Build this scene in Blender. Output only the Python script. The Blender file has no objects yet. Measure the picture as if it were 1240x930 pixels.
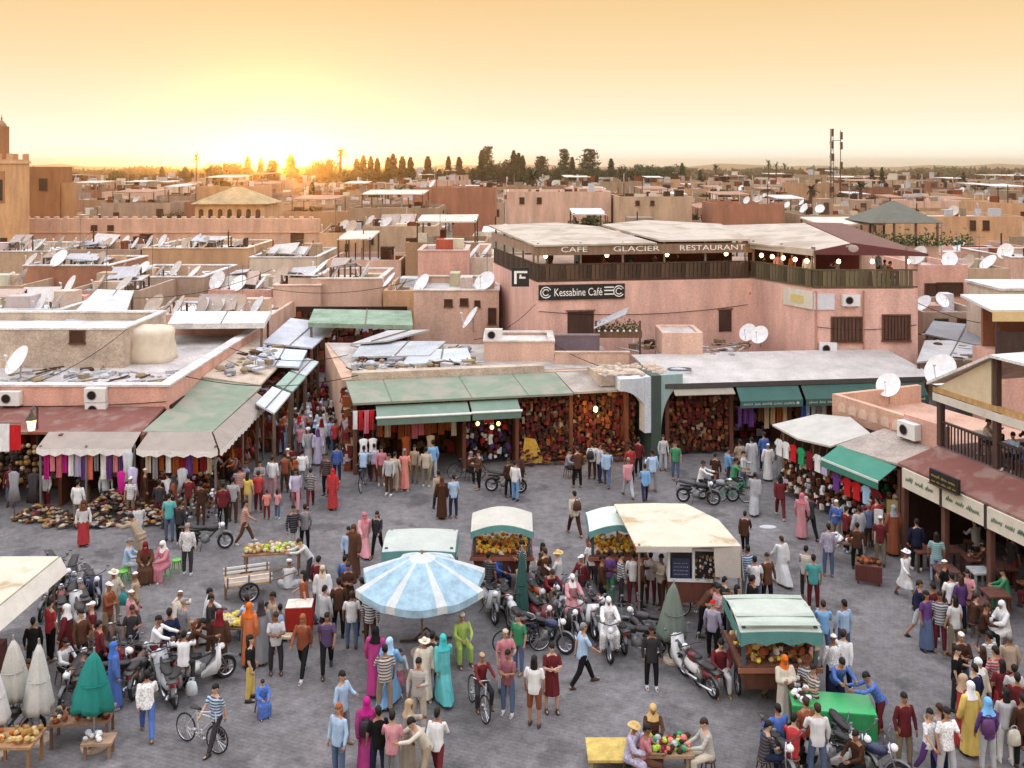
import bpy, bmesh, math, random
from mathutils import Vector, Matrix
R = math.radians
rnd = random.Random(7)
SC = bpy.context.scene
COL = SC.collection
# ------------------------------------------------------------------ camera
F, CH, YH, CX = 1200.0, 13.75, 200.0, 620.0      # focal length (px of the 1240 px photo), eye height, horizon row
cam_d = bpy.data.cameras.new('camera'); cam = bpy.data.objects.new('camera', cam_d); COL.objects.link(cam)
cam.location = (0, 0, CH); cam.rotation_euler = (R(90), 0, 0)
cam_d.sensor_width = 36; cam_d.lens = 36 * F / 1240
cam_d.shift_y = -(465 - YH) / 1240
cam_d.clip_start = 0.1; cam_d.clip_end = 20000
SC.camera = cam
# ------------------------------------------------------------------ sky, sun, exposure
SUN_AZ, SUN_EL = math.atan2(333 - CX, F), R(0.5)
w = bpy.data.worlds.new('World'); SC.world = w; w.use_nodes = True
nt = w.node_tree; nt.nodes.clear(); N = nt.nodes.new; L = nt.links.new
out = N('ShaderNodeOutputWorld'); bg = N('ShaderNodeBackground'); bg.inputs[1].default_value = 0.1
sky = N('ShaderNodeTexSky'); sky.sky_type = 'NISHITA'; sky.sun_disc = False
sky.sun_elevation = SUN_EL; sky.sun_rotation = SUN_AZ; sky.air_density = 1.6; sky.dust_density = 1.5; sky.ozone_density = 1.0
tc = N('ShaderNodeTexCoord'); sx = N('ShaderNodeSeparateXYZ'); L(tc.outputs['Generated'], sx.inputs[0])
ramp = N('ShaderNodeValToRGB'); L(sx.outputs[2], ramp.inputs[0])
K = 10.0
stops = [(0.0, (.95, .90, .79)), (.02, (.90, .83, .70)), (.05, (.80, .69, .51)), (.10, (.74, .57, .345)), (.17, (.67, .455, .22)),
         (.28, (.72, .52, .32)), (.5, (.97, .94, .99)), (1.0, (.95, 1.0, 1.12))]
cr = ramp.color_ramp
while len(cr.elements) < len(stops): cr.elements.new(0.5)
for e, (p, c) in zip(cr.elements, stops): e.position = p; e.color = (*c, 1)
boost = N('ShaderNodeMapRange'); L(sx.outputs[2], boost.inputs[0])
for i, v in zip((1, 2, 3, 4), (.2, .6, 10.2, 17.0)): boost.inputs[i].default_value = v
scl = N('ShaderNodeVectorMath'); scl.operation = 'SCALE'; L(ramp.outputs[0], scl.inputs[0]); L(boost.outputs[0], scl.inputs['Scale'])
mixs = N('ShaderNodeMix'); mixs.data_type = 'RGBA'; mixs.inputs[0].default_value = 0.992
L(sky.outputs[0], mixs.inputs[6]); L(scl.outputs[0], mixs.inputs[7])
# the sun's aureole: a function of the angle to the sun only
sd = Vector((math.sin(SUN_AZ) * math.cos(SUN_EL), math.cos(SUN_AZ) * math.cos(SUN_EL), math.sin(SUN_EL) - .003))
dot = N('ShaderNodeVectorMath'); dot.operation = 'DOT_PRODUCT'; L(tc.outputs['Generated'], dot.inputs[0]); dot.inputs[1].default_value = sd
glows = []
for pw, st, c in ((1600, 3.2, (1, .30, .0)), (9000, 16.0, (1, .50, .02)), (90000, 90.0, (1, .85, .4))):
    mx = N('ShaderNodeMath'); mx.operation = 'MAXIMUM'; L(dot.outputs['Value'], mx.inputs[0]); mx.inputs[1].default_value = 0
    p = N('ShaderNodeMath'); p.operation = 'POWER'; L(mx.outputs[0], p.inputs[0]); p.inputs[1].default_value = pw
    v = N('ShaderNodeVectorMath'); v.operation = 'SCALE'; v.inputs[0].default_value = [st * q for q in c]; L(p.outputs[0], v.inputs['Scale'])
    glows.append(v)
prev = mixs.outputs[2]
for g in glows:
    a = N('ShaderNodeVectorMath'); a.operation = 'ADD'; L(prev, a.inputs[0]); L(g.outputs[0], a.inputs[1]); prev = a.outputs[0]
L(prev, bg.inputs[0]); L(bg.outputs[0], out.inputs[0])
sun_d = bpy.data.lights.new('sun', 'SUN'); sun_d.energy = .9; sun_d.angle = R(0.5); sun_d.color = (1, .42, .08)
sun = bpy.data.objects.new('sun', sun_d); COL.objects.link(sun)
sun.rotation_euler = Vector((sd.x, sd.y, math.sin(SUN_EL))).to_track_quat('Z', 'Y').to_euler(); sun.location = (-60, 200, 60)
vs = SC.view_settings; vs.view_transform = 'Standard'; vs.look = 'None'; vs.exposure = 0.45; vs.gamma = 1; vs.use_curve_mapping = False
cy = SC.cycles; cy.max_bounces = 5; cy.diffuse_bounces = 3; cy.glossy_bounces = 2; cy.transmission_bounces = 2; cy.volume_bounces = 0
cy.caustics_reflective = cy.caustics_refractive = False; cy.use_denoising = True
# ------------------------------------------------------------------ pixel -> place
def atz(px, py, z=0.0):
    """the point at height z seen at photo pixel (px, py)"""
    Y = (CH - z) * F / (py - YH)
    return Vector(((px - CX) * Y / F, Y, z))
def aty(px, py, Y): return Vector(((px - CX) * Y / F, Y, CH - (py - YH) * Y / F))
def xat(px, Y): return (px - CX) * Y / F
def zat(py, Y): return CH - (py - YH) * Y / F
# ------------------------------------------------------------------ mesh building
class MB:
    def __init__(s): s.v = []; s.f = []; s.m = []; s.mi = 0
    def add(s, vs, fs):
        o = len(s.v); s.v += [tuple(p) for p in vs]; s.f += [tuple(i + o for i in f) for f in fs]; s.m += [s.mi] * len(fs); return s
    def mat(s, i): s.mi = i; return s
    def box(s, a, b, rot=None, c=None):
        x0, y0, z0 = a; x1, y1, z1 = b
        vs = [Vector(p) for p in ((x0,y0,z0),(x1,y0,z0),(x1,y1,z0),(x0,y1,z0),(x0,y0,z1),(x1,y0,z1),(x1,y1,z1),(x0,y1,z1))]
        if rot is not None:
            c = Vector(c) if c is not None else (Vector(a) + Vector(b)) / 2
            vs = [c + rot @ (p - c) for p in vs]
        return s.add(vs, [(0,3,2,1),(4,5,6,7),(0,1,5,4),(1,2,6,5),(2,3,7,6),(3,0,4,7)])
    def quad(s, *p): return s.add(p, [tuple(range(len(p)))])
    def slab(s, top, t):
        """a sheet of thickness t under the polygon top"""
        n = len(top); top = [Vector(p) for p in top]; bot = [p - Vector((0, 0, t)) for p in top]
        return s.add(top + bot, [tuple(range(n)), tuple(range(2*n-1, n-1, -1))] + [(i, i+n, (i+1)%n+n, (i+1)%n) for i in range(n)])
    def tube(s, pts, r, n=6, caps=True, flat=1.0):
        pts = [Vector(p) for p in pts]; rs = r if isinstance(r, (list, tuple)) else [r]*len(pts)
        rings = []
        for i, p in enumerate(pts):
            d = (pts[min(i+1, len(pts)-1)] - pts[max(i-1, 0)])
            d = d.normalized() if d.length > 1e-9 else Vector((0,0,1))
            u = d.cross(Vector((0,0,1)) if abs(d.z) < .9 else Vector((1,0,0))).normalized(); w_ = d.cross(u)
            rings.append([p + (u*math.cos(a) + w_*math.sin(a)*flat)*rs[i] for a in [2*math.pi*k/n for k in range(n)]])
        vs = [q for ring in rings for q in ring]; fs = []
        for i in range(len(pts)-1):
            for k in range(n): fs.append((i*n+k, i*n+(k+1)%n, (i+1)*n+(k+1)%n, (i+1)*n+k))
        if caps: fs += [tuple(range(n-1, -1, -1)), tuple(range((len(pts)-1)*n, len(pts)*n))]
        return s.add(vs, fs)
    def loft(s, rings, caps=True):
        n = len(rings[0]); vs = [q for r in rings for q in r]; fs = []
        for i in range(len(rings)-1):
            for k in range(n): fs.append((i*n+k, i*n+(k+1)%n, (i+1)*n+(k+1)%n, (i+1)*n+k))
        if caps: fs += [tuple(range(n-1, -1, -1)), tuple(range((len(rings)-1)*n, len(rings)*n))]
        return s.add(vs, fs)
    def lathe(s, prof, n=12, c=(0,0,0), sx=1, sy=1, caps=True):
        c = Vector(c)
        return s.loft([[c + Vector((r*sx*math.cos(2*math.pi*k/n), r*sy*math.sin(2*math.pi*k/n), z)) for k in range(n)] for r, z in prof], caps)
    def ell(s, c, r, n=8, m=6, rot=None):
        c = Vector(c); rings = []
        for i in range(m+1):
            t = math.pi*i/m; zr = -math.cos(t); q = max(math.sin(t), .02)
            ring = [Vector((r[0]*q*math.cos(2*math.pi*k/n), r[1]*q*math.sin(2*math.pi*k/n), r[2]*zr)) for k in range(n)]
            rings.append([c + (rot @ p if rot is not None else p) for p in ring])
        return s.loft(rings)
    def torus(s, c, axis, R_, r, n=18, m=6):
        c = Vector(c); axis = Vector(axis).normalized(); u = axis.orthogonal().normalized(); w_ = axis.cross(u); vs = []; fs = []
        for i in range(n):
            a = 2*math.pi*i/n; d = u*math.cos(a) + w_*math.sin(a)
            for k in range(m):
                b = 2*math.pi*k/m; vs.append(c + d*(R_ + r*math.cos(b)) + axis*r*math.sin(b))
        for i in range(n):
            for k in range(m): fs.append((i*m+k, ((i+1)%n)*m+k, ((i+1)%n)*m+(k+1)%m, i*m+(k+1)%m))
        return s.add(vs, fs)
    def mesh(s, name='m', smooth=False):
        me = bpy.data.meshes.new(name); me.from_pydata(s.v, [], s.f)
        me.polygons.foreach_set('material_index', s.m)
        if smooth: me.polygons.foreach_set('use_smooth', [True]*len(s.f))
        me.update(); return me
    def obj(s, name, mats, parent=None, smooth=False, loc=None, rz=None, col=None):
        return link(name, s.mesh(name, smooth), mats, parent, loc, rz, col)
def link(name, me, mats, parent=None, loc=None, rz=None, col=None):
    o = bpy.data.objects.new(name, me); COL.objects.link(o)
    if mats is not None and me is not None and not me.materials:
        for m in (mats if isinstance(mats, (list, tuple)) else [mats]): me.materials.append(m)
    if parent is not None: o.parent = parent
    if loc is not None: o.location = loc
    if rz is not None: o.rotation_euler = (0, 0, rz)
    if col is not None: o.color = (*col[:3], 1)
    return o
def tag(o, label=None, cat=None, group=None, kind=None):
    if label: o['label'] = label
    if cat: o['category'] = cat
    if group: o['group'] = group
    if kind: o['kind'] = kind
    return o
def empty(name, loc=(0,0,0), rz=0, label=None, cat=None, group=None):
    o = bpy.data.objects.new(name, None); COL.objects.link(o); o.empty_display_size = .2
    o.location = loc; o.rotation_euler = (0, 0, rz); return tag(o, label, cat, group)
def copy_tree(o, parent=None):
    c = o.copy(); COL.objects.link(c)
    if parent is not None: c.parent = parent
    for ch in o.children: copy_tree(ch, c)
    return c
def fix_normals(me):
    bm = bmesh.new(); bm.from_mesh(me); bmesh.ops.recalc_face_normals(bm, faces=bm.faces); bm.to_mesh(me); bm.free()
# ------------------------------------------------------------------ materials
MT = {}
def mat(name, col=None, rough=.85, var=.18, scale=3.0, bump=0.0, bscale=40.0, metal=0.0, objcol=False, emit=None, kind=None, spec=.3, fine=.0, hue=0.0):
    """procedural material: colour (or the object's own colour) broken up by large stains and fine grain"""
    m = bpy.data.materials.new(name); m.use_nodes = True; t = m.node_tree; b = t.nodes['Principled BSDF']; n = t.nodes.new; l = t.links.new
    b.inputs['Roughness'].default_value = rough; b.inputs['Metallic'].default_value = metal; b.inputs['Specular IOR Level'].default_value = spec
    c = n('ShaderNodeTexCoord')
    if objcol: src = n('ShaderNodeObjectInfo').outputs['Color']
    else:
        rgb = n('ShaderNodeRGB'); rgb.outputs[0].default_value = (*col, 1); src = rgb.outputs[0]
    no = n('ShaderNodeTexNoise'); no.inputs['Scale'].default_value = scale; no.inputs['Detail'].default_value = 6; no.inputs['Roughness'].default_value = .65
    if kind == 'streak':
        mp = n('ShaderNodeMapping'); mp.inputs['Scale'].default_value = (1, 1, .25); l(c.outputs['Object'], mp.inputs[0]); l(mp.outputs[0], no.inputs[0])
    else: l(c.outputs['Object'], no.inputs[0])
    mr = n('ShaderNodeMapRange'); l(no.outputs[0], mr.inputs[0])
    for i, v in zip((1, 2, 3, 4), (.3, .7, 1 - var, 1 + var)): mr.inputs[i].default_value = v
    fac = mr.outputs[0]
    if fine:
        n2 = n('ShaderNodeTexNoise'); n2.inputs['Scale'].default_value = scale*14; n2.inputs['Detail'].default_value = 4; l(c.outputs['Object'], n2.inputs[0])
        m2 = n('ShaderNodeMapRange'); l(n2.outputs[0], m2.inputs[0])
        for i, v in zip((1, 2, 3, 4), (.3, .7, 1 - fine, 1 + fine)): m2.inputs[i].default_value = v
        mm = n('ShaderNodeMath'); mm.operation = 'MULTIPLY'; l(fac, mm.inputs[0]); l(m2.outputs[0], mm.inputs[1]); fac = mm.outputs[0]
    sc = n('ShaderNodeVectorMath'); sc.operation = 'SCALE'; l(src, sc.inputs[0]); l(fac, sc.inputs['Scale'])
    last = sc.outputs[0]
    l(last, b.inputs['Base Color'])
    if bump:
        nb = n('ShaderNodeTexNoise'); nb.inputs['Scale'].default_value = bscale; nb.inputs['Detail'].default_value = 3; l(mp.outputs[0] if kind == 'streak' else c.outputs['Object'], nb.inputs[0])
        if kind == 'corr':
            nb = n('ShaderNodeTexWave'); nb.inputs['Scale'].default_value = bscale; nb.inputs['Distortion'].default_value = .3; l(c.outputs['Object'], nb.inputs[0])
        bp = n('ShaderNodeBump'); bp.inputs['Strength'].default_value = min(1, bump*10); bp.inputs['Distance'].default_value = bump; l(nb.outputs[0 if kind != 'corr' else 1], bp.inputs['Height']); l(bp.outputs[0], b.inputs['Normal'])
    if emit:
        b.inputs['Emission Color'].default_value = (*emit[0], 1); b.inputs['Emission Strength'].default_value = emit[1]
    MT[name] = m; return m
mat('plaster', objcol=True, var=.24, scale=.9, bump=.012, bscale=14, kind='streak', fine=.14, rough=.95)
mat('rubble', (.46, .37, .29), var=.3, scale=1.2, bump=.04, bscale=6, fine=.25)
mat('roof', objcol=True, var=.34, scale=.7, bump=.02, bscale=8, fine=.18, rough=.95)
mat('sheet', objcol=True, var=.22, scale=.9, bump=.03, bscale=2.2, kind='corr', rough=.6, spec=.4, fine=.15)
mat('canvas', objcol=True, var=.12, scale=1.6, bump=.02, bscale=5, fine=.06, rough=.9)
mat('cloth', objcol=True, var=.22, scale=7, bump=.05, bscale=11, kind='streak', rough=.95, spec=.1, fine=.06)
mat('dish_var', objcol=True, rough=.6, var=.2, scale=3, fine=.1)
mat('pattern', objcol=True, var=.55, scale=22, bump=.01, bscale=20, rough=.95, spec=.1)
def stained(name, c0, c1, scale, lo, hi):
    m = mat(name, c0, var=.1, scale=1.6, bump=.02, bscale=5, rough=.9); t = m.node_tree; n = t.nodes.new; b = t.nodes['Principled BSDF']; src = b.inputs['Base Color'].links[0].from_socket
    c = n('ShaderNodeTexCoord'); no = n('ShaderNodeTexNoise'); no.inputs['Scale'].default_value = scale; no.inputs['Detail'].default_value = 6; no.inputs['Distortion'].default_value = .6; t.links.new(c.outputs['Object'], no.inputs[0])
    mr = n('ShaderNodeMapRange'); t.links.new(no.outputs[0], mr.inputs[0]); mr.inputs[1].default_value = lo; mr.inputs[2].default_value = hi; mr.inputs[4].default_value = .75
    mx = n('ShaderNodeMix'); mx.data_type = 'RGBA'; t.links.new(mr.outputs[0], mx.inputs[0]); t.links.new(src, mx.inputs[6]); mx.inputs[7].default_value = (*c1, 1); t.links.new(mx.outputs[2], b.inputs['Base Color']); return m
stained('canvas_stained', (.56,.51,.40), (.34,.22,.10), 1.1, .55, .68)
stained('roof_green', (.20,.245,.18), (.30,.28,.22), .9, .45, .62)
stained('roof_maroon', (.19,.075,.06), (.27,.19,.16), 1.2, .5, .66)
stained('canopy_grey', (.47,.41,.34), (.30,.24,.18), .6, .45, .64)
mat('skin', objcol=True, var=.08, scale=9, rough=.6)
mat('face_dark', (.02, .012, .01), rough=.5)
mat('hair', objcol=True, var=.3, scale=30, bump=.006, bscale=90, rough=.7)
mat('leather', objcol=True, var=.25, scale=8, rough=.55, spec=.4)
mat('wood', objcol=True, var=.3, scale=5, kind='streak', bump=.006, bscale=30, rough=.8, fine=.15)
mat('metal', objcol=True, var=.12, scale=6, rough=.42, spec=.5, metal=.3)
mat('chrome', (.5, .5, .52), rough=.3, metal=.9, var=.08)
mat('paint', objcol=True, var=.1, scale=4, rough=.4, spec=.5)
mat('rubber', (.018, .018, .018), rough=.9)
mat('dish', (.72, .72, .73), rough=.55, var=.1, scale=2.5, fine=.06)
mat('glass', (.025, .025, .03), rough=.12, spec=.6, var=.3, scale=1)
mat('dark', (.018, .011, .009), rough=.95, var=.3)
mat('interior', (.028, .010, .007), rough=.95, var=.4, scale=1.5)  # near-black base colour carries the deep shade inside shops and cafe
mat('goods', objcol=True, var=.3, scale=7, rough=.8)
mat('ac_white', (.68, .68, .66), rough=.5, var=.08, scale=4)
mat('bulb', (1, .9, .7), emit=((1, .62, .25), 14.0), var=0)
mat('lantern_glow', (1, .8, .4), emit=((1, .62, .2), 3.2), var=0)
mat('foliage', objcol=True, var=.35, scale=.8, rough=.9)
mat('foliage_near', objcol=True, var=.35, scale=8, rough=.8)
mat('bark', (.10, .06, .04), var=.3, scale=3, bump=.03, bscale=10)
mat('letter_white', (.8, .78, .72), rough=.7, var=.05)
mat('sign_black', (.02, .018, .018), rough=.6)
mat('sign_cream', (.62, .58, .48), rough=.7, var=.1)
def stripe(name, freq, c2):
    m = mat(name, objcol=True, var=.12, scale=6, rough=.95, spec=.1); t = m.node_tree; n = t.nodes.new; b = t.nodes['Principled BSDF']; src = b.inputs['Base Color'].links[0].from_socket
    c = n('ShaderNodeTexCoord'); sp = n('ShaderNodeSeparateXYZ'); t.links.new(c.outputs['Object'], sp.inputs[0]); mu = n('ShaderNodeMath'); mu.operation = 'MULTIPLY'; t.links.new(sp.outputs[2], mu.inputs[0]); mu.inputs[1].default_value = freq
    si = n('ShaderNodeMath'); si.operation = 'SINE'; t.links.new(mu.outputs[0], si.inputs[0]); gt = n('ShaderNodeMath'); gt.operation = 'GREATER_THAN'; t.links.new(si.outputs[0], gt.inputs[0]); gt.inputs[1].default_value = .1
    mx = n('ShaderNodeMix'); mx.data_type = 'RGBA'; t.links.new(gt.outputs[0], mx.inputs[0]); t.links.new(src, mx.inputs[6]); mx.inputs[7].default_value = (*c2, 1); t.links.new(mx.outputs[2], b.inputs['Base Color'])
stripe('stripe_light', 90, (.36,.36,.37)); stripe('stripe_dark', 80, (.09,.085,.10))
PAL = dict(white=(.72,.72,.72), cream=(.62,.55,.43), black=(.014,.013,.014), navy=(.02,.026,.07), blue=(.06,.15,.48), lightblue=(.36,.55,.78),
  sky=(.16,.42,.75), red=(.50,.02,.025), maroon=(.16,.014,.02), brown=(.11,.045,.022), grey=(.26,.26,.28), lightgrey=(.47,.48,.5), tan=(.42,.31,.2), beige=(.52,.44,.33),
  green=(.03,.30,.12), lime=(.36,.55,.05), teal=(.03,.30,.29), pink=(.68,.26,.30), rose=(.55,.16,.20), magenta=(.45,.02,.20), yellow=(.68,.46,.04), orange=(.62,.14,.02), rust=(.30,.07,.02),
  purple=(.13,.05,.22), khaki=(.27,.20,.11), denim=(.09,.14,.26), lavender=(.46,.42,.58), charcoal=(.045,.04,.045), turquoise=(.06,.45,.46), coral=(.70,.20,.15), plaid=(.32,.10,.13))
# ================================================================== the ground
def ground_mat(name, c1, c2, brick=True):
    m = bpy.data.materials.new(name); m.use_nodes = True; t = m.node_tree; b = t.nodes['Principled BSDF']; n = t.nodes.new; l = t.links.new
    b.inputs['Roughness'].default_value = .8; b.inputs['Specular IOR Level'].default_value = .25
    c = n('ShaderNodeTexCoord')
    mp = n('ShaderNodeMapping'); mp.inputs['Rotation'].default_value = (0, 0, R(22)); l(c.outputs['Object'], mp.inputs[0])
    br = n('ShaderNodeTexBrick'); br.inputs['Scale'].default_value = 1.0; br.inputs['Brick Width'].default_value = .26; br.inputs['Row Height'].default_value = .13
    br.inputs['Mortar Size'].default_value = .011; br.inputs['Bias'].default_value = 0
    br.inputs['Color1'].default_value = (*c1, 1); br.inputs['Color2'].default_value = (*c2, 1); br.inputs['Mortar'].default_value = (*[q*.88 for q in c1], 1)
    l(mp.outputs[0], br.inputs[0])
    col = br.outputs[0]
    for sc, lo, hi in ((.35, .70, 1.26), (3.2, .68, 1.32), (.11, .68, 1.28), (14.0, .85, 1.15)):
        no = n('ShaderNodeTexNoise'); no.inputs['Scale'].default_value = sc; no.inputs['Detail'].default_value = 7; no.inputs['Roughness'].default_value = .7; l(c.outputs['Object'], no.inputs[0])
        mr = n('ShaderNodeMapRange'); l(no.outputs[0], mr.inputs[0])
        for i, v in zip((1, 2, 3, 4), (.3, .7, lo, hi)): mr.inputs[i].default_value = v
        s = n('ShaderNodeVectorMath'); s.operation = 'SCALE'; l(col, s.inputs[0]); l(mr.outputs[0], s.inputs['Scale']); col = s.outputs[0]
    # spilled water and oil stains with outlines of their own
    no = n('ShaderNodeTexNoise'); no.inputs['Scale'].default_value = .6; no.inputs['Detail'].default_value = 8; l(c.outputs['Object'], no.inputs[0])
    mr = n('ShaderNodeMapRange'); l(no.outputs[0], mr.inputs[0])
    for i, v in zip((1, 2, 3, 4), (.57, .64, 1, .62)): mr.inputs[i].default_value = v
    s = n('ShaderNodeVectorMath'); s.operation = 'SCALE'; l(col, s.inputs[0]); l(mr.outputs[0], s.inputs['Scale']); col = s.outputs[0]
    l(col, b.inputs['Base Color'])
    bp = n('ShaderNodeBump'); bp.inputs['Strength'].default_value = .5; bp.inputs['Distance'].default_value = .012; l(br.outputs['Fac'], bp.inputs['Height']); bp.invert = True; l(bp.outputs[0], b.inputs['Normal'])
    return m
mat('plain_earth', (.30, .18, .10), var=.3, scale=.02, fine=.2)
g = MB(); g.quad((-3200, -60, -.03), (3200, -60, -.03), (3200, 3200, -.03), (-3200, 3200, -.03)); tag(g.obj('ground', MT['plain_earth']), kind='structure')
g = MB(); n_ = 12
g.quad((-46, 8, 0), (46, 8, 0), (46, 110, 0), (-46, 110, 0)); tag(g.obj('square_paving', ground_mat('paving', (.146, .136, .137), (.160, .149, .148))), kind='structure')
# ================================================================== houses
PINK, SALMON, OCHRE, TAN, BRICK, CREAM, DUST = (.60,.35,.28), (.60,.40,.31), (.50,.31,.18), (.47,.34,.23), (.34,.16,.10), (.62,.53,.42), (.38,.28,.21)
CNAME = {PINK:'pink', SALMON:'salmon', OCHRE:'ochre', TAN:'tan', BRICK:'brick red', CREAM:'cream', DUST:'dusty brown'}
ROOFG, ROOFW, ROOFB = (.44,.41,.40), (.62,.60,.58), (.34,.27,.22)
SHUT = (.10,.045,.025)
def window(p, parent, w=.9, h=1.1, col=SHUT, face='y', name='window'):
    """window at p = centre on the wall face; frame proud of the wall, slatted shutter in it. face: 'y' looks to -y, 'x+'/'x-' to the side"""
    rot = {'y': Matrix.Identity(3), 'x-': Matrix.Rotation(R(-90), 3, 'Z'), 'x+': Matrix.Rotation(R(90), 3, 'Z')}[face]
    def T(m):
        m.v = [tuple(Vector(p) + rot @ Vector(q)) for q in m.v]; return m
    f = MB(); d = .05; f.box((-w/2, -d, -h/2), (w/2, .02, h/2)); o = T(f).obj(name, MT['wood'], parent, col=[q*.6 for q in col])
    f = MB()
    for a, b in (((-w/2-.06, -.09, h/2), (w/2+.06, .02, h/2+.07)), ((-w/2-.09, -.13, -h/2-.08), (w/2+.09, .02, -h/2)), ((-w/2-.06, -.09, -h/2), (-w/2, .02, h/2)), ((w/2, -.09, -h/2), (w/2+.06, .02, h/2))): f.box(a, b)
    T(f).obj('frame', MT['wood'], o, col=col)
    return o
def shell(m, x0, x1, y0, y1, z0, z, par=.45, th=.22):
    """walls with a parapet, open on top"""
    O = [(x0,y0),(x1,y0),(x1,y1),(x0,y1)]; I = [(x0+th,y0+th),(x1-th,y0+th),(x1-th,y1-th),(x0+th,y1-th)]
    vs = [(*p, z0) for p in O] + [(*p, z) for p in O] + [(*p, z) for p in I] + [(*p, z-par) for p in I]
    fs = []
    for i in range(4):
        j = (i+1) % 4; fs += [(i, j, j+4, i+4), (i+4, j+4, j+8, i+8), (i+8, j+8, j+12, i+12)]
    return m.add(vs, fs)
def house(x0, x1, y0, y1, z, col, label, group=None, wins=(), roofc=ROOFG, z0=0.0, par=.45, cat='house', name='house', roofmat='roof', rooftag=None, coping=None):
    e = empty(name, ((x0+x1)/2, (y0+y1)/2, z0), 0, label, cat, group); cx, cy = (x0+x1)/2, (y0+y1)/2
    hx, hy, h = (x1-x0)/2, (y1-y0)/2, z-z0
    m = MB(); shell(m, -hx, hx, -hy, hy, 0, h, par); m.obj('wall', MT['plaster'], e, col=col)
    m = MB(); m.box((-hx+.1, -hy+.1, h-par-.2), (hx-.1, hy-.1, h-par+.003)); m.obj('roof', MT[roofmat], e, col=roofc)
    if coping:
        m = MB(); t = .3
        for a, b in (((-hx-.05,-hy-.05),(hx+.05,-hy+t)), ((-hx-.05,hy-t),(hx+.05,hy+.05)), ((-hx-.05,-hy+t),(-hx+t,hy-t)), ((hx-t,-hy+t),(hx+.05,hy-t))): m.box((*a, h-.01), (*b, h+.08))
        m.obj('coping', MT['roof'], e, col=coping)
    for wx, wz, ww, wh in wins: window((wx-cx, -hy, wz-z0), e, ww, wh)
    return e
def ph(px0, px1, pyf, Y, depth, col, label, z0=0.0, wins=(), **k):
    """house from its front top edge in the photo (px0..px1 at row pyf) at distance Y; wins in photo pixels (x, y, w, h)"""
    s = Y/F
    return house(xat(px0, Y), xat(px1, Y), Y, Y+depth, zat(pyf, Y), col, label, z0=z0, wins=[(xat(a, Y), zat(b, Y), c*s, d*s) for a, b, c, d in wins], **k)
# ---- far town: rows of flat roofs back to the tree line
FAR_LABEL = {}
def far_house(x0, x1, Y, depth, z, col, nw, extra):
    wins = []; W = x1-x0
    for k in range(nw): wins.append((x0 + W*(k+.5+rnd.uniform(-.25,.25))/nw, z-rnd.uniform(1.6, 2.6), rnd.uniform(.7,1.1), rnd.uniform(.9,1.3)))
    dk = rnd.uniform(.62, 1.05)
    dist = 'just behind the square' if Y < 150 else ('midway to the tree line' if Y < 260 else 'near the tree line')
    lab = f"{CNAME[col]} flat-roofed house with {['no window','one window','two windows','three windows'][nw]}{extra[0]}, {dist}"
    e = house(x0, x1, Y, Y+depth, z, [q*dk for q in col], lab, group='flat-roofed houses of the far town', wins=wins, roofc=rnd.choice([ROOFG, ROOFW, ROOFB, ROOFG]))
    hy, h = depth/2, z
    if extra[1] == 'hut':
        m = MB(); a = W*rnd.uniform(-.3, .1); m.box((a, 0, h-.5), (a+W*.28, hy*.7, h+1.9)); m.obj('stair_hut', MT['plaster'], e, col=[q*dk*.9 for q in col])
        m = MB(); m.box((a+W*.08, -.03, h-.4), (a+W*.19, .05, h+1.4)); m.obj('door', MT['wood'], e, col=SHUT)
    if extra[1] == 'shade':
        m = MB(); a, b = -W*.38, W*rnd.uniform(0, .38); m.slab([(a,-hy*.8,h+1.8),(b,-hy*.8,h+1.8),(b,hy*.7,h+2.1),(a,hy*.7,h+2.1)], .12)
        m.obj('shade_roof', MT['roof'], e, col=rnd.choice([ROOFW, (.62,.55,.45), (.35,.2,.14)]))
        for x in (a+.1, b-.1):
            for y in (-hy*.75, hy*.65): m = MB(); m.box((x-.07, y-.07, h-.6), (x+.07, y+.07, h+1.9)); m.obj('post', MT['wood'], e, col=(.12,.07,.04))
    return e
FAR_BLOCK = []      # (x0, x1, y0, y1) kept free for the houses placed by hand
def free(x0, x1, y0, y1): return all(x1 < a or x0 > b or y1 < c or y0 > d for a, b, c, d in FAR_BLOCK)
EXTRA = [('', None), ('', None), (' and a roof hut', 'hut'), (' and a shaded terrace', 'shade')]
def far_rows():
    Y = 108.0; cnt = 0
    while Y < 470 and cnt < 300:
        span = 640*Y/F + 12; x = -span + rnd.uniform(0, 8); depth = 9 + Y*.035
        while x < span:
            W = rnd.uniform(4.5, 9.5) * (1 + Y/420); z = rnd.uniform(4.4, 8.0) + (rnd.random() < .15)*1.8
            yy = Y + rnd.uniform(-2, 2); x1 = x + W
            if free(x, x1, yy, yy+depth) and cnt < 300 and rnd.random() < .95:
                c = rnd.choice([SALMON, OCHRE, OCHRE, TAN, TAN, BRICK, DUST, DUST, OCHRE] if Y < 170 else [OCHRE, OCHRE, SALMON, TAN, TAN, BRICK, DUST, DUST, CREAM, SALMON])
                far_house(x, x1, yy, depth*rnd.uniform(.7, .95), z, c, rnd.choice([0, 1, 2, 2, 3]) if Y < 330 else 0, rnd.choice(EXTRA)); cnt += 1
            x = x1 + rnd.choice([.3, .5, 2.5])
        Y += depth + 2 + Y*.04
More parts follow.
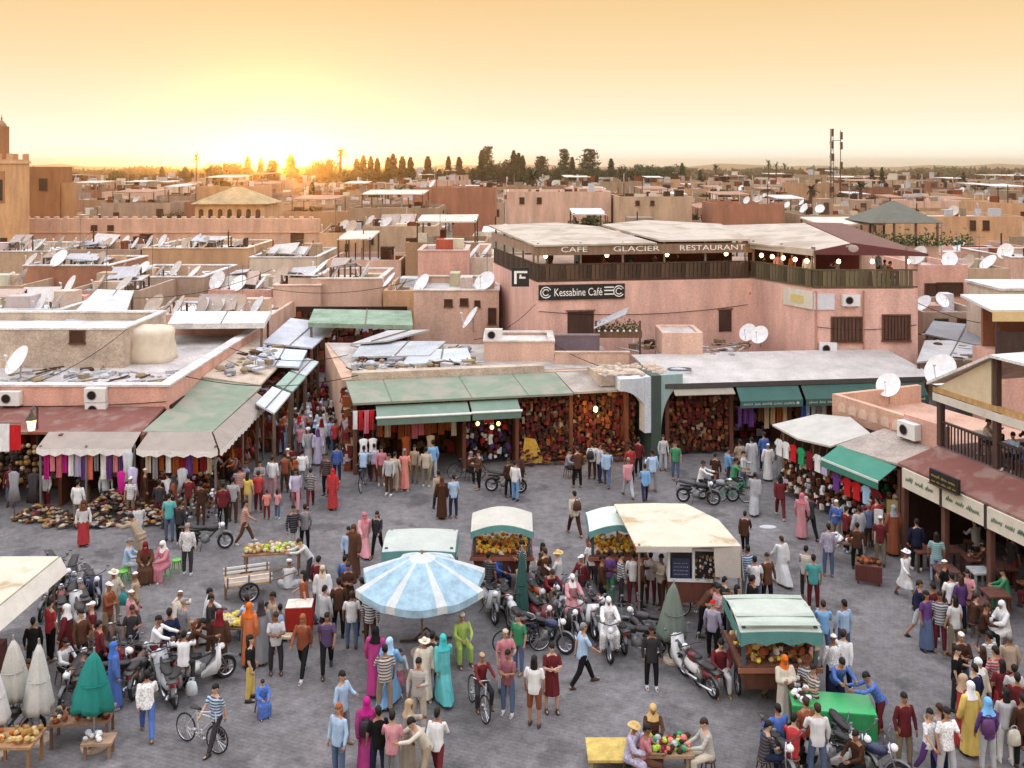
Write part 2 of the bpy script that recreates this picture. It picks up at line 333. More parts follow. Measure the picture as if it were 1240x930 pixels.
# ================================================================== trees
def leaf_cloud(m, pts, size, n_per=1):
    for p, s in pts:
        d = Vector((rnd.gauss(0,1), rnd.gauss(0,1), rnd.gauss(0,1))).normalized(); u = d.orthogonal().normalized(); w_ = d.cross(u)
        k = size*s*rnd.uniform(.6, 1.3); a = rnd.uniform(0, 6.3); u, w_ = u*math.cos(a)+w_*math.sin(a), w_*math.cos(a)-u*math.sin(a)
        m.add([p-u*k, p+w_*k*.55, p+u*k, p-w_*k*.55], [(0,1,2,3)])
def tree_mesh(kind, seed):
    rr = random.Random(seed); crown = MB(); trunk = MB(); pts = []
    if kind == 'cypress':
        H = 1.0; trunk.tube([(0,0,0),(0,0,.5),(0,0,.9)], [.02,.014,.004], 6)
        for i in range(1500):
            t = rr.random()**.8; z = .06 + t*.94; r = (.105*(1-t)**.75*min(1, .35+t*5))*(1+.25*math.sin(z*23+rr.uniform(0,.7)))
            a = rr.uniform(0, 6.283); q = r*math.sqrt(rr.uniform(.25, 1)); pts.append((Vector((q*math.cos(a), q*math.sin(a), z)), 1))
        leaf_cloud(crown, pts, .022)
    elif kind == 'pine':
        trunk.tube([(0,0,0),(.01,0,.4),(0,0,.95)], [.026,.018,.005], 6)
        for lv in range(11):
            z = .22 + lv*.068; rad = .30*(1-lv/12.5)*rr.uniform(.65,1.15)
            for b in range(6):
                a = rr.uniform(0, 6.283); tip = Vector((rad*math.cos(a), rad*math.sin(a), z+.03)); trunk.tube([(0,0,z), tip], [.008,.003], 4)
                for i in range(26):
                    t = rr.uniform(.3, 1.05); pts.append((Vector((0,0,z)).lerp(tip, t) + Vector((rr.gauss(0,.03), rr.gauss(0,.03), rr.gauss(0,.018))), 1))
        leaf_cloud(crown, pts, .026)
    elif kind == 'broad':
        trunk.tube([(0,0,0),(.01,.0,.3),(.02,0,.5)], [.04,.03,.02], 6)
        for b in range(13):
            a = rr.uniform(0, 6.283); q = rr.uniform(.05, .36); c = Vector((q*math.cos(a), q*math.sin(a), rr.uniform(.45, .86-.4*q))); trunk.tube([(.01,0,.35), c], [.018,.006], 4); rr_ = rr.uniform(.1, .17)
            for i in range(120):
                d = Vector((rr.gauss(0,1), rr.gauss(0,1), rr.gauss(0,.8))).normalized(); pts.append((c + d*rr_*rr.uniform(.5, 1.05), 1))
        leaf_cloud(crown, pts, .03)
    else:   # palm
        trunk.tube([(0,0,0),(.012,0,.4),(.02,0,.86)], [.03,.022,.02], 7)
        for b in range(34):
            a = rr.uniform(0, 6.283); up = rr.uniform(-.7, 1.1); L_ = rr.uniform(.13, .19); prev = Vector((.02,0,.86)); d = Vector((math.cos(a)*math.cos(up), math.sin(a)*math.cos(up), math.sin(up)))
            side = d.cross(Vector((0,0,1))); side = side.normalized() if side.length > .1 else Vector((1,0,0))
            for k in range(4):
                nx = prev + d*L_/4; d = (d + Vector((0,0,-.22))).normalized(); wd = .017*(1-k/5)
                crown.add([prev-side*wd, prev+side*wd, nx+side*wd*.8, nx-side*wd*.8], [(0,1,2,3)]); prev = nx
    cm, tm = crown.mesh(kind+'_crown'), trunk.mesh(kind+'_trunk'); cm.materials.append(MT['foliage']); tm.materials.append(MT['bark']); return cm, tm
TREE = {k: [tree_mesh(k, s) for s in range(n)] for k, n in (('cypress', 4), ('pine', 3), ('broad', 4), ('palm', 3))}
TLAB = dict(cypress='slender dark cypress on the skyline', pine='tall ragged pine on the skyline', broad='round spreading tree on the skyline', palm='palm tree with a round crown on the skyline')
def tree(px, ytop, kind, Y=None, wpx=None, extra=None, col=None):
    Y = Y or rnd.uniform(395, 470); H = zat(ytop + (2.5 if kind == 'cypress' and not extra else 0), Y); cm, tm = rnd.choice(TREE[kind]); s = H
    asp = {'cypress': .24, 'pine': .58, 'broad': .85, 'palm': .36}[kind]; wx = s if not wpx else wpx*Y/F/asp*{'cypress': 2.1, 'pine': 1.7, 'broad': 1.15, 'palm': 1.5}[kind]
    e = empty(kind+'_tree' if kind != 'broad' else 'spreading_tree', (xat(px, Y), Y, 0), rnd.uniform(0, 6.28), (extra or TLAB[kind]), 'tree', f'{kind} garden trees' if extra else f'{kind} trees on the skyline'); e.scale = (wx, wx, s)
    link('trunk', tm, None, e); tn = rnd.uniform(.7, 1.3); c = col or (.05, .058, .022); link('crown', cm, None, e, col=[q*tn for q in c])
for spec in ('238 184 palm 11|275 190 broad 34|300 187 cypress 12|316 189 cypress 11|330 192 pine 20|352 185 cypress 17|380 189 broad 30|400 186 broad 26|412 177 palm 20|'
  '432 190 cypress 12|440 186 cypress 12|449 187 cypress 11|457 189 cypress 11|470 188 cypress 12|476 184 cypress 14|487 187 cypress 13|497 188 cypress 12|518 187 cypress 13|530 200 broad 18|'
  '543 187 cypress 10|556 188 cypress 12|571 199 broad 14|583 180 cypress 11|590 175 pine 18|600 194 broad 30|610 188 broad 28|622 180 cypress 12|628 183 cypress 12|633 186 cypress 10|640 196 broad 16|'
  '656 187 pine 22|683 178 pine 18|693 188 cypress 10|714 178 pine 26|726 196 broad 16|740 190 cypress 11|757 194 broad 26|775 190 broad 34|812 194 broad 28|826 195 cypress 9|848 203 cypress 7|866 198 palm 11|'
  '931 192 palm 9|940 195 palm 9|950 196 palm 9|1056 203 cypress 8|1083 207 broad 12|1167 206 cypress 7|140 200 broad 26|196 199 cypress 9|222 196 broad 22|258 192 broad 24|290 190 broad 26').split('|'):
    a = spec.split(); tree(float(a[0]), float(a[1]), a[2], wpx=float(a[3]))
for k in range(30): tree(rnd.uniform(365, 845), rnd.uniform(195, 204), 'broad', wpx=rnd.uniform(16, 28))
# garden trees standing among the far roofs
for k in range(46):
    Y = rnd.uniform(125, 370); px = rnd.uniform(20, 1235); kd = rnd.choice(['broad', 'broad', 'broad', 'cypress', 'palm']); h = rnd.uniform(6.5, 11)*(1.25 if kd != 'broad' else 1)
    tree(px, YH + (CH-h)*F/Y, kd, Y, wpx={'broad': 6.5, 'cypress': 2.2, 'palm': 4}[kd]*F/Y, extra=f"{dict(broad='bushy', cypress='slender', palm='feathery palm')[kd]} garden tree among the far flat roofs", col=(.055, .055, .02))
# a far belt of tree tops nobody could count, along the horizon
m = MB(); pts = []
for i in range(9000):
    Y = rnd.uniform(620, 1500); px = rnd.uniform(-30, 1270); hgt = rnd.uniform(1, 6.5) + 2.5*math.sin(px*.045)*math.sin(px*.013)
    pts.append((Vector((xat(px, Y), Y, max(1, hgt))), Y/620))
leaf_cloud(m, pts, 3.0); tag(m.obj('far_tree_belt', MT['foliage'], col=(.085, .06, .026)), 'low band of distant tree tops along the horizon', 'trees', kind='stuff')
# low far hills so the plain ends in land
m = MB(); n_ = 60
top = [(-3100+6200*i/n_, 2950, 11 + 5*math.sin(i*.9)+4*math.sin(i*2.3)) for i in range(n_+1)]
m.loft([[Vector((p[0], 2700, -1)) for p in top], [Vector(p) for p in top], [Vector((p[0], 3100, -1)) for p in top]], caps=False)
tag(m.obj('hills', MT['plain_earth']), kind='structure')
# ================================================================== buildings round the square
def prism(m, poly, z0, z1):
    n = len(poly); return m.add([(*p, z0) for p in poly] + [(*p, z1) for p in poly], [tuple(range(n-1, -1, -1)), tuple(range(n, 2*n))] + [(i, (i+1)%n, (i+1)%n+n, i+n) for i in range(n)])
def frame(P0, P1, z=0):
    """origin, turn and length of a front that runs from P0 to P1 with the building on its left; local x along, local y into the building"""
    d = Vector((P1[0]-P0[0], P1[1]-P0[1])); return (P0[0], P0[1], z), math.atan2(d.y, d.x), d.length
def text(body, size, parent, loc, m, rot=(R(90), 0, 0), width=None, name='lettering', ext=.012, align='CENTER'):
    cu = bpy.data.curves.new('t', 'FONT'); cu.body = body; cu.size = size; cu.align_x = align; cu.align_y = 'CENTER'; cu.extrude = ext; cu.resolution_u = 3
    to = bpy.data.objects.new('t', cu); COL.objects.link(to); me = bpy.data.meshes.new_from_object(to.evaluated_get(bpy.context.evaluated_depsgraph_get())); bpy.data.objects.remove(to)
    xs = [v.co.x for v in me.vertices]
    if width and xs: k = width/(max(xs)-min(xs)); me.transform(Matrix.Diagonal((k, 1, 1, 1)))
    me.materials.clear(); o = link(name, me, m, parent, loc); o.rotation_euler = rot; return o
def scribble(m, x0, x1, z, h, y, rr):
    """marks like lettering too blurred to read"""
    x = x0
    while x < x1:
        n = rr.randint(7, 16); w_ = min(n*h*.16, x1-x); pts = []
        for i in range(n+1):
            up = (.5 if rr.random() > .2 else 1.0) if i % 2 else -.5
            pts.append((x + w_*i/n, y-.008, z + h*.42*up + rr.uniform(-.06, .06)*h))
        m.tube(pts, h*.055, 4); x += w_ + h*.5
# ---- mid-field roofs, front edge read off the photograph
G = 'roofs between the square and the far town'
def W_(*a): return a
HOUSES = [  # px0, px1, row of the top edge, distance, depth, colour, label, extras
 (-60, 74, 376, 61, 6, CREAM, 'cream house with a white roof behind the rubble wall', dict(roofc=ROOFW, coping=(.66,.64,.62))),
 (78, 170, 352, 66, 7, DUST, 'brown house roofed with a pale sloping metal sheet', dict()),
 (172, 330, 381, 62.5, 8, SALMON, 'low salmon house behind the white slab canopy', dict(roofc=ROOFW)),
 (-60, 26, 346, 70, 7, TAN, 'tan house with green parapet beside the brick red house', dict()),
 (28, 132, 322, 75, 8, BRICK, 'brick red windowless house crowned with satellite dishes', dict(roofc=ROOFW, coping=ROOFW)),
 (134, 246, 336, 73, 9, DUST, 'dusty house with peeling wall under many satellite dishes', dict(roofc=ROOFW, coping=ROOFW)),
 (252, 328, 351, 71.5, 9, PINK, 'pink house with a cluttered roof above the slab canopy', dict(wins=W_((310, 372, 9, 10)))),
 (331, 388, 346, 68.5, 7, SALMON, 'stepped salmon house beside the grey sheet roofs', dict(coping=(.6,.45,.38))),
 (-60, 60, 305, 88, 11, TAN, 'tan house with a long bright eave below the long wall', dict(roofc=ROOFW, coping=ROOFW)),
 (62, 170, 302, 90, 11, DUST, 'brown house with dishes below the long pink wall', dict(roofc=ROOFW)),
 (172, 300, 301, 90, 10, OCHRE, 'ochre house with a long white ledge below the long wall', dict(roofc=ROOFW, coping=(.66,.55,.42))),
 (302, 384, 312, 85, 10, CREAM, 'cream house with a pale end wall below the long wall', dict(roofc=ROOFW, coping=ROOFW)),
 (377, 462, 338, 69, 7, SALMON, 'pale salmon house with stained wall over the covered alley', dict(roofc=ROOFW, coping=(.6,.55,.5))),
 (386, 430, 282, 95, 9, OCHRE, 'plain orange house with a blank wall behind the alley', dict(wins=W_((420, 300, 3, 8)))),
 (433, 528, 274, 101, 9, TAN, 'wide ochre house with a bare wall behind the pink tower', dict(wins=W_((450, 292, 4, 6), (505, 290, 4, 6)))),
 (464, 503, 352, 66.5, 8, OCHRE, 'small ochre house with rough wall over the covered alley', dict()),
 (501, 604, 352, 61.5, 8, SALMON, 'salmon house with two little windows and a brown door', dict(roofc=ROOFG, coping=(.62,.56,.5), wins=W_((543, 367, 8, 7), (562, 366, 8, 7), (596, 383, 8, 18), (578, 368, 5, 6)))),
 (506, 566, 304, 72, 5, PINK, 'narrow pink tower house rising behind the salmon house', dict(coping=(.62,.42,.36))),
 (568, 598, 312, 76, 8, CREAM, 'pale house squeezed between the pink tower and the cafe', dict(roofc=ROOFW)),
 (586, 671, 414, 51, 3.0, SALMON, 'salmon roof room with a pale flat top above the green awning', dict(z0=3.0, par=.12, roofc=(.6,.56,.52), coping=(.62,.55,.5))),
 (802, 851, 403, 51.2, 2.6, SALMON, 'small salmon roof hut in front of the cafe wall', dict(z0=3.0, par=.1, roofc=(.5,.46,.44))),
 (1116, 1172, 321, 70, 9, PINK, 'pink house with barred window behind the cafe wing', dict(wins=W_((1127, 352, 13, 16), (1150, 350, 30, 14)))),
 (1174, 1222, 325, 75, 9, TAN, 'tan house with a brown door behind the cafe wing', dict(wins=W_((1186, 350, 6, 14),))),
 (1224, 1330, 312, 80, 9, SALMON, 'salmon house with pale coping at the back of the right terrace', dict(coping=ROOFW)),
 (1118, 1196, 378, 59, 7, DUST, 'brown lean-to shed with a grey roof beside the cafe', dict(wins=W_((1140, 400, 14, 26), (1165, 400, 10, 26)))),
 (1198, 1280, 388, 60, 7, BRICK, 'low brick red shed among scrap on the right roofs', dict(roofc=ROOFB)),
]
for px0, px1, py, Y, dep, c, lab, kw in HOUSES:
    wins = kw.pop('wins', ()); wins = [wins] if wins and not isinstance(wins[0], tuple) else wins
    HOUSE_E = ph(px0, px1, py, Y, dep, c, lab, wins=wins, group=G, **kw)
    rs0 = random.Random(int(px0*3+py)); hx = (px1-px0)*Y/F/2; hz = zat(py, Y)-kw.get('z0', 0)
    if py < 390 and px1 < 620 or px0 > 1100:
        for q in range(rs0.choice([2, 3, 4])):
            a, b, y_, h_ = rs0.uniform(-hx+.4, hx-1.2), rs0.uniform(.6, 2.0), rs0.uniform(-dep/2+.6, dep/2-2), rs0.uniform(.2, 1.3); b = min(b, hx-.3-a)
            if b < .4: continue
            m = MB(); m.box((a, y_, hz-.5), (a+b, y_+rs0.uniform(.3, 1.8), hz-.45+h_)); m.obj(rs0.choice(['roof_hut', 'partition_wall', 'chimney_block']), MT['plaster'], HOUSE_E, col=[v*rs0.uniform(.85, 1.1) for v in rs0.choice([PINK, SALMON, CREAM, TAN, DUST, (.55,.5,.47)])])
m = MB(); Y = 72; m.box((xat(527, Y), Y+.6, zat(304, Y)-.06), (xat(548, Y), Y+2.2, zat(291, Y))); tag(m.obj('water_tank', MT['plaster'], col=(.36,.08,.05)), 'small red brick tank box on the pink tower roof', 'tank')
# the long crenellated wall, pavilion with hipped roof, dark house and minaret
Y = 126; e = empty('long_wall', (0, 0, 0), 0, 'long pink wall with a row of small merlons along its top', 'wall')
m = MB(); m.box((xat(-60, Y), Y, 0), (xat(385, Y), Y+1.2, zat(265, Y))); m.obj('wall', MT['plaster'], e, col=(.55,.36,.27))
m = MB(); m.box((xat(-60, Y)-.1, Y-.12, zat(282, Y)), (xat(385, Y)+.1, Y+.02, zat(280, Y))); m.obj('string_course', MT['plaster'], e, col=(.62,.38,.27))
x = xat(-55, Y)
while x < xat(383, Y):
    m = MB(); m.box((x, Y+.2, zat(265, Y)-.02), (x+.45, Y+.9, zat(265, Y)+.28)); m.obj('merlon', MT['plaster'], e, col=(.57,.38,.29)); x += 1.25
for px in (114, 134, 360): window((xat(px, Y), Y, zat(277 if px < 200 else 289, Y)), e, .7 if px < 200 else 1.6, .8 if px < 200 else 1.6)
FAR_BLOCK.append((xat(-80, Y), xat(395, Y), 60, 129))
Y = 150; e = empty('pavilion', (xat(278, Y), Y+4, 0), 0, 'pavilion with a low hipped roof and a row of arched windows', 'building')
hw = 42*Y/F; zt = zat(247, Y); m = MB(); m.box((-hw, -4, 0), (hw, 5, zt)); m.obj('wall', MT['plaster'], e, col=(.55,.36,.20))
m = MB(); a = hw+.6; zr = zat(227, Y); m.add([(-a,-4.6,zt),(a,-4.6,zt),(a,5.6,zt),(-a,5.6,zt),(-hw*.12,.5,zr),(hw*.12,.5,zr)], [(0,1,5,4),(1,2,5),(2,3,4,5),(3,0,4),(3,2,1,0)]); m.obj('roof', MT['roof'], e, col=(.33,.26,.15))
for k in range(7):
    x = -hw*.82 + k*hw*1.64/6; m = MB(); pts = [(x-.35, 0), (x+.35, 0)] + [(x+.35*math.cos(t), 1.1+.35*math.sin(t)) for t in [math.pi*i/6 for i in range(7)]]
    z_ = zt-2.2; m.add([(p, -4.05, z_+q) for p, q in pts] + [(p, -3.9, z_+q) for p, q in pts], [tuple(range(9)), tuple(range(17, 8, -1))] + [(i, i+9, (i+1)%9+9, (i+1)%9) for i in range(9)]); m.obj('window', MT['wood'], e, col=(.07,.035,.02))
FAR_BLOCK.append((xat(225, Y), xat(330, Y), 129, 162))
Y = 135; e = empty('dark_house', (xat(44, Y), Y+5, 0), 0, 'tall dark brown house with one square window beside the minaret', 'house')
hw = 28*Y/F; zt = zat(202, Y); m = MB(); shell(m, -hw, hw, -5, -1, 0, zt, .6); m.obj('wall', MT['plaster'], e, col=(.30,.14,.06))
m = MB(); m.box((-hw+.1, -4.9, zt-.8), (hw-.1, -1.1, zt-.58)); m.obj('roof', MT['roof'], e, col=ROOFB); window((hw*.3, -5, zt-2.4), e, 1.0, 1.5)
m = MB(); m.box((hw+.02, -4.6, 0), (hw+1.3, -2.5, zt-2.2)); m.obj('stair_tower', MT['plaster'], e, col=(.4,.22,.1)); FAR_BLOCK.append((xat(20, Y), xat(110, Y), 128, 147))
Y = 118; e = empty('minaret', (xat(-10, Y), Y+2.3, 0), 0, 'square brick minaret with blind arches and a slim lantern at the edge of town', 'minaret')
hw = 23*Y/F; zt = zat(193, Y); m = MB(); m.box((-hw, -hw, 0), (hw, hw, zt)); m.obj('shaft', MT['plaster'], e, col=(.55,.33,.17))
m = MB(); m.box((-hw-.15, -hw-.15, zt-.5), (hw+.15, hw+.15, zt-.2)); m.obj('cornice', MT['plaster'], e, col=(.6,.4,.24))
for k in range(4):
    for sx_ in (-1, 1):
        m = MB(); xx = -hw+.3+k*(2*hw-.6)/3; m.box((xx-.28, sx_*(hw-.3)-.25, zt), (xx+.28, sx_*(hw-.3)+.25, zt+.7)); m.obj('merlon', MT['plaster'], e, col=(.55,.33,.17))
for k, px in enumerate((-.55, .35)):
    m = MB(); m.box((px*hw-.1, -hw-.06, zt-5.2), (px*hw+.75, -hw+.02, zt-1.4)); m.obj('niche', MT['plaster'], e, col=(.33,.17,.08))
    m = MB(); m.box((px*hw+.12, -hw-.10, zt-4.9), (px*hw+.5, -hw+.0, zt-2.4)); m.obj('window', MT['wood'], e, col=(.05,.03,.02))
lw = .62; m = MB(); m.box((-lw, -lw, zt-.2), (lw, lw, zat(152, Y))); m.obj('lantern', MT['plaster'], e, col=(.32,.15,.07))
m = MB(); m.lathe([(lw*.95, zat(152, Y)), (lw*.8, zat(149, Y)), (.25, zat(146, Y)), (.08, zat(144, Y)), (.12, zat(142, Y)), (.03, zat(140, Y)), (.02, zat(137, Y))], 10); m.obj('finial', MT['metal'], e, col=(.25,.14,.06))
FAR_BLOCK.append((xat(-40, Y), xat(32, Y), 112, 124))
# hand-placed far blocks
for px0, px1, py, Y, dep, c, lab, kw in [
 (500, 600, 227, 165, 14, BRICK, 'long brown building with an overhanging pale flat roof', dict(roofc=CREAM)),
 (614, 740, 232, 142, 14, SALMON, 'broad salmon block with two square windows above the cafe roof', dict(wins=[(632, 243, 5, 7), (653, 243, 5, 7), (716, 256, 5, 6)])),
 (750, 838, 238, 134, 12, TAN, 'tan block with streaked wall above the cafe roof', dict(wins=[(772, 246, 4, 5), (790, 246, 4, 5)])),
 (868, 950, 247, 128, 10, BRICK, 'dark red house with a red sheet roof behind the cafe', dict(roofc=(.3,.06,.04))),
 (1116, 1240, 262, 118, 12, OCHRE, 'ochre house with two brown doors behind the green tent roof', dict(wins=[(1178, 273, 6, 11), (1194, 273, 7, 11)]))]:
    ph(px0, px1, py, Y, dep, c, lab, group=G, **kw); FAR_BLOCK.append((xat(px0, Y)-1, xat(px1, Y)+1, Y-9, Y+dep+1))
FAR_BLOCK.append((-200, 200, 0, 107))
far_rows()
# second field of roofs just behind the cafe, drawn at random between the placed ones
def near_free(x0, x1, y0, y1): return all(x1 < a or x0 > b or y1 < c or y0 > d for a, b, c, d in TAKEN)
TAKEN = [(xat(a, Y)-.3, xat(b, Y+d)+.3, Y-.5, Y+d+.5) for a, b, _, Y, d, *_r in HOUSES] + [(-2.5, 23, 45, 74)]
Y = 76.0
while Y < 106:
    x = xat(395, Y); 
    while x < xat(1290, Y):
        W0 = rnd.uniform(5, 9)
        if near_free(x, x+W0, Y, Y+8.5):
            c = rnd.choice([PINK, SALMON, OCHRE, TAN, SALMON, CREAM]); far_house(x, x+W0, Y, 8, rnd.uniform(5.2, 7.4), c, rnd.choice([0, 1, 2]), rnd.choice(EXTRA))
        x += W0 + .4
    Y += 10
# ---- white slab canopy, grey sheet roofs over the alley mouth and other sheets
def sheet_roof(pts, label, col, t=.09, m_='sheet', posts=True, group='sheet metal roofs over the souk', base=0.0, batten=True):
    pts = [Vector(p) for p in pts]; c = sum(pts, Vector())/len(pts); e = empty('sheet_canopy', (c.x, c.y, base), 0, label, 'roof', group); o = Vector((c.x, c.y, base))
    n = len(pts); zt = max(p.z for p in pts)
    m = MB(); m.slab([p-o for p in pts], t); m.obj('sheet', MT[m_], e, col=col)
    # battens and loose scrap on top, following the sheet
    if n == 4 and batten:
        for k in range(1):
            f = .55; a, b = pts[0].lerp(pts[1], f)-o, pts[3].lerp(pts[2], f)-o; mm = MB(); mm.tube([a+Vector((0,0,.03)), b+Vector((0,0,.03))], .035, 4); mm.obj('batten', MT['wood'], e, col=(.2,.16,.13))
    if posts:
        for p in pts: q = p.lerp(c, .06)-o; mm = MB(); mm.box((q.x-.06, q.y-.06, 0), (q.x+.06, q.y+.06, q.z-t*.5)); mm.obj('post', MT['wood'], e, col=(.14,.09,.06))
    return e
def at4(*q): return [atz(*p) for p in q]
WHITEC, GREYS, GREENS = (.66,.64,.62), (.42,.44,.48), (.22,.30,.22)
sheet_roof(at4((203, 392, 5.0), (320, 391, 5.0), (328, 377, 5.0), (212, 377, 5.0)), 'white slab canopy with a red brown edge on posts over a roof terrace', WHITEC, .3, 'roof')
sheet_roof(at4((75, 392, 5.2), (150, 386, 5.2), (162, 352, 6.2), (118, 350, 6.2)), 'pale blue grey sheet roof sloping over the rubble wall house', (.50,.53,.58), base=3.7)
sheet_roof(at4((298, 441, 3.4), (362, 444, 3.3), (372, 424, 3.6), (312, 420, 3.7)), 'bluish sheet awning over the alley, lowest on the left side', (.48,.53,.60))
sheet_roof(at4((318, 415, 3.8), (378, 421, 3.6), (410, 392, 3.9), (352, 385, 4.2)), 'grey sheet roof leaning over the alley below the salmon house', (.45,.47,.52))
sheet_roof(at4((310, 488, 3.0), (332, 500, 2.9), (352, 476, 3.0), (330, 468, 3.1)), 'tilted bluish sheet awning propped over the alley stalls', (.52,.58,.64))
sheet_roof(at4((334, 466, 3.0), (354, 474, 2.9), (370, 456, 3.0), (350, 450, 3.1)), 'tilted green sheet awning propped over the alley stalls', (.25,.36,.30))
sheet_roof(at4((352, 448, 3.1), (370, 455, 3.0), (386, 438, 3.1), (368, 432, 3.2)), 'third tilted pale sheet awning along the alley stalls', (.46,.50,.50))
sheet_roof(at4((373, 391, 4.6), (500, 394, 4.6), (498, 376, 4.8), (380, 374, 4.8)), 'long green grey roof that closes off the alley', GREENS, .25, 'roof')
sheet_roof(at4((426, 432, 3.95), (520, 430, 3.95), (540, 413, 4.1), (440, 413, 4.1)), 'sagging grey sheet roof piled with scrap above the corner shop', (.38,.40,.42), posts=False, base=3.6)
sheet_roof(at4((486, 441, 3.8), (572, 437, 3.85), (566, 421, 4.0), (500, 424, 4.0)), 'loose bluish metal sheets lying on the corner shop roof', (.46,.50,.55), posts=False, base=3.6)
sheet_roof(at4((424, 416, 4.2), (470, 412, 4.3), (520, 399, 4.4), (470, 400, 4.4)), 'ragged grey sheet roof beside the alley exit', (.40,.40,.40), posts=False, base=3.6)
sheet_roof(at4((1120, 404, 4.3), (1196, 420, 4.2), (1205, 396, 4.5), (1130, 388, 4.6)), 'jumble of dark grey sheets on the roof beside the cafe', (.22,.22,.24))
sheet_roof(at4((1110, 438, 4.0), (1180, 432, 4.0), (1195, 412, 4.2), (1120, 412, 4.2)), 'pale crumpled sheet roof between cafe and right terrace', (.42,.42,.42))
# small lean-to sheets among the mid roofs
rs = random.Random(91)
for i in (0, 1, 2, 4, 5, 6, 7, 8, 9, 10, 11, 11, 12, 14):
    px0, px1, py, Y, dep, c, lab, kw = HOUSES[i]; zr = zat(py, Y)-.45
    for k in range(rs.choice([2, 3])):
        a = xat(rs.uniform(px0, max(px0, px1-55)), Y)+.3; b = min(a + rs.uniform(1.1, 2.6), xat(px1, Y)-.2); y0 = Y + rs.uniform(.5, 3.0); y1 = y0 + rs.uniform(1.0, 2.2); h1, h2 = zr + rs.uniform(.4, 1.3), zr + rs.uniform(.5, 1.7)
        if b-a < .8: continue
        g_ = rs.choice([(.55,.53,.54), (.42,.41,.43), (.36,.29,.25), (.50,.46,.43), (.40,.43,.47), (.45,.33,.27)])
        sheet_roof([(a, y0, h1), (b+rs.uniform(-.3,.1), y0+rs.uniform(-.3,.3), h1+rs.uniform(-.3,.3)), (b, y1, h2+rs.uniform(-.2,.2)), (a+rs.uniform(-.1,.4), y1, h2)], rs.choice(['pale', 'weathered', 'patched', 'crooked']) + ' sheet shelter on the roof of the ' + ' '.join(lab.split()[:5]), g_, .06, base=zr, batten=False)
# ---- left shop block
e = empty('shop_block', (0, 0, 0), 0, 'long pink shop block with flat terrace roof behind the scarf awnings', 'building'); LB = e
x0, x1, y0, y1, z = -29.0, -14.9, 43.0, 58.5, 4.14
m = MB(); shell(m, x0, x1, y0, y1, 0, z, .35, .45); m.obj('wall', MT['plaster'], e, col=(.60,.34,.27))
m = MB(); m.box((x0+.2, y0+.2, 3.5), (x1-.2, y1-.2, z-.34)); m.obj('roof', MT['roof'], e, col=(.44,.40,.38))
m = MB()
for a, b in (((x0, y0-.06), (x1+.06, y0+.5)), ((x1-.5, y0+.5), (x1+.06, y1+.05))): m.box((*a, z-.004), (*b, z+.09))
m.obj('coping', MT['roof'], e, col=(.60,.56,.54))
A = lambda *p: Vector(p)
m = MB(); m.slab([A(-29, 40.2, 2.92), A(-15.05, 40.2, 2.92), A(-15.05, 42.98, 3.28), A(-29, 42.98, 3.28)], .1); m.obj('lean_to_roof', MT['roof_maroon'], e)
m = MB(); m.slab([A(-15.0, 40.2, 2.95), A(-12.2, 40.3, 2.90), A(-12.0, 47.5, 3.15), A(-14.85, 47.5, 3.5)], .1); m.obj('green_roof', MT['roof_green'], e)
m = MB(); m.slab([A(-14.85, 47.55, 3.6), A(-12.1, 47.6, 3.2), A(-12.4, 57.5, 3.3), A(-14.85, 57.5, 3.8)], .1); m.obj('rubbish_strewn_roof', MT['rubble'], e)
def awning(e, P, Q, drop, name='awning', col=(.30,.255,.22), val=(.62,.60,.58), hv=.28):
    """canvas from the rail P[0]-P[1] down to Q[0]-Q[1] with a scalloped valance"""
    P = [Vector(p) for p in P]; Q = [Vector(q) for q in Q]; n = max(8, int((Q[1]-Q[0]).length*4)); top = []; lip = []; low = []
    for i in range(n+1):
        f = i/n; sag = -.05*math.sin(math.pi*((f*3) % 1)); a = P[0].lerp(P[1], f); b = Q[0].lerp(Q[1], f) + Vector((0,0,sag)); top.append(a); lip.append(b); low.append(b - Vector((0,0,hv*(.7+.3*abs(math.sin(f*n*math.pi/2))))))
    m = MB(); vs = top + lip + low; N1 = n+1; fs = []
    for i in range(n): fs.append((i, i+N1, i+N1+1, i+1))
    m.add(vs, fs); m.mi = 1; m.f += [(i+N1, i+2*N1, i+2*N1+1, i+N1+1) for i in range(n)]; m.m += [1]*n
    o = m.obj(name, [MT['canvas'], MT['canvas_val']], e, col=col)
    md = o.modifiers.new('s', 'SOLIDIFY'); md.thickness = .02
    return o
mat('canvas_val', (.74,.72,.69), var=.15, scale=4, fine=.1)
awning(e, (A(-18.8, 40.22, 2.93), A(-15.05, 40.22, 2.93)), (A(-18.7, 38.95, 2.62), A(-14.95, 38.95, 2.62)), .28)
awning(e, (A(-14.75, 40.22, 2.93), A(-12.2, 40.25, 2.91)), (A(-14.75, 38.9, 2.60), A(-11.55, 38.9, 2.56)), .28)
awning(e, (A(-12.15, 40.3, 2.9), A(-12.0, 46.6, 3.05)), (A(-11.45, 38.9, 2.56), A(-11.4, 46.4, 2.72)), .28)
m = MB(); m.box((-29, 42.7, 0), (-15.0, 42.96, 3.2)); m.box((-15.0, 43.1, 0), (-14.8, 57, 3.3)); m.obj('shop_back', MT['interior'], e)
for x in (-28.6, -24.8, -21.7, -18.2, -14.9):
    m = MB(); m.box((x-.07, 39.9, 0), (x+.07, 42.75, 2.9)); m.obj('partition', MT['wood'], e, col=(.14,.05,.03))
for y in (43.6, 46.5, 50, 53.5):
    m = MB(); m.box((-14.8, y-.06, 0), (-12.3, y+.06, 2.95)); m.obj('partition', MT['wood'], e, col=(.13,.05,.03))
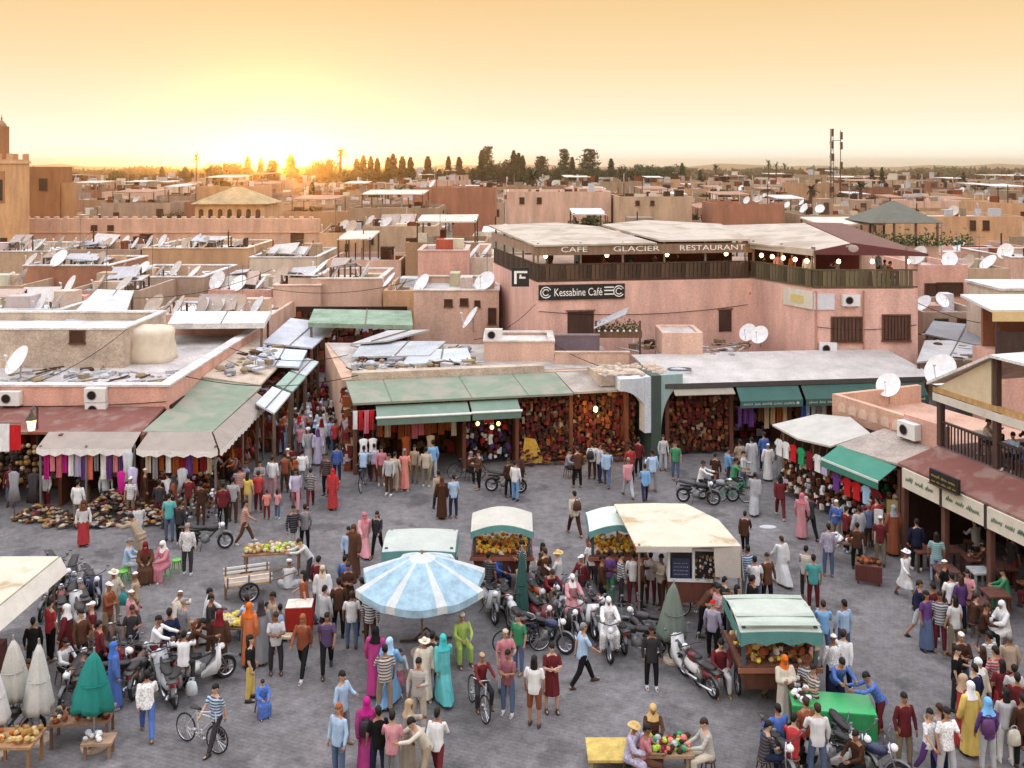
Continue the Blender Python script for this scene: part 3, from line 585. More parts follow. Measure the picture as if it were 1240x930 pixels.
for x, y in ((-18.6, 39.1), (-16.8, 39.1), (-14.9, 39.1), (-11.7, 39.1), (-11.6, 42.7), (-11.6, 46.2)):
    m = MB(); m.tube([(x, y, 0), (x, y, 2.7)], .045, 6); m.obj('post', MT['metal'], e, col=(.2,.18,.17))
# roof room of rubble on the block, and its tarpaulin-covered stack
house(-31, xat(150, 48.6), 48.6, 54.5, zat(399, 48.6), DUST, 'roof room with rubble walls and a barred vent above the shop block', z0=3.7, roofc=ROOFW, coping=(.66,.64,.62), wins=[(xat(94, 48.6), zat(408, 48.6), .65, .55)], name='roof_room', cat='building')
for o in list(bpy.data.objects):
    if o.name.startswith('wall') and o.parent and o.parent.name == 'roof_room': o.data.materials[0] = MT['rubble']
e = empty('tarpaulin_stack', (xat(181, 50.5), 50.6, 3.75), 0, 'boxy stack wrapped in a cream tarpaulin on the shop block roof', 'tarpaulin')
m = MB(); rr = random.Random(3); rings = []
for z_, s in ((0, 1.12), (.3, 1.04), (.7, 1.03), (1.1, .95), (1.45, .97), (1.68, .88), (1.78, .55)):
    rings.append([Vector((s*1.12*(abs(math.cos(t))**.6)*math.copysign(1, math.cos(t)) + rr.uniform(-.09,.09), s*1.0*(abs(math.sin(t))**.4)*math.copysign(1, math.sin(t)) + rr.uniform(-.05,.05), z_+rr.uniform(-.04,.04))) for t in [2*math.pi*k/24 for k in range(24)]])
m.loft(rings); m.obj('cover', MT['canvas'], e, smooth=True, col=(.62,.54,.42))
for z_ in (): m = MB(); m.tube([(1.2*math.copysign(abs(math.cos(t))**.4, math.cos(t)), 1.08*math.copysign(abs(math.sin(t))**.4, math.sin(t)), z_) for t in [2*math.pi*k/24 for k in range(25)]], .02, 4); m.obj('rope', MT['wood'], e, col=(.2,.14,.08))
# ---- centre shop row
S0, S1 = (-6.95, 43.9), (6.2, 46.5); loc, rz, LN = frame(S0, S1); e = empty('shop_row', loc, rz, 'low shop row with a long green awning roof and leather stalls', 'building'); CR = e
m = MB(); prism(m, [(.3, 2.9), (LN, 2.9), (LN+.6, 9.0), (-1.2, 13.0), (-.5, 3.0)], 0, 3.62); m.obj('wall', MT['plaster'], e, col=(.50,.33,.24))
m = MB(); prism(m, [(-.05, 2.6), (LN-4.2, 2.6), (LN-4.2, 3.2), (-.05, 3.2)], 3.5, 4.0); m.obj('parapet', MT['rubble'], e)
m = MB(); prism(m, [(.2, 3.25), (LN, 3.25), (LN+.5, 8.9), (-1.1, 12.9)], 3.6, 3.66); m.obj('roof', MT['roof'], e, col=(.38,.34,.31))
m = MB(); m.slab([A(-.1, -.25, 3.27), A(9.9, -.25, 3.27), A(9.7, 2.55, 3.66), A(-.35, 2.55, 3.66)], .1); m.obj('green_roof', MT['roof_green'], e)
m = MB(); m.slab([A(9.95, -.2, 3.3), A(12.6, -.1, 3.3), A(12.2, 2.55, 3.66), A(9.75, 2.55, 3.66)], .1); m.obj('grey_roof', MT['roof'], e, col=(.33,.29,.25))
for k in range(3):
    x = 1.6 + k*3.1 + .5*(k == 1); m = MB(); m.tube([(x, -.24, 3.28), (x-.2, 2.5, 3.67)], .022, 4); m.obj('seam', MT['wood'], e, col=(.17,.22,.16))
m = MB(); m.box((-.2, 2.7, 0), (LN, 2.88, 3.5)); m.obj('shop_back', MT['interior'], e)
for x in (0, 2.4, 4.9, 7.35, 9.9, 12.6):
    m = MB(); m.box((x-.08, .1, 0), (x+.08, 2.75, 3.2)); m.obj('partition', MT['wood'], e, col=(.15,.055,.03))
for a, b, z_, lab in ((.9, 5.0, 2.98, 'pale'), (5.1, 7.3, 3.0, 'short')):
    m = MB(); m.slab([A(a, -1.0, z_-.25), A(b, -1.0, z_-.25), A(b, -.1, z_+.1), A(a, -.1, z_+.1)], .03); m.obj('awning', MT['canvas'], e, col=(.17,.24,.19))
    m = MB(); m.tube([(a-.05, -1.04, z_-.22), (b+.05, -1.04, z_-.22)], .06, 6); m.obj('roller', MT['paint'], e, col=(.66,.66,.62))
    m = MB(); m.box((a, -1.05, z_-.55), (b, -1.03, z_-.27)); m.obj('valance', MT['canvas'], e, col=(.13,.2,.16))
# ---- the two arches and the pier between them
loc, rz, _ = frame((5.9, 46.3), (8.0, 46.8)); e = empty('arch_pier', loc, rz, 'whitewashed masonry pier with arch springers on both sides', 'arch')
def springer(m, x0, x1, z0, z1, y0, y1, n=10):
    """masonry above a quarter arch that springs at x0,z0 and reaches the crown level z1 at x1"""
    cur = [(x0 + (x1-x0)*(1-math.cos(t)), z0 + (z1-z0)*math.sin(t)) for t in [math.pi/2*i/n for i in range(n+1)]]
    poly = [(x0, z1+.55)] + cur + [(x1, z1+.55)]; k = len(poly)
    m.add([(p, y0, q) for p, q in poly] + [(p, y1, q) for p, q in poly], [tuple(range(k)), tuple(range(2*k-1, k-1, -1))] + [(i, i+k, (i+1)%k+k, (i+1)%k) for i in range(k)])
m = MB(); m.box((.52, -.35, 0), (1.0, 2.6, 3.95)); m.obj('pier', MT['paint'], e, col=(.05,.075,.065))
m = MB(); springer(m, .5, -1.0, 1.5, 3.3, -.3, .4); m.box((.2, -.32, 1.3), (.515, .42, 3.9)); m.obj('springer', MT['plaster'], e, col=(.52,.56,.60))
m = MB(); springer(m, 1.02, 2.1, 1.3, 3.4, -.3, .4); m.obj('springer', MT['paint'], e, col=(.28,.38,.38))
m = MB(); rr = random.Random(5)
for i in range(60): x, y, s = rr.uniform(-1.6, 1.6), rr.uniform(.1, 2.4), rr.uniform(.08, .22); m.ell((x, y, 3.9 + s*.3), (s, s, s*.6), 6, 4)
tag(m.obj('rubble_heap', MT['rubble'], e, smooth=False), kind='stuff')
m = MB(); m.box((-1.7, .45, 3.4), (1.8, 2.5, 3.93)); m.obj('wall', MT['rubble'], e)
# ---- right shop row
T0, T1 = (7.2, 46.7), (20.4, 48.4); loc, rz, LN = frame(T0, T1); e = empty('shop_row', loc, rz, 'shop row under a long corrugated roof with dark green lettered awnings', 'building'); RR = e
m = MB(); prism(m, [(.1, 2.9), (LN, 2.9), (LN, 4.6), (.1, 5.2)], 0, 3.75); m.obj('wall', MT['plaster'], e, col=(.45,.27,.2))
m = MB(); m.slab([A(-.1, -.35, 3.5), A(LN+.2, -.35, 3.5), A(LN, 4.4, 4.0), A(-.5, 4.4, 4.0)], .08); m.obj('corrugated_roof', MT['sheet'], e, col=(.46,.43,.41))
m = MB(); m.box((-.1, -.42, 3.30), (LN+.2, -.36, 3.52)); m.obj('fascia', MT['metal'], e, col=(.08,.08,.08))
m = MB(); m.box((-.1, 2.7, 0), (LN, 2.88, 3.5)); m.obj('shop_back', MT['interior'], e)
for x in (.15, 3.3, 6.2, 9.4, 12.9):
    m = MB(); m.box((x-.09, .1, 0), (x+.09, 2.75, 3.4)); m.obj('partition', MT['wood'], e, col=(.13,.05,.03))
rr = random.Random(11)
for a, b, c in ((3.35, 6.4, (.05,.115,.10)), (6.55, 12.7, (.045,.10,.085))):
    m = MB(); m.slab([A(a, -.95, 2.75), A(b, -.95, 2.75), A(b, -.38, 3.28), A(a, -.38, 3.28)], .03); o = m.obj('awning', MT['canvas'], e, col=c)
    m = MB(); m.box((a, -.98, 2.42), (b, -.955, 2.75)); o = m.obj('valance', MT['canvas'], e, col=c)
    m = MB(); scribble(m, a+.15, b-.2, 2.59, .2, -.982, rr); tag(m.obj('lettering', MT['letter_white'], o), kind='stuff')
m = MB(); m.slab([A(.3, -.7, 3.05), A(3.2, -.7, 3.05), A(3.2, -.3, 3.3), A(.3, -.3, 3.3)], .03); m.obj('awning', MT['canvas'], e, col=(.30,.27,.22))
m = MB(); m.torus((1.2, 1.6, 3.78), (0, .1, 1), .55, .05, 20, 5); m.obj('painted_ring', MT['metal'], e, col=(.12,.12,.16))
# ---- the big pink cafe with its roof terrace
PA, PB, PC, PD, PE, PF, PG = (-1.27, 66.2), (1.38, 55.25), (13.75, 57.3), (15.97, 52.5), (21.5, 52.5), (21.5, 70), (-1.27, 72)
WT = 7.2
e = empty('cafe_building', (0, 0, 0), 0, 'large pink two-wing cafe with railed roof terrace and cream canopies', 'building'); CB = e
m = MB(); prism(m, [PA, PB, PC, PD, PE, PF, PG], 0, WT); m.obj('wall', MT['plaster'], e, col=(.66,.41,.34))
m = MB(); prism(m, [(p[0]*.985+.15, p[1]+.12) for p in (PA, PB, PC, PD, PE, PF, PG)], WT, WT+.05); m.obj('terrace_floor', MT['roof'], e, col=(.3,.2,.15))
def seg(P, Q):   # helper giving a child frame for a wall face
    l_, r_, n_ = frame(P, Q); o = Matrix.Translation(l_) @ Matrix.Rotation(r_, 4, 'Z'); return o, n_
def place(o, M): o.matrix_local = M; return o
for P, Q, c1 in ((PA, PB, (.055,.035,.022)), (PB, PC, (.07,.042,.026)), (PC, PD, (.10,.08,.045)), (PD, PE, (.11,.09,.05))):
    M, n = seg(P, Q); x = .04; r_ = MB()
    r_.box((0, .02, WT+.06), (n, .1, WT+.14)); r_.box((0, .02, WT+.95), (n, .12, WT+1.03)); rail = place(r_.obj('railing', MT['wood'], e, col=c1), M)
    w1 = .24; sl = MB(); sl.box((0, .045, WT+.14), (w1-.035, .075, WT+.95)); me = sl.mesh('slat'); me.materials.append(MT['wood'])
    while x + w1 < n:
        s_ = link('slat', me, None, rail, (x, 0, rnd.uniform(-.02, .01)), col=[q*(.5+1.0*((int(x*40)*7919) % 100)/100) for q in c1]); x += w1
    x = .1
    while x < n:
        p_ = MB(); p_.box((x-.05, .13, WT+.04), (x+.05, .23, WT+2.2)); place(p_.obj('post', MT['metal'], e, col=(.25,.2,.15)), M); x += 2.45
M, n = seg(PB, PC); m = MB(); m.box((-.2, -.15, 8.72), (n+.1, .05, 9.28)); fas = place(m.obj('fascia', MT['wood'], e, col=(.22,.14,.09)), M)
for body, cx_, wd in (('CAFE', 2.1, 1.5), ('GLACIER', 5.7, 2.7), ('RESTAURANT', 10.2, 3.9)): text(body, .42, fas, (cx_, -.165, 9.02), MT['letter_white'], width=wd)
M2, n2 = seg(PA, PB); m = MB(); m.box((0, -.1, 8.75), (n2, .05, 9.25)); place(m.obj('fascia', MT['wood'], e, col=(.30,.20,.14)), M2)
m = MB(); m.slab([A(-1.6, 67, 9.7), A(1.25, 55.0, 9.32), A(8.2, 56.1, 9.36), A(5.6, 63, 9.85), A(3, 66.5, 9.9)], .1); m.obj('canopy', MT['canopy_grey'], e)
m = MB(); m.slab([A(5.7, 63.05, 9.98), A(8.4, 56.2, 9.50), A(13.7, 57.0, 9.50), A(13.9, 66, 9.85), A(9, 67, 10.05)], .1); m.obj('canopy', MT['canopy_grey'], e)
m = MB(); m.slab([A(13.75, 66, 9.75), A(13.6, 56.9, 9.3), A(16.2, 52.2, 9.2), A(17.9, 52.1, 9.6), A(19.5, 66, 9.9)], .1); m.obj('canopy', MT['canopy_grey'], e)
m = MB(); m.slab([A(18.0, 52.15, 9.6), A(21.9, 52.15, 9.05), A(22, 66, 9.9), A(19.55, 66, 9.95)], .1); m.obj('canopy', MT['canvas'], e, col=(.15,.075,.06))
m = MB(); m.add([(15.9, 52.12, 9.05), (21.9, 52.12, 8.95), (21.9, 52.12, 9.1), (17.95, 52.12, 9.66), (15.9, 52.12, 9.25)] + [(15.9, 52.2, 9.05), (21.9, 52.2, 8.95), (21.9, 52.2, 9.1), (17.95, 52.2, 9.66), (15.9, 52.2, 9.25)], [(0,1,2,3,4), (9,8,7,6,5)] + [(i, i+5, (i+1)%5+5, (i+1)%5) for i in range(5)]); gb = m.obj('gable', MT['canvas'], e, col=(.13,.042,.042))
m = MB(); m.ell((17.95, 52.1, 9.36), (.28, .04, .2), 10, 6); m.obj('medallion', MT['paint'], gb, col=(.4,.33,.3))
M3, n3 = seg(PC, PD); m = MB(); m.box((0, -.1, 8.95), (n3, .02, 9.3)); place(m.obj('valance', MT['canvas'], e, col=(.5,.42,.32)), M3)
m = MB(); m.box((4, 60.8, WT+.05), (13.5, 61.0, 9.4)); m.box((14.5, 60.8, WT+.05), (21.4, 61.0, 9.2)); m.obj('back_screen', MT['canvas'], e, col=(.13,.02,.02))
for a, b in ((1.9, 55.9), (5.4, 56.4), (8.9, 56.9), (12.4, 57.4), (14.2, 56.4), (15.0, 54.8), (15.8, 53.1), (17.4, 52.8), (19.2, 52.8), (21.1, 52.8), (14.6, 55.6), (15.4, 53.9)):
    m = MB(); m.tube([(a, b, 9.0), (a, b, 8.72)], .012, 4); o = m.obj('lamp_cord', MT['rubber'], e); m = MB(); m.ell((a, b, 8.62), (.11, .11, .12), 8, 6); m.obj('bulb', MT['bulb'], o)
# windows, signs and fittings on the cafe
def cafe_win(px, py, w_, h_, Y, **k): return window((xat(px, Y), Y, zat(py, Y)), CB, w_, h_, **k)
for px, py, a, b in ((1025, 399, 1.55, 1.25), (1085, 397, 1.4, 1.3)):
    o = cafe_win(px, py, a, b, 52.5, col=(.13,.06,.035)); x = xat(px, 52.5)
    for k in range(7): s_ = MB(); s_.box((x-a/2+.1+k*(a-.2)/7, 52.40, zat(py, 52.5)-b/2+.05), (x-a/2+.1+(k+.7)*(a-.2)/7, 52.455, zat(py, 52.5)+b/2-.05)); s_.obj('slat', MT['wood'], o, col=(.09,.045,.03))
Mi = M
def on_front(px, py):   # local x and z on the main front of the cafe
    k = (PC[1]-PB[1])/(PC[0]-PB[0]); t = (px-CX)/F; X = (t*PB[1] - t*k*PB[0])/(1 - t*k); Y = PB[1] + k*(X-PB[0]); return math.hypot(X-PB[0], Y-PB[1]), zat(py, Y)
for px, py, a, b, nm in ((878, 388, .75, 1.25, 'window'), (703, 393, 1.5, 1.5, 'doorway'), (912, 362, .3, .6, 'vent')):
    u, z_ = on_front(px, py); m = MB(); m.box((u-a/2, -.05, z_-b/2), (u+a/2, .02, z_+b/2)); place(m.obj(nm, MT['wood'], CB, col=(.06,.03,.022)), M)
    m = MB(); m.box((u-a/2-.08, -.09, z_+b/2), (u+a/2+.08, .02, z_+b/2+.08)); place(m.obj('lintel', MT['wood'], CB, col=(.2,.1,.06)), M)
loc, rz, _ = frame(PB, PC)
sg = empty('cafe_sign', loc, rz, 'black banner sign with white cafe name and curled ornaments on the pink wall', 'sign')
m = MB(); m.box((.1, -.09, 6.22), (5.05, -.005, 7.06)); m.obj('board', MT['sign_black'], sg)
text('Kessabine Café', .62, sg, (2.35, -.1, 6.62), MT['letter_white'], width=2.75)
for cx_ in (.5, 4.7):
    for r0 in (.3, .17): m = MB(); m.tube([(cx_+r0*math.cos(t), -.1, 6.64+r0*math.sin(t)) for t in [.5+5.2*i/14 for i in range(15)]], .03, 4); m.obj('curl', MT['letter_white'], sg)
for zz in (6.45, 6.66, 6.84): m = MB(); m.box((3.85, -.105, zz), (4.4, -.092, zz+.07)); m.obj('stroke', MT['letter_white'], sg)
sg = empty('cafe_sign', tuple(aty(620, 335, 55.0)), 0, 'small black sign with a white square letter mark at the cafe corner', 'sign')
m = MB(); m.box((-.02, -.05, -.55), (.95, .05, .5)); m.obj('board', MT['sign_black'], sg)
m = MB(); m.box((.12, -.07, -.4), (.26, -.051, .32)); m.box((.27, -.07, .2), (.85, -.051, .32)); m.box((.4, -.07, -.1), (.75, -.051, .0)); m.box((.42, -.07, -.02), (.52, -.051, .12)); m.obj('letter_mark', MT['letter_white'], sg)
m = MB(); m.box((.3, .04, -.3), (.4, .6, -.2)); m.obj('bracket', MT['metal'], sg, col=(.1,.1,.1))
loc, rz, _ = frame(PC, PD); sg = empty('wall_sign', loc, rz, 'faded pale sign board with a dim yellow patch wrapped round the cafe wing corner', 'sign')
m = MB(); m.box((3.0, -.08, 6.1), (5.28, -.01, 7.05)); m.obj('board', MT['sign_cream'], sg)
m = MB(); m.box((3.6, -.095, 6.35), (4.6, -.082, 6.75)); m.obj('yellow_patch', MT['paint'], sg, col=(.6,.5,.2))
m = MB(); m.box((PD[0]+.02, PD[1]-.08, 6.1), (PD[0]+1.1, PD[1]-.01, 6.95)); o = m.obj('side_board', MT['paint'], sg, col=(.60,.60,.63)); o.matrix_parent_inverse = (Matrix.Translation(loc) @ Matrix.Rotation(rz, 4, 'Z')).inverted()
m = MB(); m.tube([(16.1, 52.42, 7.1), (16.1, 52.42, 3.9)], .05, 6); m.obj('drainpipe', MT['metal'], CB, col=(.5,.25,.2)); m = MB(); m.tube([(18.6, 52.42, 7.1), (18.6, 52.42, 3.9)], .04, 6); m.obj('drainpipe', MT['metal'], CB, col=(.45,.22,.17))
# low walls and planter before the cafe
e = empty('roof_wall', (0, 0, 0), 0, 'low grey purple roof wall in front of the cafe doorway', 'wall'); Y = 52.2
m = MB(); m.box((xat(672, Y), Y, 3.5), (xat(726, Y), Y+.25, zat(407, Y))); m.obj('wall', MT['plaster'], e, col=(.16,.12,.14))
m = MB(); m.box((xat(672, Y)-.03, Y-.03, zat(407, Y)), (xat(726, Y)+.03, Y+.28, zat(405, Y))); m.obj('coping', MT['roof'], e, col=(.25,.2,.2))
e = empty('roof_wall', (0, 0, 0), 0, 'low salmon roof wall above the grey end of the shop row', 'wall'); Y = 50.3
m = MB(); m.box((xat(672, Y), Y, 3.4), (xat(762, Y), Y+.25, zat(428, Y))); m.obj('wall', MT['plaster'], e, col=SALMON)
m = MB(); m.box((xat(672, Y)-.03, Y-.03, zat(428, Y)), (xat(762, Y)+.03, Y+.28, zat(426, Y))); m.obj('coping', MT['roof'], e, col=(.5,.36,.28))
Y = 53; e = empty('roof_kiosk', (xat(745, Y), Y, 3.6), 0, 'little roof kiosk with sloping grey sheet, planter and white string of lamps', 'kiosk')
h0 = zat(408, Y)-3.6
m = MB(); m.slab([A(-1.2, -.5, h0+.55), A(.5, -.5, h0+1.3), A(.9, 1.2, h0+1.45), A(-.8, 1.2, h0+.7)], .05); m.obj('sheet', MT['sheet'], e, col=(.42,.42,.44))
m = MB(); m.box((-1.1, -.3, h0), (1.4, .5, h0+.35)); m.obj('planter', MT['wood'], e, col=(.16,.09,.05))
for x in (-1.05, 1.3): m = MB(); m.box((x-.05, -.25, 0), (x+.05, -.15, h0+.9)); m.obj('post', MT['wood'], e, col=(.12,.07,.05))
m = MB(); leaf_cloud(m, [(Vector((rnd.uniform(-1, 1.3), rnd.uniform(-.3, .4), h0+.35+abs(rnd.gauss(0, .22)))), 1) for i in range(500)], .07); tag(m.obj('plants', MT['foliage_near'], e, col=(.10,.11,.04)), kind='stuff')
for k in range(7): m = MB(); m.ell((-.9+k*.33, -.36, h0+.38), (.07, .07, .07), 6, 5); m.obj('globe', MT['dish'], e)
# green hipped tent roof
Y = 84; e = empty('tent_pavilion', (xat(1098, Y), Y+3, 0), 0, 'roof pavilion with a grey green hipped tent roof and plants below', 'pavilion'); hw = 44*Y/F; zt = zat(270, Y); zr = zat(245, Y)
m = MB(); m.add([(-hw,-3,zt),(hw,-3,zt),(hw,3.5,zt),(-hw,3.5,zt),(-.2,0,zr),(.2,0,zr)], [(0,1,5,4),(1,2,5),(2,3,4,5),(3,0,4)]); o = m.obj('tent_roof', MT['canvas'], e, col=(.13,.13,.105)); o.modifiers.new('s', 'SOLIDIFY').thickness = .06
m = MB(); m.box((-hw+.2, -2.6, 0), (hw-.2, 3, zt-1.9)); m.obj('base', MT['plaster'], e, col=SALMON)
for sx_ in (-.9, -.3, .3, .9): m = MB(); m.box((sx_*hw-.08, -2.7, zt-2), (sx_*hw+.08, -2.55, zt+.05)); m.obj('post', MT['wood'], e, col=(.15,.1,.07))
m = MB(); leaf_cloud(m, [(Vector((rnd.uniform(-hw, hw+2.5), -2.9+rnd.uniform(-.3,.3), zt-1.9+abs(rnd.gauss(0, .5)))), 1) for i in range(900)], .14); tag(m.obj('plants', MT['foliage_near'], e, col=(.08,.12,.04)), kind='stuff')
# ---- kiosk shops on the right and the right cafe
K0, K1 = (11.5, 42.0), (14.05, 35.9); loc, rz, LN = frame(K0, K1); e = empty('kiosk_shop', loc, rz, 'corner kiosk shop with a sagging pale canvas roof and green awning', 'shop'); KS = e
m = MB(); m.slab([A(-.3, -.35, 2.72), A(1.7, -.6, 2.66), A(3.4, -.4, 2.78), A(3.6, 1.4, 3.15), A(1.8, 2.0, 3.3), A(.2, 1.6, 3.1)], .07); m.obj('canvas_roof', MT['canvas'], e, col=(.46,.44,.40))
m = MB(); m.slab([A(3.5, -.2, 2.82), A(LN+.2, -.1, 2.95), A(LN+.4, 2.0, 3.25), A(3.7, 2.0, 3.3)], .07); m.obj('lean_to_roof', MT['roof'], e, col=(.34,.29,.25))
m = MB(); m.slab([A(3.6, -1.0, 2.42), A(LN, -1.0, 2.42), A(LN, -.15, 2.85), A(3.6, -.15, 2.85)], .03); m.obj('awning', MT['canvas'], e, col=(.06,.22,.16))
m = MB(); m.box((3.6, -1.03, 2.36), (LN, -1.0, 2.44)); m.obj('white_stripe', MT['canvas'], e, col=(.6,.66,.62)); m = MB(); m.box((3.6, -1.03, 2.12), (LN, -1.005, 2.355)); m.obj('valance', MT['canvas'], e, col=(.05,.2,.15))
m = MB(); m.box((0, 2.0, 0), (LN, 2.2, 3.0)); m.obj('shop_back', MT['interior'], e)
for x in (0, 1.9, 3.5, LN-.05): m = MB(); m.box((x-.06, 0, 0), (x+.06, 2.05, 2.7)); m.obj('partition', MT['wood'], e, col=(.2,.1,.06))
m = MB(); prism(m, [(.4, 2.25), (LN+.3, 2.25), (LN+.3, 7), (.4, 7)], 0, 3.2); m.obj('wall', MT['plaster'], e, col=(.5,.3,.22))
m = MB(); m.box((.4, 2.25, 3.2), (4.8, 2.5, 3.95)); m.box((.4, 2.5, 3.2), (.65, 7, 3.95)); par_ = m.obj('parapet', MT['plaster'], e, col=(.55,.34,.25))
x = .8
while x < 4.5:
    m = MB(); pts = [(x, 3.3), (x+.45, 3.3)] + [(x+.225+.225*math.cos(t), 3.5+.2*math.sin(t)) for t in [math.pi*i/5 for i in range(6)]]; k = len(pts)
    m.add([(p, 2.22, q) for p, q in pts] + [(p, 2.27, q) for p, q in pts], [tuple(range(k)), tuple(range(2*k-1, k-1, -1))] + [(i, i+k, (i+1)%k+k, (i+1)%k) for i in range(k)]); m.obj('niche', MT['plaster'], par_, col=(.62,.45,.35)); x += .62
m = MB(); m.box((4.85, 1.9, 3.1), (LN+.3, 2.1, 4.15)); m.obj('pink_wall', MT['plaster'], e, col=PINK)
Q0, Q1 = (14.2, 35.4), (16.5, 27.0); loc, rz, LN = frame(Q0, Q1); e = empty('corner_cafe', loc, rz, 'corner cafe with maroon awning, cream lettered boards and roofed terrace above', 'building'); CC = e
m = MB(); m.slab([A(-.25, -.3, 3.08), A(LN, -.3, 3.08), A(LN, 1.2, 3.60), A(-.1, 1.2, 3.60)], .1); m.obj('awning_roof', MT['roof_maroon'], e)
rr = random.Random(21); x = .1
for k in range(4):
    m = MB(); m.box((x, -.38, 2.32), (x+1.95, -.31, 3.0)); o = m.obj('sign_board', MT['sign_cream'], e); m = MB(); scribble(m, x+.2, x+1.75, 2.66, .26, -.385, rr); tag(m.obj('lettering', MT['paint'], o, col=(.12,.2,.16)), kind='stuff')
    m = MB(); m.box((x+1.96, -.4, 2.28), (x+2.06, -.3, 3.04)); m.obj('mullion', MT['metal'], e, col=(.05,.04,.04)); x += 2.07
sg = MB(); sg.box((1.75, -.55, 3.02), (3.15, -.45, 3.5)); o = sg.obj('gold_sign', MT['sign_black'], e); m = MB(); scribble(m, 1.85, 3.05, 3.3, .16, -.552, rr); scribble(m, 1.85, 3.05, 3.12, .12, -.552, rr); tag(m.obj('lettering', MT['paint'], o, col=(.45,.33,.08)), kind='stuff')
m = MB(); m.box((1.75, -.62, 3.0), (3.15, -.4, 3.02)); m.obj('sign_shelf', MT['metal'], e, col=(.1,.08,.06))
for x in (0, 2.1, 4.2, 6.3, 8.4): m = MB(); m.box((x-.09, -.28, 0), (x+.09, -.1, 3.05)); m.obj('column', MT['wood'], e, col=(.13,.06,.045))
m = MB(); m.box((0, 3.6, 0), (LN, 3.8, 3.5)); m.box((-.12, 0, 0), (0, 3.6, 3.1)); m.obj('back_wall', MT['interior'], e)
m = MB(); prism(m, [(-.3, 3.85), (LN+6, 3.85), (LN+6, 11), (-.3, 11)], 0, 3.4); m.obj('wall', MT['plaster'], e, col=PINK)
m = MB(); m.box((-.1, 1.2, 3.42), (LN+6, 9, 3.60)); m.obj('terrace_floor', MT['roof'], e, col=(.15,.09,.08))
m = MB(); m.box((-.1, 5.6, 3.6), (LN+6, 5.8, 7.2)); m.obj('terrace_wall', MT['plaster'], e, col=(.55,.24,.10))
for x in (-.1, 2.66, 5.5, 8.4): m = MB(); m.box((x-.1, 1.3, 3.6), (x+.1, 1.5, 5.6 if x < 1 else 7.3)); m.obj('terrace_post', MT['wood'], e, col=(.08,.045,.035))
x = .1
r_ = MB(); r_.box((-.1, 1.34, 4.45), (LN, 1.44, 4.53)); rl = r_.obj('railing', MT['metal'], e, col=(.06,.04,.04)); bm_ = MB(); bm_.box((0, 1.37, 3.6), (.04, 1.41, 4.46)); me = bm_.mesh('baluster'); me.materials.append(MT['metal'])
while x < LN: link('baluster', me, None, rl, (x, 0, 0), col=(.07,.05,.05)); x += .17
m = MB(); m.slab([A(-.5, 1.1, 5.85), A(2.66, 1.1, 7.42), A(2.66, 5.9, 7.42), A(-.5, 5.9, 5.85)], .1); m.slab([A(2.67, 1.1, 7.42), A(LN+6, 1.1, 7.42), A(LN+6, 5.9, 7.5), A(2.67, 5.9, 7.5)], .1); m.obj('hipped_roof', MT['roof'], e, col=(.62,.60,.58))
m = MB(); m.box((-.35, 1.25, 5.52), (LN+6, 1.42, 5.7)); m.obj('eave_beam', MT['wood'], e, col=(.45,.28,.12)); m = MB(); m.box((-.3, 1.2, 5.22), (LN+6, 1.23, 5.5)); m.obj('valance', MT['canvas'], e, col=(.6,.57,.5))
m = MB(); m.add([(-.2, 1.3, 5.7), (2.5, 1.3, 5.7), (2.5, 1.3, 7.2)] + [(-.2, 1.36, 5.7), (2.5, 1.36, 5.7), (2.5, 1.36, 7.2)], [(0,1,2),(5,4,3),(0,3,4,1),(1,4,5,2),(2,5,3,0)]); m.obj('gable_infill', MT['canvas'], e, col=(.6,.5,.34))
for x in (3.4, 5.6): m = MB(); m.ell((x, 5.5, 6.3), (.14, .12, .16), 8, 6); m.obj('wall_lamp', MT['bulb'], e)
Y = 45; e = empty('terrace_tower', (xat(1250, Y), Y+3, 0), 0, 'upper terrace tower with a cream canopy and dark balustrade behind the corner cafe', 'building')
m = MB(); m.box((-1.6, -3, 0), (4, -.6, zat(430, Y))); m.obj('wall', MT['plaster'], e, col=PINK); m = MB(); m.box((-1.6, -3.05, zat(428, Y)), (4, -2.9, zat(402, Y))); m.obj('balustrade', MT['wood'], e, col=(.06,.035,.03))
m = MB(); m.slab([A(-2.0, -3.3, zat(374, Y)), A(4, -3.3, zat(374, Y)), A(4, -.2, zat(366, Y)), A(-2, -.2, zat(366, Y))], .12); m.obj('canopy', MT['canvas'], e, col=(.62,.60,.56)); m = MB(); m.box((-1.95, -3.32, zat(388, Y)), (4, -3.28, zat(376, Y))); m.obj('valance', MT['canvas'], e, col=(.62,.48,.24))
for x in (-1.5, 1.2): m = MB(); m.box((x-.07, -2.9, zat(430, Y)), (x+.07, -2.76, zat(374, Y))); m.obj('post', MT['wood'], e, col=(.1,.06,.05))
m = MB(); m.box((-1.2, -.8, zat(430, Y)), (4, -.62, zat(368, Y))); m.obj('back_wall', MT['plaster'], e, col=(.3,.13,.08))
e = empty('roof_building', (xat(1245, 52), 54, 0), 0, 'pale stepped roof room above the upper terrace tower', 'building'); m = MB(); m.box((-1.4, -2, 0), (4, 2, zat(352, 52))); m.obj('wall', MT['plaster'], e, col=CREAM)
m = MB(); m.box((-1.5, -2.1, zat(352, 52)), (4.1, 2.1, zat(349, 52))); m.obj('coping', MT['roof'], e, col=ROOFW)
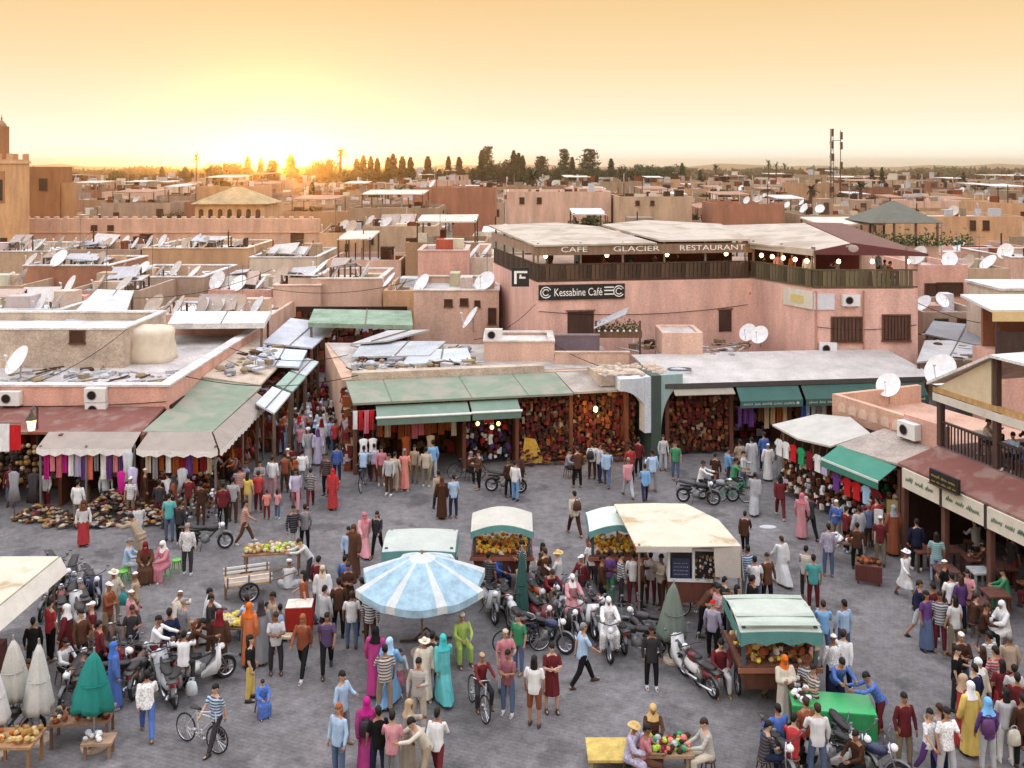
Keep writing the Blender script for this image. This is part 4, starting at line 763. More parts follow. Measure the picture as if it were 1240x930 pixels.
# radio mast on the skyline
Y = 210; e = empty('radio_mast', (xat(1007, Y), Y, 0), 0, 'tall lattice radio mast with a second antenna pole beside it', 'mast')
zt = zat(156, Y); m = MB()
for a in (0, 2.1, 4.2): m.tube([(.5*math.cos(a), .5*math.sin(a), 0), (.3*math.cos(a), .3*math.sin(a), zt)], .07, 4)
for k in range(22): z_ = k*zt/22; a = k*2.1; m.tube([(.5*math.cos(a), .5*math.sin(a), z_), (.45*math.cos(a+2.1), .45*math.sin(a+2.1), z_+zt/22)], .05, 4)
m.obj('lattice', MT['metal'], e, col=(.05,.03,.025))
m = MB(); m.tube([(1.9, 0, zat(238, Y)), (1.9, 0, zat(158, Y))], .09, 5); m.tube([(0, 0, zat(205, Y)), (1.9, 0, zat(205, Y))], .06, 4); m.tube([(0, 0, zat(170, Y)), (1.9, 0, zat(170, Y))], .06, 4); m.obj('antenna_pole', MT['metal'], e, col=(.05,.03,.025))
for z_, x in ((160, 0), (175, 0), (190, .1), (164, 1.9), (176, 1.9), (200, 1.9)): m = MB(); m.box((x-.28, -.6, zat(z_+5, Y)), (x+.28, -.3, zat(z_-4, Y))); m.obj('antenna_panel', MT['metal'], e, col=(.06,.035,.03))
# ================================================================== goods, fittings
GM = {}
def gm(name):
    if name not in GM: GM[name] = mat('goods_'+name, [q*(.62 if name in ('saddle','cognac','rust','maroon','wine','red','umber','brown','orange','magenta','purple','tan','ochre') else .9) for q in PAL[name]], var=.3, scale=7, rough=.8)  # listed wares get darker colours, painting in the shade under the awnings
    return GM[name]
for k, c in (('saddle', (.26,.075,.02)), ('cognac', (.40,.13,.035)), ('umber', (.075,.028,.014)), ('ochre', (.48,.27,.07)), ('straw', (.55,.38,.16)), ('lemon', (.75,.58,.06)), ('mandarin', (.75,.27,.02)), ('wine', (.20,.015,.02))): PAL[k] = c
LEATHER = ['saddle', 'umber', 'umber', 'rust', 'maroon', 'wine', 'umber', 'saddle', 'cognac', 'umber', 'wine', 'brown', 'tan']
SOUK = ['red', 'maroon', 'rust', 'rust', 'umber', 'umber', 'wine', 'wine', 'brown', 'saddle', 'umber', 'maroon', 'lavender', 'tan']
SLIP = ['khaki', 'tan', 'beige', 'black', 'umber', 'brown', 'rust', 'grey', 'umber', 'maroon', 'charcoal', 'ochre', 'khaki']
def goods_stuff(name, cells, pal, parent, label=None, cat='goods', seed=1, flat=.12, smin=.1, smax=.2, shape='bag', M=None):
    """many small wares, too small to pick apart; cells is a list of positions (with optional scale)"""
    rr = random.Random(seed); m = MB()
    for p in cells:
        p = Vector(p); m.mi = rr.randrange(len(pal)); s = rr.uniform(smin, smax); rot = Matrix.Rotation(rr.uniform(-.35, .35), 3, 'Y') @ Matrix.Rotation(rr.uniform(-.5, .5), 3, 'Z')
        if shape == 'bag':
            a, h = s*rr.uniform(.7, 1.1), s*rr.uniform(.7, 1.3); m.add([p + rot @ Vector(q) for q in ((-a*.8,-flat/2,h),(a*.8,-flat/2,h),(a,-flat/2,-h),(-a,-flat/2,-h),(-a*.8,flat/2,h),(a*.8,flat/2,h),(a,flat/2,-h),(-a,flat/2,-h))], [(0,3,2,1),(0,1,5,4),(1,2,6,5),(2,3,7,6),(3,0,4,7)])
        elif shape == 'ball': m.ell(p, (s, s, s*.9), 6, 4)
        else: m.ell(p, (s*rr.uniform(.5, .9), s*rr.uniform(.9, 1.5), s*.45), 6, 4, Matrix.Rotation(rr.uniform(0, 6.3), 3, 'Z') @ Matrix.Rotation(rr.uniform(-.4, .4), 3, 'X'))
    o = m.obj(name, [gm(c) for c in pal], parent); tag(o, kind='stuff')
    if label: tag(o, label, cat)
    return o
def grid(x0, x1, z0, z1, y, dx, dz, seed=0, jit=.3, slope=0.0):
    rr = random.Random(seed); out_ = []; z = z0
    while z < z1:
        x = x0
        while x < x1: out_.append((x + rr.uniform(-jit, jit)*dx, y + rr.uniform(-.12, .12) + slope*(z-z0), z + rr.uniform(-jit, jit)*dz)); x += dx
        z += dz
    return out_
def scarves(x0, x1, y, z, drop, pal, parent, w_=.25, seed=0, name='scarf', m_='cloth'):
    """single lengths of cloth over a rail, each a piece of its own"""
    rr = random.Random(seed); x = x0
    r_ = MB(); r_.tube([(x0-.1, y, z), (x1+.1, y, z)], .025, 5); rail = r_.obj('rail', MT['metal'], parent, col=(.15,.12,.1))
    while x + w_ < x1 + .05:
        d = drop*rr.uniform(.72, 1.08); ww = w_*rr.uniform(.75, .98); n = 5; top = []; bot = []; mid = []
        for k in range(n+1): fx = k/n*ww; wv = .03*math.sin(k*2.3+x*3); top.append((x+fx, y-.03+wv*.3, z+.02)); mid.append((x+ww/2+(fx-ww/2)*.92, y-.04+wv, z-d*.5)); bot.append((x+ww/2+(fx-ww/2)*.97, y-.03+wv*1.3, z-d))
        m = MB(); N1 = n+1; m.add(top+mid+bot, [(i, i+N1, i+N1+1, i+1) for i in range(n)] + [(i+N1, i+2*N1, i+2*N1+1, i+N1+1) for i in range(n)]); c = rr.choice(pal)
        o = m.obj(name, MT[m_], rail, col=PAL[c]); o.modifiers.new('s', 'SOLIDIFY').thickness = .015; x += w_
    return rail
SCARF = ['magenta', 'purple', 'pink', 'maroon', 'rose', 'lightgrey', 'white', 'grey', 'purple', 'maroon', 'orange', 'red', 'yellow', 'lavender', 'coral']
CARPET = ['maroon', 'rust', 'brown', 'wine', 'tan', 'beige', 'umber', 'saddle', 'purple', 'grey']
t = empty('scarf_rail', (0, 0, 0), 0, 'long rail of pink, purple and orange scarves under the scalloped awning', 'scarves')
scarves(-18.55, -15.1, 39.25, 2.42, 1.05, SCARF, t, .25, 2)
t = empty('carpet_rail', (0, 0, 0), 0, 'rail of brown and red cloths under the corner awning of the shop block', 'cloths')
scarves(-14.5, -11.8, 39.2, 2.4, 1.0, CARPET + ['lavender', 'white'], t, .27, 3)
t = empty('carpet_rail', (0, 0, 0), 0, 'second row of dark red rugs hanging inside the shop block', 'rugs')
scarves(-18.6, -15.2, 41.2, 2.5, 1.7, CARPET, t, .5, 4, 'rug', 'pattern')
t = empty('dress_row', (0, 0, 0), 0, 'row of long dresses hung out on posts before the scarf shop', 'dresses')
for x, y, c, z in ((-19.6, 39.0, 'grey', 1.7), (-18.9, 39.1, 'charcoal', 1.6), (-15.3, 38.9, 'magenta', 1.75), (-14.9, 38.9, 'lavender', 1.9), (-13.0, 39.1, 'lightgrey', 1.8), (-15.1, 38.95, 'lightgrey', 2.5)):
    m = MB(); m.loft([[Vector((x+a*math.cos(k*.785), y+b*math.sin(k*.785), zz)) for k in range(8)] for zz, a, b in ((z, .08, .04), (z-.08, .22, .08), (z-.6, .17, .10), (z-1.15, .28, .14))]); m.obj('dress', MT['cloth'], t, col=PAL[c], smooth=True)
    m = MB(); m.tube([(x, y+.02, 0 if z < 2.2 else 2.6), (x, y+.02, z)], .02, 5); m.obj('stand', MT['metal'], t, col=(.1,.1,.1))
rr = random.Random(8)
def heap(cx_, cy_, rx, ry, h, n, sd_):
    r2 = random.Random(sd_); o = []
    for i in range(n): a, q = r2.uniform(0, 6.28), math.sqrt(r2.random()); o.append((cx_+rx*q*math.cos(a), cy_+ry*q*math.sin(a), .06 + h*(1-q**1.6)*r2.uniform(.75, 1.05)))
    return o
for px, py, rx, ry, h, n, lab in ((46, 632, 1.1, .6, .45, 170, 'heap of slippers and baskets spread before the scarf shop'), (138, 630, 1.5, .7, 1.0, 330, 'big tiered heap of leather slippers under the scarf rail'), (92, 640, 1.4, .45, .25, 150, 'low row of slippers on the paving edge'), (176, 636, .9, .5, .6, 160, 'pile of orange and brown bags at the awning post')):
    g = atz(px, py); goods_stuff('slipper_heap', heap(g.x, g.y+ry*.6, rx, ry, h, n, int(px)), SLIP, None, lab, 'slippers', int(px), smin=.07, smax=.14, shape='shoe')
goods_stuff('basket_stack', grid(-25, -18.7, .9, 2.4, 40.3, .28, .24, 5), ['straw', 'ochre', 'khaki', 'umber', 'umber', 'black', 'beige', 'brown'], None, 'wall of yellow and green baskets beside the lantern', 'baskets', 5, smin=.09, smax=.15, shape='ball')
goods_stuff('shop_wares', grid(-25, -12.2, .2, 2.2, 42.3, .3, .28, 6), SOUK, None, 'dim wares on the back shelves of the scarf shops', 'wares', 6)
for a, b, sd_ in ((-14.6, 'red wares on a stepped stand under the corner awning', 7),):
    goods_stuff('ware_stand', grid(-14.5, -11.9, .2, 1.35, 39.9, .22, .2, 7, slope=.5), ['cream', 'umber', 'cognac', 'orange', 'white', 'rust', 'maroon'], None, b, 'wares', 7, smin=.06, smax=.11, shape='ball')
    goods_stuff('ware_stand', [(p[0], p[1], p[2]) for p in grid(-13.2, -11.4, .2, 1.1, 38.3, .16, .14, 9, slope=.6)], ['lightgrey', 'white', 'umber', 'grey', 'cognac', 'black'], None, 'stepped stand of silvery trinkets before the corner awning', 'wares', 9, smin=.04, smax=.08, shape='ball')
# alley walls of red wares
def rot_grid(P, Q, z0, z1, dx, dz, seed):
    d = Vector((Q[0]-P[0], Q[1]-P[1], 0)); n = d.length; u = d/n; v = Vector((-u.y, u.x, 0)); return [Vector((P[0], P[1], 0)) + u*a + v*b + Vector((0, 0, c)) for a, b, c in grid(0, n, z0, z1, 0, dx, dz, seed)]
goods_stuff('alley_wares', rot_grid((-12.2, 43.2), (-12.3, 58), .25, 2.75, .26, .25, 12), SOUK + ['red', 'maroon', 'orange', 'rust'], None, 'wall of red and orange wares along the alley under the sheet awnings', 'wares', 12, smin=.12, smax=.24)
goods_stuff('alley_wares', rot_grid((-11.7, 47.5), (-12.1, 60), .25, 1.5, .26, .25, 13), SOUK + ['red', 'maroon', 'rust'], None, 'low front tier of red wares along the alley stalls', 'wares', 13, smin=.12, smax=.22)
goods_stuff('alley_wares', rot_grid((-7.35, 44.6), (-9.9, 57), .2, 3.1, .25, .24, 14), SOUK + ['white', 'cream', 'black', 'red'], None, 'wall of shirts and trinkets on the alley side of the green roofed shop', 'wares', 14, smin=.12, smax=.24)
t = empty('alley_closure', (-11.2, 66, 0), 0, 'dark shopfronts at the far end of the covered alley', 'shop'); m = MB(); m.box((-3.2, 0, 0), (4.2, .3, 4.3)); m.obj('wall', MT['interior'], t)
goods_stuff('wares', grid(-3, 4, .3, 3.8, -.2, .4, .38, 15), SOUK, t, seed=15, smin=.15, smax=.28)
# centre row
goods_stuff('leather_bags', grid(7.5, 9.8, .25, 3.05, .35, .19, .17, 20), LEATHER, CR, seed=20, smin=.06, smax=.12)
goods_stuff('leather_bags', grid(10.0, 13.2, .25, 3.1, .5, .19, .17, 21), LEATHER, CR, seed=21, smin=.06, smax=.12)
goods_stuff('shelf_wares', grid(.1, 7.2, .3, 2.7, 2.5, .3, .3, 22), SOUK, CR, seed=22)
goods_stuff('trinkets', grid(5.1, 7.2, .3, 2.7, .6, .22, .26, 23), ['maroon', 'umber', 'white', 'navy', 'purple', 'lightgrey', 'red', 'umber', 'umber'], CR, seed=23, smin=.05, smax=.13)
goods_stuff('front_tiers', grid(7.6, 13.0, .12, .8, -.25, .24, .2, 24, slope=.5), LEATHER, CR, seed=24, smin=.08, smax=.15, shape='shoe')
scarves(1.0, 4.8, .1, 2.5, .95, ['rust', 'wine', 'tan', 'beige', 'saddle', 'umber', 'rose'], CR, .3, 30, 'cloth')
scarves(-.1, .85, -.2, 2.9, 1.1, ['red', 'rose', 'maroon', 'white'], CR, .24, 31, 'cloth')
for x, c in ((.35, 'white'), (.75, 'white'), (2.2, 'rust'), (3.3, 'tan')):
    m = MB(); m.loft([[Vector((x+a*math.cos(k*.785), -.5+b*math.sin(k*.785), zz)) for k in range(8)] for zz, a, b in ((1.75, .07, .03), (1.70, .2, .045), (1.45, .15, .05), (1.1, .17, .06), (.7, .22, .07))]); o = m.obj('hanging_dress', MT['cloth'], CR, col=PAL[c], smooth=True)
    m = MB(); m.tube([(x, -.5, 0), (x, -.5, .8)], .02, 5); m.tube([(x, -.5, 1.7), (x, -.4, 2.6)], .012, 4); m.obj('hanger', MT['metal'], o, col=(.1,.1,.1))
for x, z in ((5.5, 2.55), (6.45, 2.6), (5.45, 2.1), (6.4, 2.05), (6.1, 1.9)):
    m = MB(); m.tube([(x, -.3, z+.1), (x, -.3, 2.95)], .01, 4); o = m.obj('lamp_cord', MT['rubber'], CR); m = MB(); m.ell((x, -.3, z), (.09, .09, .1), 8, 6); m.obj('bulb', MT['lantern_glow'], o)
m = MB(); m.box((5.75, -.3, 2.1), (6.15, -.22, 2.8)); m.obj('red_banner', MT['cloth'], CR, col=PAL['red'])
m = MB(); m.add([(7.5, -.1, .1), (8.6, -.1, .1), (8.2, .1, 1.15), (7.7, .1, 1.25)], [(0,1,2,3)]); o = m.obj('yellow_hide', MT['leather'], CR, col=(.45,.26,.03)); o.modifiers.new('s', 'SOLIDIFY').thickness = .03
def warm_lamp(p, e_, size=.06, col=(1, .55, .18)):
    ld = bpy.data.lights.new('stall_lamp', 'POINT'); ld.energy = e_; ld.color = col; ld.shadow_soft_size = size; lo = bpy.data.objects.new('stall_lamp_light', ld); COL.objects.link(lo); lo.location = p; return lo
Mrow = Matrix.Translation(CR.location) @ Matrix.Rotation(CR.rotation_euler.z, 4, 'Z')
m = MB(); m.ell((11.0, -.15, 2.45), (.10, .10, .13), 8, 6); m.obj('bulb', MT['bulb'], CR); m = MB(); m.tube([(11.0, -.15, 2.55), (11.0, -.1, 3.2)], .012, 4); m.obj('lamp_cord', MT['rubber'], CR)
warm_lamp(Mrow @ Vector((11.0, -.32, 2.4)), 45)
# right row
goods_stuff('leather_bags', grid(.3, 3.2, .25, 3.0, .3, .2, .17, 40), LEATHER, RR, seed=40, smin=.06, smax=.12)
goods_stuff('shelf_wares', grid(3.4, 12.8, .3, 2.6, 2.4, .3, .3, 41), SOUK, RR, seed=41)
scarves(3.5, 4.3, -.2, 2.3, 1.0, ['purple', 'magenta', 'purple', 'maroon'], RR, .26, 42, 'cloth'); scarves(4.5, 6.1, -.2, 2.35, 1.05, ['tan', 'brown', 'beige', 'saddle'], RR, .3, 43, 'cloth')
scarves(6.4, 9.2, -.1, 2.2, .8, ['lightblue', 'white', 'blue', 'grey', 'navy', 'lightgrey', 'umber'], RR, .26, 44, 'cloth'); scarves(9.5, 12.7, -.1, 2.2, 1.2, CARPET, RR, .3, 45, 'cloth')
# kiosk
goods_stuff('trinkets', grid(.1, 6.3, .3, 2.4, 1.6, .22, .22, 50), ['white', 'red', 'umber', 'lightblue', 'purple', 'yellow', 'umber', 'maroon', 'green', 'cream', 'black'], KS, seed=50, smin=.06, smax=.13)
goods_stuff('front_wares', grid(.3, 6.4, .25, 1.6, -.4, .19, .17, 51, slope=.35), ['white', 'cognac', 'umber', 'lightgrey', 'maroon', 'cream', 'black', 'saddle', 'rust', 'umber'], KS, seed=51, smin=.05, smax=.1)
for k, (x, c) in enumerate(((.3, 'white'), (.75, 'white'), (1.2, 'red'), (1.7, 'green'), (2.2, 'maroon'), (2.7, 'white'), (3.1, 'lavender'), (4.1, 'purple'), (4.7, 'red'), (5.2, 'red'), (5.7, 'lightblue'), (6.2, 'maroon'))):
    m = MB(); z = 2.25 if x < 3.5 else 1.95; y = -.42 if x < 3.5 else -.7; m.add([(x-.13, y, z), (x+.13, y, z), (x+.3, y, z-.2), (x+.24, y, z-.3), (x+.16, y, z-.2), (x+.17, y, z-.68), (x-.17, y, z-.68), (x-.16, y, z-.2), (x-.24, y, z-.3), (x-.3, y, z-.2)], [tuple(range(10))])
    o = m.obj('hanging_shirt', MT['cloth'], KS, col=PAL[c]); o.modifiers.new('s', 'SOLIDIFY').thickness = .04
    m = MB(); m.tube([(x, y+.02, z-.02), (x, y+.15, z+.45)], .012, 4); m.obj('hanger', MT['metal'], o, col=(.1,.1,.1))
for px, py, w_, h_, c, lab in ((1087, 658, .75, 1.55, (.50,.42,.18), 'yellow cloth screen at the end of the kiosk shop'), (1064, 668, .3, 1.5, (.55,.55,.55), 'white postcard rack beside the yellow screen'), (1044, 662, .5, 1.2, (.3,.16,.1), 'brown rack of trinkets in front of the kiosk shop'), (975, 600, .5, 1.5, (.42,.36,.26), 'sandy rack of bags at the kiosk corner')):
    g = atz(px, py); e = empty('display_rack', g, R(-25), lab, 'rack'); m = MB(); m.box((-w_/2, -.03, .25), (w_/2, .03, h_)); m.obj('panel', MT['canvas'], e, col=c)
    for s_ in (-1, 1): m = MB(); m.tube([(s_*w_/2, .0, 0), (s_*w_/2, .0, h_+.05)], .03, 5); m.obj('post', MT['wood'], e, col=(.12,.07,.05))
    if 'yellow' not in lab: goods_stuff('wares', grid(-w_/2+.08, w_/2-.05, .35, h_-.1, -.09, .13, .15, int(px)), ['white', 'umber', 'cognac', 'black', 'lightgrey', 'maroon'], e, seed=int(px), smin=.04, smax=.07)
# street lantern by the baskets
g = aty(38, 512, 40.0); e = empty('street_lantern', (g.x, g.y, 0), 0, 'yellow lit street lantern on a bracket over the basket wall', 'lantern')
m = MB(); m.tube([(0, .5, 0), (0, .5, g.z+.5), (0, .25, g.z+.62), (0, 0, g.z+.5)], .04, 6); m.obj('pole', MT['metal'], e, col=(.05,.05,.05)); m = MB(); m.lathe([(.13, g.z-.3), (.2, g.z+.12)], 6); m.obj('lamp_glass', MT['lantern_glow'], e); m = MB(); m.lathe([(.24, g.z+.12), (.12, g.z+.3), (.02, g.z+.5)], 6); m.obj('cap', MT['metal'], e, col=(.06,.05,.04))
m = MB(); e2 = empty('flag_cloth', tuple(aty(2, 530, 39.3)), 0, 'white and red cloth hung beside the lantern', 'cloth'); m.box((-.35, 0, -.55), (.3, .03, .55)); m.obj('white_half', MT['cloth'], e2, col=PAL['white']); m = MB(); m.box((.31, 0, -.5), (.75, .03, .5)); m.obj('red_half', MT['cloth'], e2, col=PAL['red']); m = MB(); m.tube([(-.4, .02, .58), (.8, .02, .58), (.8, 1.0, .9)], .02, 5); m.obj('rod', MT['metal'], e2, col=(.1,.1,.1))
# ---------------- satellite dishes
def dish_mesh():
    m = MB(); n = 20; prof = [(.0, 0), (.18, .014), (.34, .05), (.5, .11)]
    rings = [[Vector((max(r, .01)*math.cos(2*math.pi*k/n), max(r, .01)*math.sin(2*math.pi*k/n), z)) for k in range(n)] for r, z in prof]
    m.loft(rings, caps=False); rings2 = [[p + Vector((0, 0, .018)) for p in q] for q in rings]; back = [list(reversed(r)) for r in rings2]; m.loft(back, caps=False); return m.mesh('reflector', True)
DM = dish_mesh(); DM.materials.append(MT['dish_var'])
am = MB(); am.tube([(0, -.46, .06), (0, -.1, .52)], .016, 4); am.ell((0, -.06, .54), (.05, .05, .07), 6, 5); AM = am.mesh('feed_arm'); AM.materials.append(MT['ac_white'])
pm = MB(); pm.tube([(0, 0, 0), (0, 0, .62)], .035, 6); pm.tube([(0, 0, .05), (.2, .1, 0)], .02, 4); pm.tube([(0, 0, .62), (0, 0, .66)], .06, 6); PM = pm.mesh('mast'); PM.materials.append(MT['metal'])
def dish(p, size=1.0, az=None, el=None, label=None, mast=1.0, grp=False):
    az = R(rnd.uniform(-88, -25)) if az is None else R(az); el = R(rnd.uniform(28, 48)) if el is None else R(el)
    e = empty('satellite_dish', p, 0, label or 'white satellite dish on a far flat roof behind the cafe and long wall', 'satellite dish', None if label and not grp else 'satellite dishes on the roofs')
    k = link('mast', PM, None, e, col=(.35,.33,.32)); k.scale = (1, 1, mast)
    # reflector axis: azimuth measured from the viewer's side towards the picture's right
    d = Vector((math.sin(az)*math.cos(el), -math.cos(az)*math.cos(el), math.sin(el))); q = d.to_track_quat('Z', 'Y')
    o = link('reflector', DM, None, e, (d.x*.06, d.y*.06, .62*mast+.05), col=rnd.choice([(.72,.72,.73), (.66,.66,.66), (.70,.69,.66), (.55,.52,.48), (.5,.46,.42), (.74,.74,.75), (.42,.33,.26)]) if grp or not label else (.72,.72,.73)); o.rotation_mode = 'QUATERNION'; o.rotation_quaternion = q; o.scale = (size, size*1.08, size)
    link('feed_arm', AM, None, o); return e
def roof_dishes(i, pxs, dy=.9, size=(1.1, 1.5), **k):
    px0, px1, py, Y, dep, c, lab, kw = HOUSES[i]; par = kw.get('par', .45)
    for px in pxs: yy = Y + .4 + rnd.uniform(.1, dy); dish((xat(px, Y)*1.0, yy, zat(py, Y)-par), rnd.uniform(*size), mast=rnd.uniform(.9, 1.5), label='white satellite dish on the ' + ' '.join(lab.split()[:9]), grp=True, **k)
for i, pxs in ((0, (4, 42, 66)), (1, (82, 112, 146)), (2, (178, 194, 216, 240, 262, 284, 306)), (3, (-2, 16)), (4, (34, 48, 70, 92, 116)), (5, (138, 154, 168, 186, 206, 232)), (6, (256, 270, 288, 312)), (7, (336, 350, 372)), (8, (24, 44)), (9, (66, 78, 92, 108, 126, 144, 160)), (10, (178, 190, 206, 224, 246, 266, 286)), (11, (312, 330, 352, 370)), (12, (384, 404, 440)), (13, (394, 424)), (14, (440, 448, 466, 490)), (15, (470, 486)), (16, (510, 588)), (18, (576, 590)), (21, (1122, 1160)), (22, (1182, 1204)), (23, (1230,)), (24, (1130,))): roof_dishes(i, pxs, dy=1.6)
for px, py, z, s, az, lab in ((25, 458, 3.85, 1.35, -38, 'large oval satellite dish above the left shop parapet'), (573, 402, 3.68, 1.4, -78, 'steeply tilted satellite dish beside the salmon roof room'), (806, 400, 3.7, 1.35, -48, 'big round satellite dish above the small salmon hut'), (738, 404, 3.68, 1.3, 118, 'satellite dish turned side-on by the roof kiosk'), (1077, 489, 3.3, 1.05, -40, 'satellite dish standing over the arcaded parapet of the kiosk'), (1141, 470, 3.3, 1.5, -50, 'broad satellite dish tucked under the terrace gable'), (1139, 380, 4.6, .9, 20, 'small satellite dish on the brown lean-to shed')): dish(atz(px, py, z), s, az, 35, lab, 1.2)
for px, lab in ((907, 'rear one of two satellite dishes paired at the cafe wing'), (921, 'front one of two satellite dishes paired at the cafe wing')): dish(atz(px, 418 if px < 910 else 421, 3.75), 1.0, -40, 35, lab, 1.0)
for k in range(70):     # dishes scattered over the far roofs
    hs = [o for o in COL.objects if o.type == 'EMPTY' and o.name.startswith('house') and 84 < o.location.y < 320]
    if not hs: break
    h = rnd.choice(hs); wl = [c for c in h.children if c.name.startswith('roof')][0]; zz = max(v.co.z for v in wl.data.vertices); xs = [v.co.x for v in wl.data.vertices]; ys = [v.co.y for v in wl.data.vertices]
    dish((h.location.x + rnd.uniform(min(xs)*.8, max(xs)*.8), h.location.y + min(ys)*rnd.uniform(.2, .85), zz), rnd.uniform(.9, 1.6), mast=rnd.uniform(1.1, 1.8))
# TV aerials and roof clutter
def aerial(p, h, label):
    e = empty('aerial', p, rnd.uniform(0, 3), label, 'aerial', 'thin aerials on the roofs'); m = MB(); m.tube([(0, 0, 0), (0, 0, h)], .022, 4); m.obj('mast', MT['metal'], e, col=(.12,.1,.1))
    m = MB(); m.tube([(-.5, 0, h-.1), (.5, 0, h-.1)], .015, 4)
    for k in range(5): m.tube([(-.45+k*.22, -.25, h-.1), (-.45+k*.22, .25, h-.1)], .01, 3)
    m.obj('rods', MT['metal'], e, col=(.2,.19,.18))
for i in (1, 2, 4, 5, 6, 7, 9, 10, 11, 13, 14, 16, 17, 17, 21, 22):
    px0, px1, py, Y, dep, c, lab, kw = HOUSES[i]; aerial((xat(rnd.uniform(px0+8, px1-8), Y), Y+rnd.uniform(.6, 3), zat(py, Y)-kw.get('par', .45)), rnd.uniform(1.8, 3.6), 'thin television aerial on a pole above a flat roof')
rr = random.Random(31)
def clutter(x0, x1, y0, y1, z, n, lab):
    m = MB()
    for i in range(n):
        x, y = rr.uniform(x0, x1), rr.uniform(y0, y1); m.mi = rr.randrange(6); k = rr.random()
        if k < .4: a, b, c = rr.uniform(.06, .32), rr.uniform(.06, .32), rr.uniform(.05, .24); m.box((x-a, y-b, z-.02), (x+a, y+b, z+c), Matrix.Rotation(rr.uniform(0, 3), 3, 'Z'))
        elif k < .75: a = rr.uniform(0, 3.1); l_ = rr.uniform(.5, 1.6); m.tube([(x, y, z+.04), (x+l_*math.cos(a), y+l_*math.sin(a), z+.04+rr.uniform(0, .2))], .04, 4)
        else: s = rr.uniform(.1, .3); m.ell((x, y, z+s*.3), (s, s*1.2, s*.6), 7, 5)
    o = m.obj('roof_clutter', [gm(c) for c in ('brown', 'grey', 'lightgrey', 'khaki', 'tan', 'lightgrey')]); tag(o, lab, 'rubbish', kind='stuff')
clutter(-24, -15.7, 44, 48, 3.8, 70, 'planks, boards and rubbish on the shop block terrace'); clutter(-14.7, -12.5, 48, 57, 3.5, 60, 'rubbish and sticks on the strip roof by the alley'); clutter(-8, -1.8, 47.5, 54, 3.75, 120, 'scrap, sheets and poles on the corner shop roof'); clutter(6.3, 13, 51.2, 55.5, 3.85, 50, 'odds and ends on the roof below the cafe'); clutter(22.5, 28, 48, 57, 4.0, 70, 'scrap metal on the roofs beside the cafe')
for i in (0, 1, 2, 4, 5, 6, 7, 9, 10, 11, 12):
    px0, px1, py, Y, dep, c, lab, kw = HOUSES[i]; clutter(xat(px0+4, Y), xat(px1-4, Y), Y+.6, Y+dep-.8, zat(py, Y)-kw.get('par', .45), 34, 'odds and ends lying on the ' + ' '.join(lab.split()[:5]))
m = MB(); rr = random.Random(17)    # chimneys, tanks, planks and posts too small to tell apart on the far roofs
for o in [q for q in COL.objects if q.type == 'EMPTY' and q.name.startswith('house') and q.location.y > 84]:
    wl = [c for c in o.children if c.name.startswith('roof')][0]; xs = [v.co.x for v in wl.data.vertices]; ys = [v.co.y for v in wl.data.vertices]; zz = max(v.co.z for v in wl.data.vertices); sc_ = max(1, o.location.y/170)
    for k in range(9):
        x, y = o.location.x + rr.uniform(min(xs), max(xs))*.88, o.location.y + rr.uniform(min(ys), max(ys)*.6)*.88; m.mi = rr.randrange(6); a, b, c = rr.uniform(.1, .7)*sc_, rr.uniform(.1, .7), rr.uniform(.3, 1.3)*sc_
        if rr.random() < .25: a = b = .05*sc_; c = rr.uniform(1.2, 3.0)
        m.box((x-a, y-b, zz-.05), (x+a, y+b, zz+c))
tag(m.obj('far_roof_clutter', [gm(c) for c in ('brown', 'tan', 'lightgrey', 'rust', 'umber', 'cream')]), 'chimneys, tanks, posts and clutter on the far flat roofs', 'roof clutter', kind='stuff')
def cable(p, q, sag, lab, r=.018):
    p, q = Vector(p), Vector(q); m = MB(); m.tube([p.lerp(q, k/14) - Vector((0, 0, sag*4*(k/14)*(1-k/14))) for k in range(15)], r, 4, caps=True); tag(m.obj('cable', MT['rubber']), lab, 'cable', 'slack cables strung between roofs')
for a, b, s_, lab in (((-15.0, 45, 4.2), (-7.2, 46.5, 3.9), .5, 'slack cable across the alley mouth from parapet to corner shop'), ((-14.9, 52, 4.2), (-8.6, 52, 3.8), .5, 'slack cable across the middle of the alley'), ((-21, 43.0, 4.2), (-18.9, 48.6, 5.7), .3, 'cable from the shop parapet up to the rubble roof room'), ((1.3, 55.2, 6.0), (-2.0, 52, 4.6), .4, 'cable from the cafe corner to the salmon roof room'), ((1.5, 55.2, 5.6), (13.6, 57.2, 5.7), .35, 'long cable drooping along the cafe wall'), ((16.1, 52.4, 5.2), (21.4, 52.45, 5.3), .2, 'cable drooping between the cafe wing windows'), ((-27, 42.95, 3.6), (-15, 42.95, 3.5), .25, 'cable drooping along the pink shop parapet'), ((6.8, 46.6, 3.9), (2.2, 51, 4.5), .4, 'cable from the arch pier to the salmon roof room'), ((21.4, 52.6, 6.5), (26, 48, 6.0), .5, 'cable from the cafe wing to the upper terrace tower'), ((-24, 61, 5.6), (-16, 66, 6.8), .6, 'cable sagging over the left roofs'), ((-16, 63, 6.0), (-6, 62, 6.6), .6, 'cable sagging over the alley roofs')): cable(a, b, s_, lab)
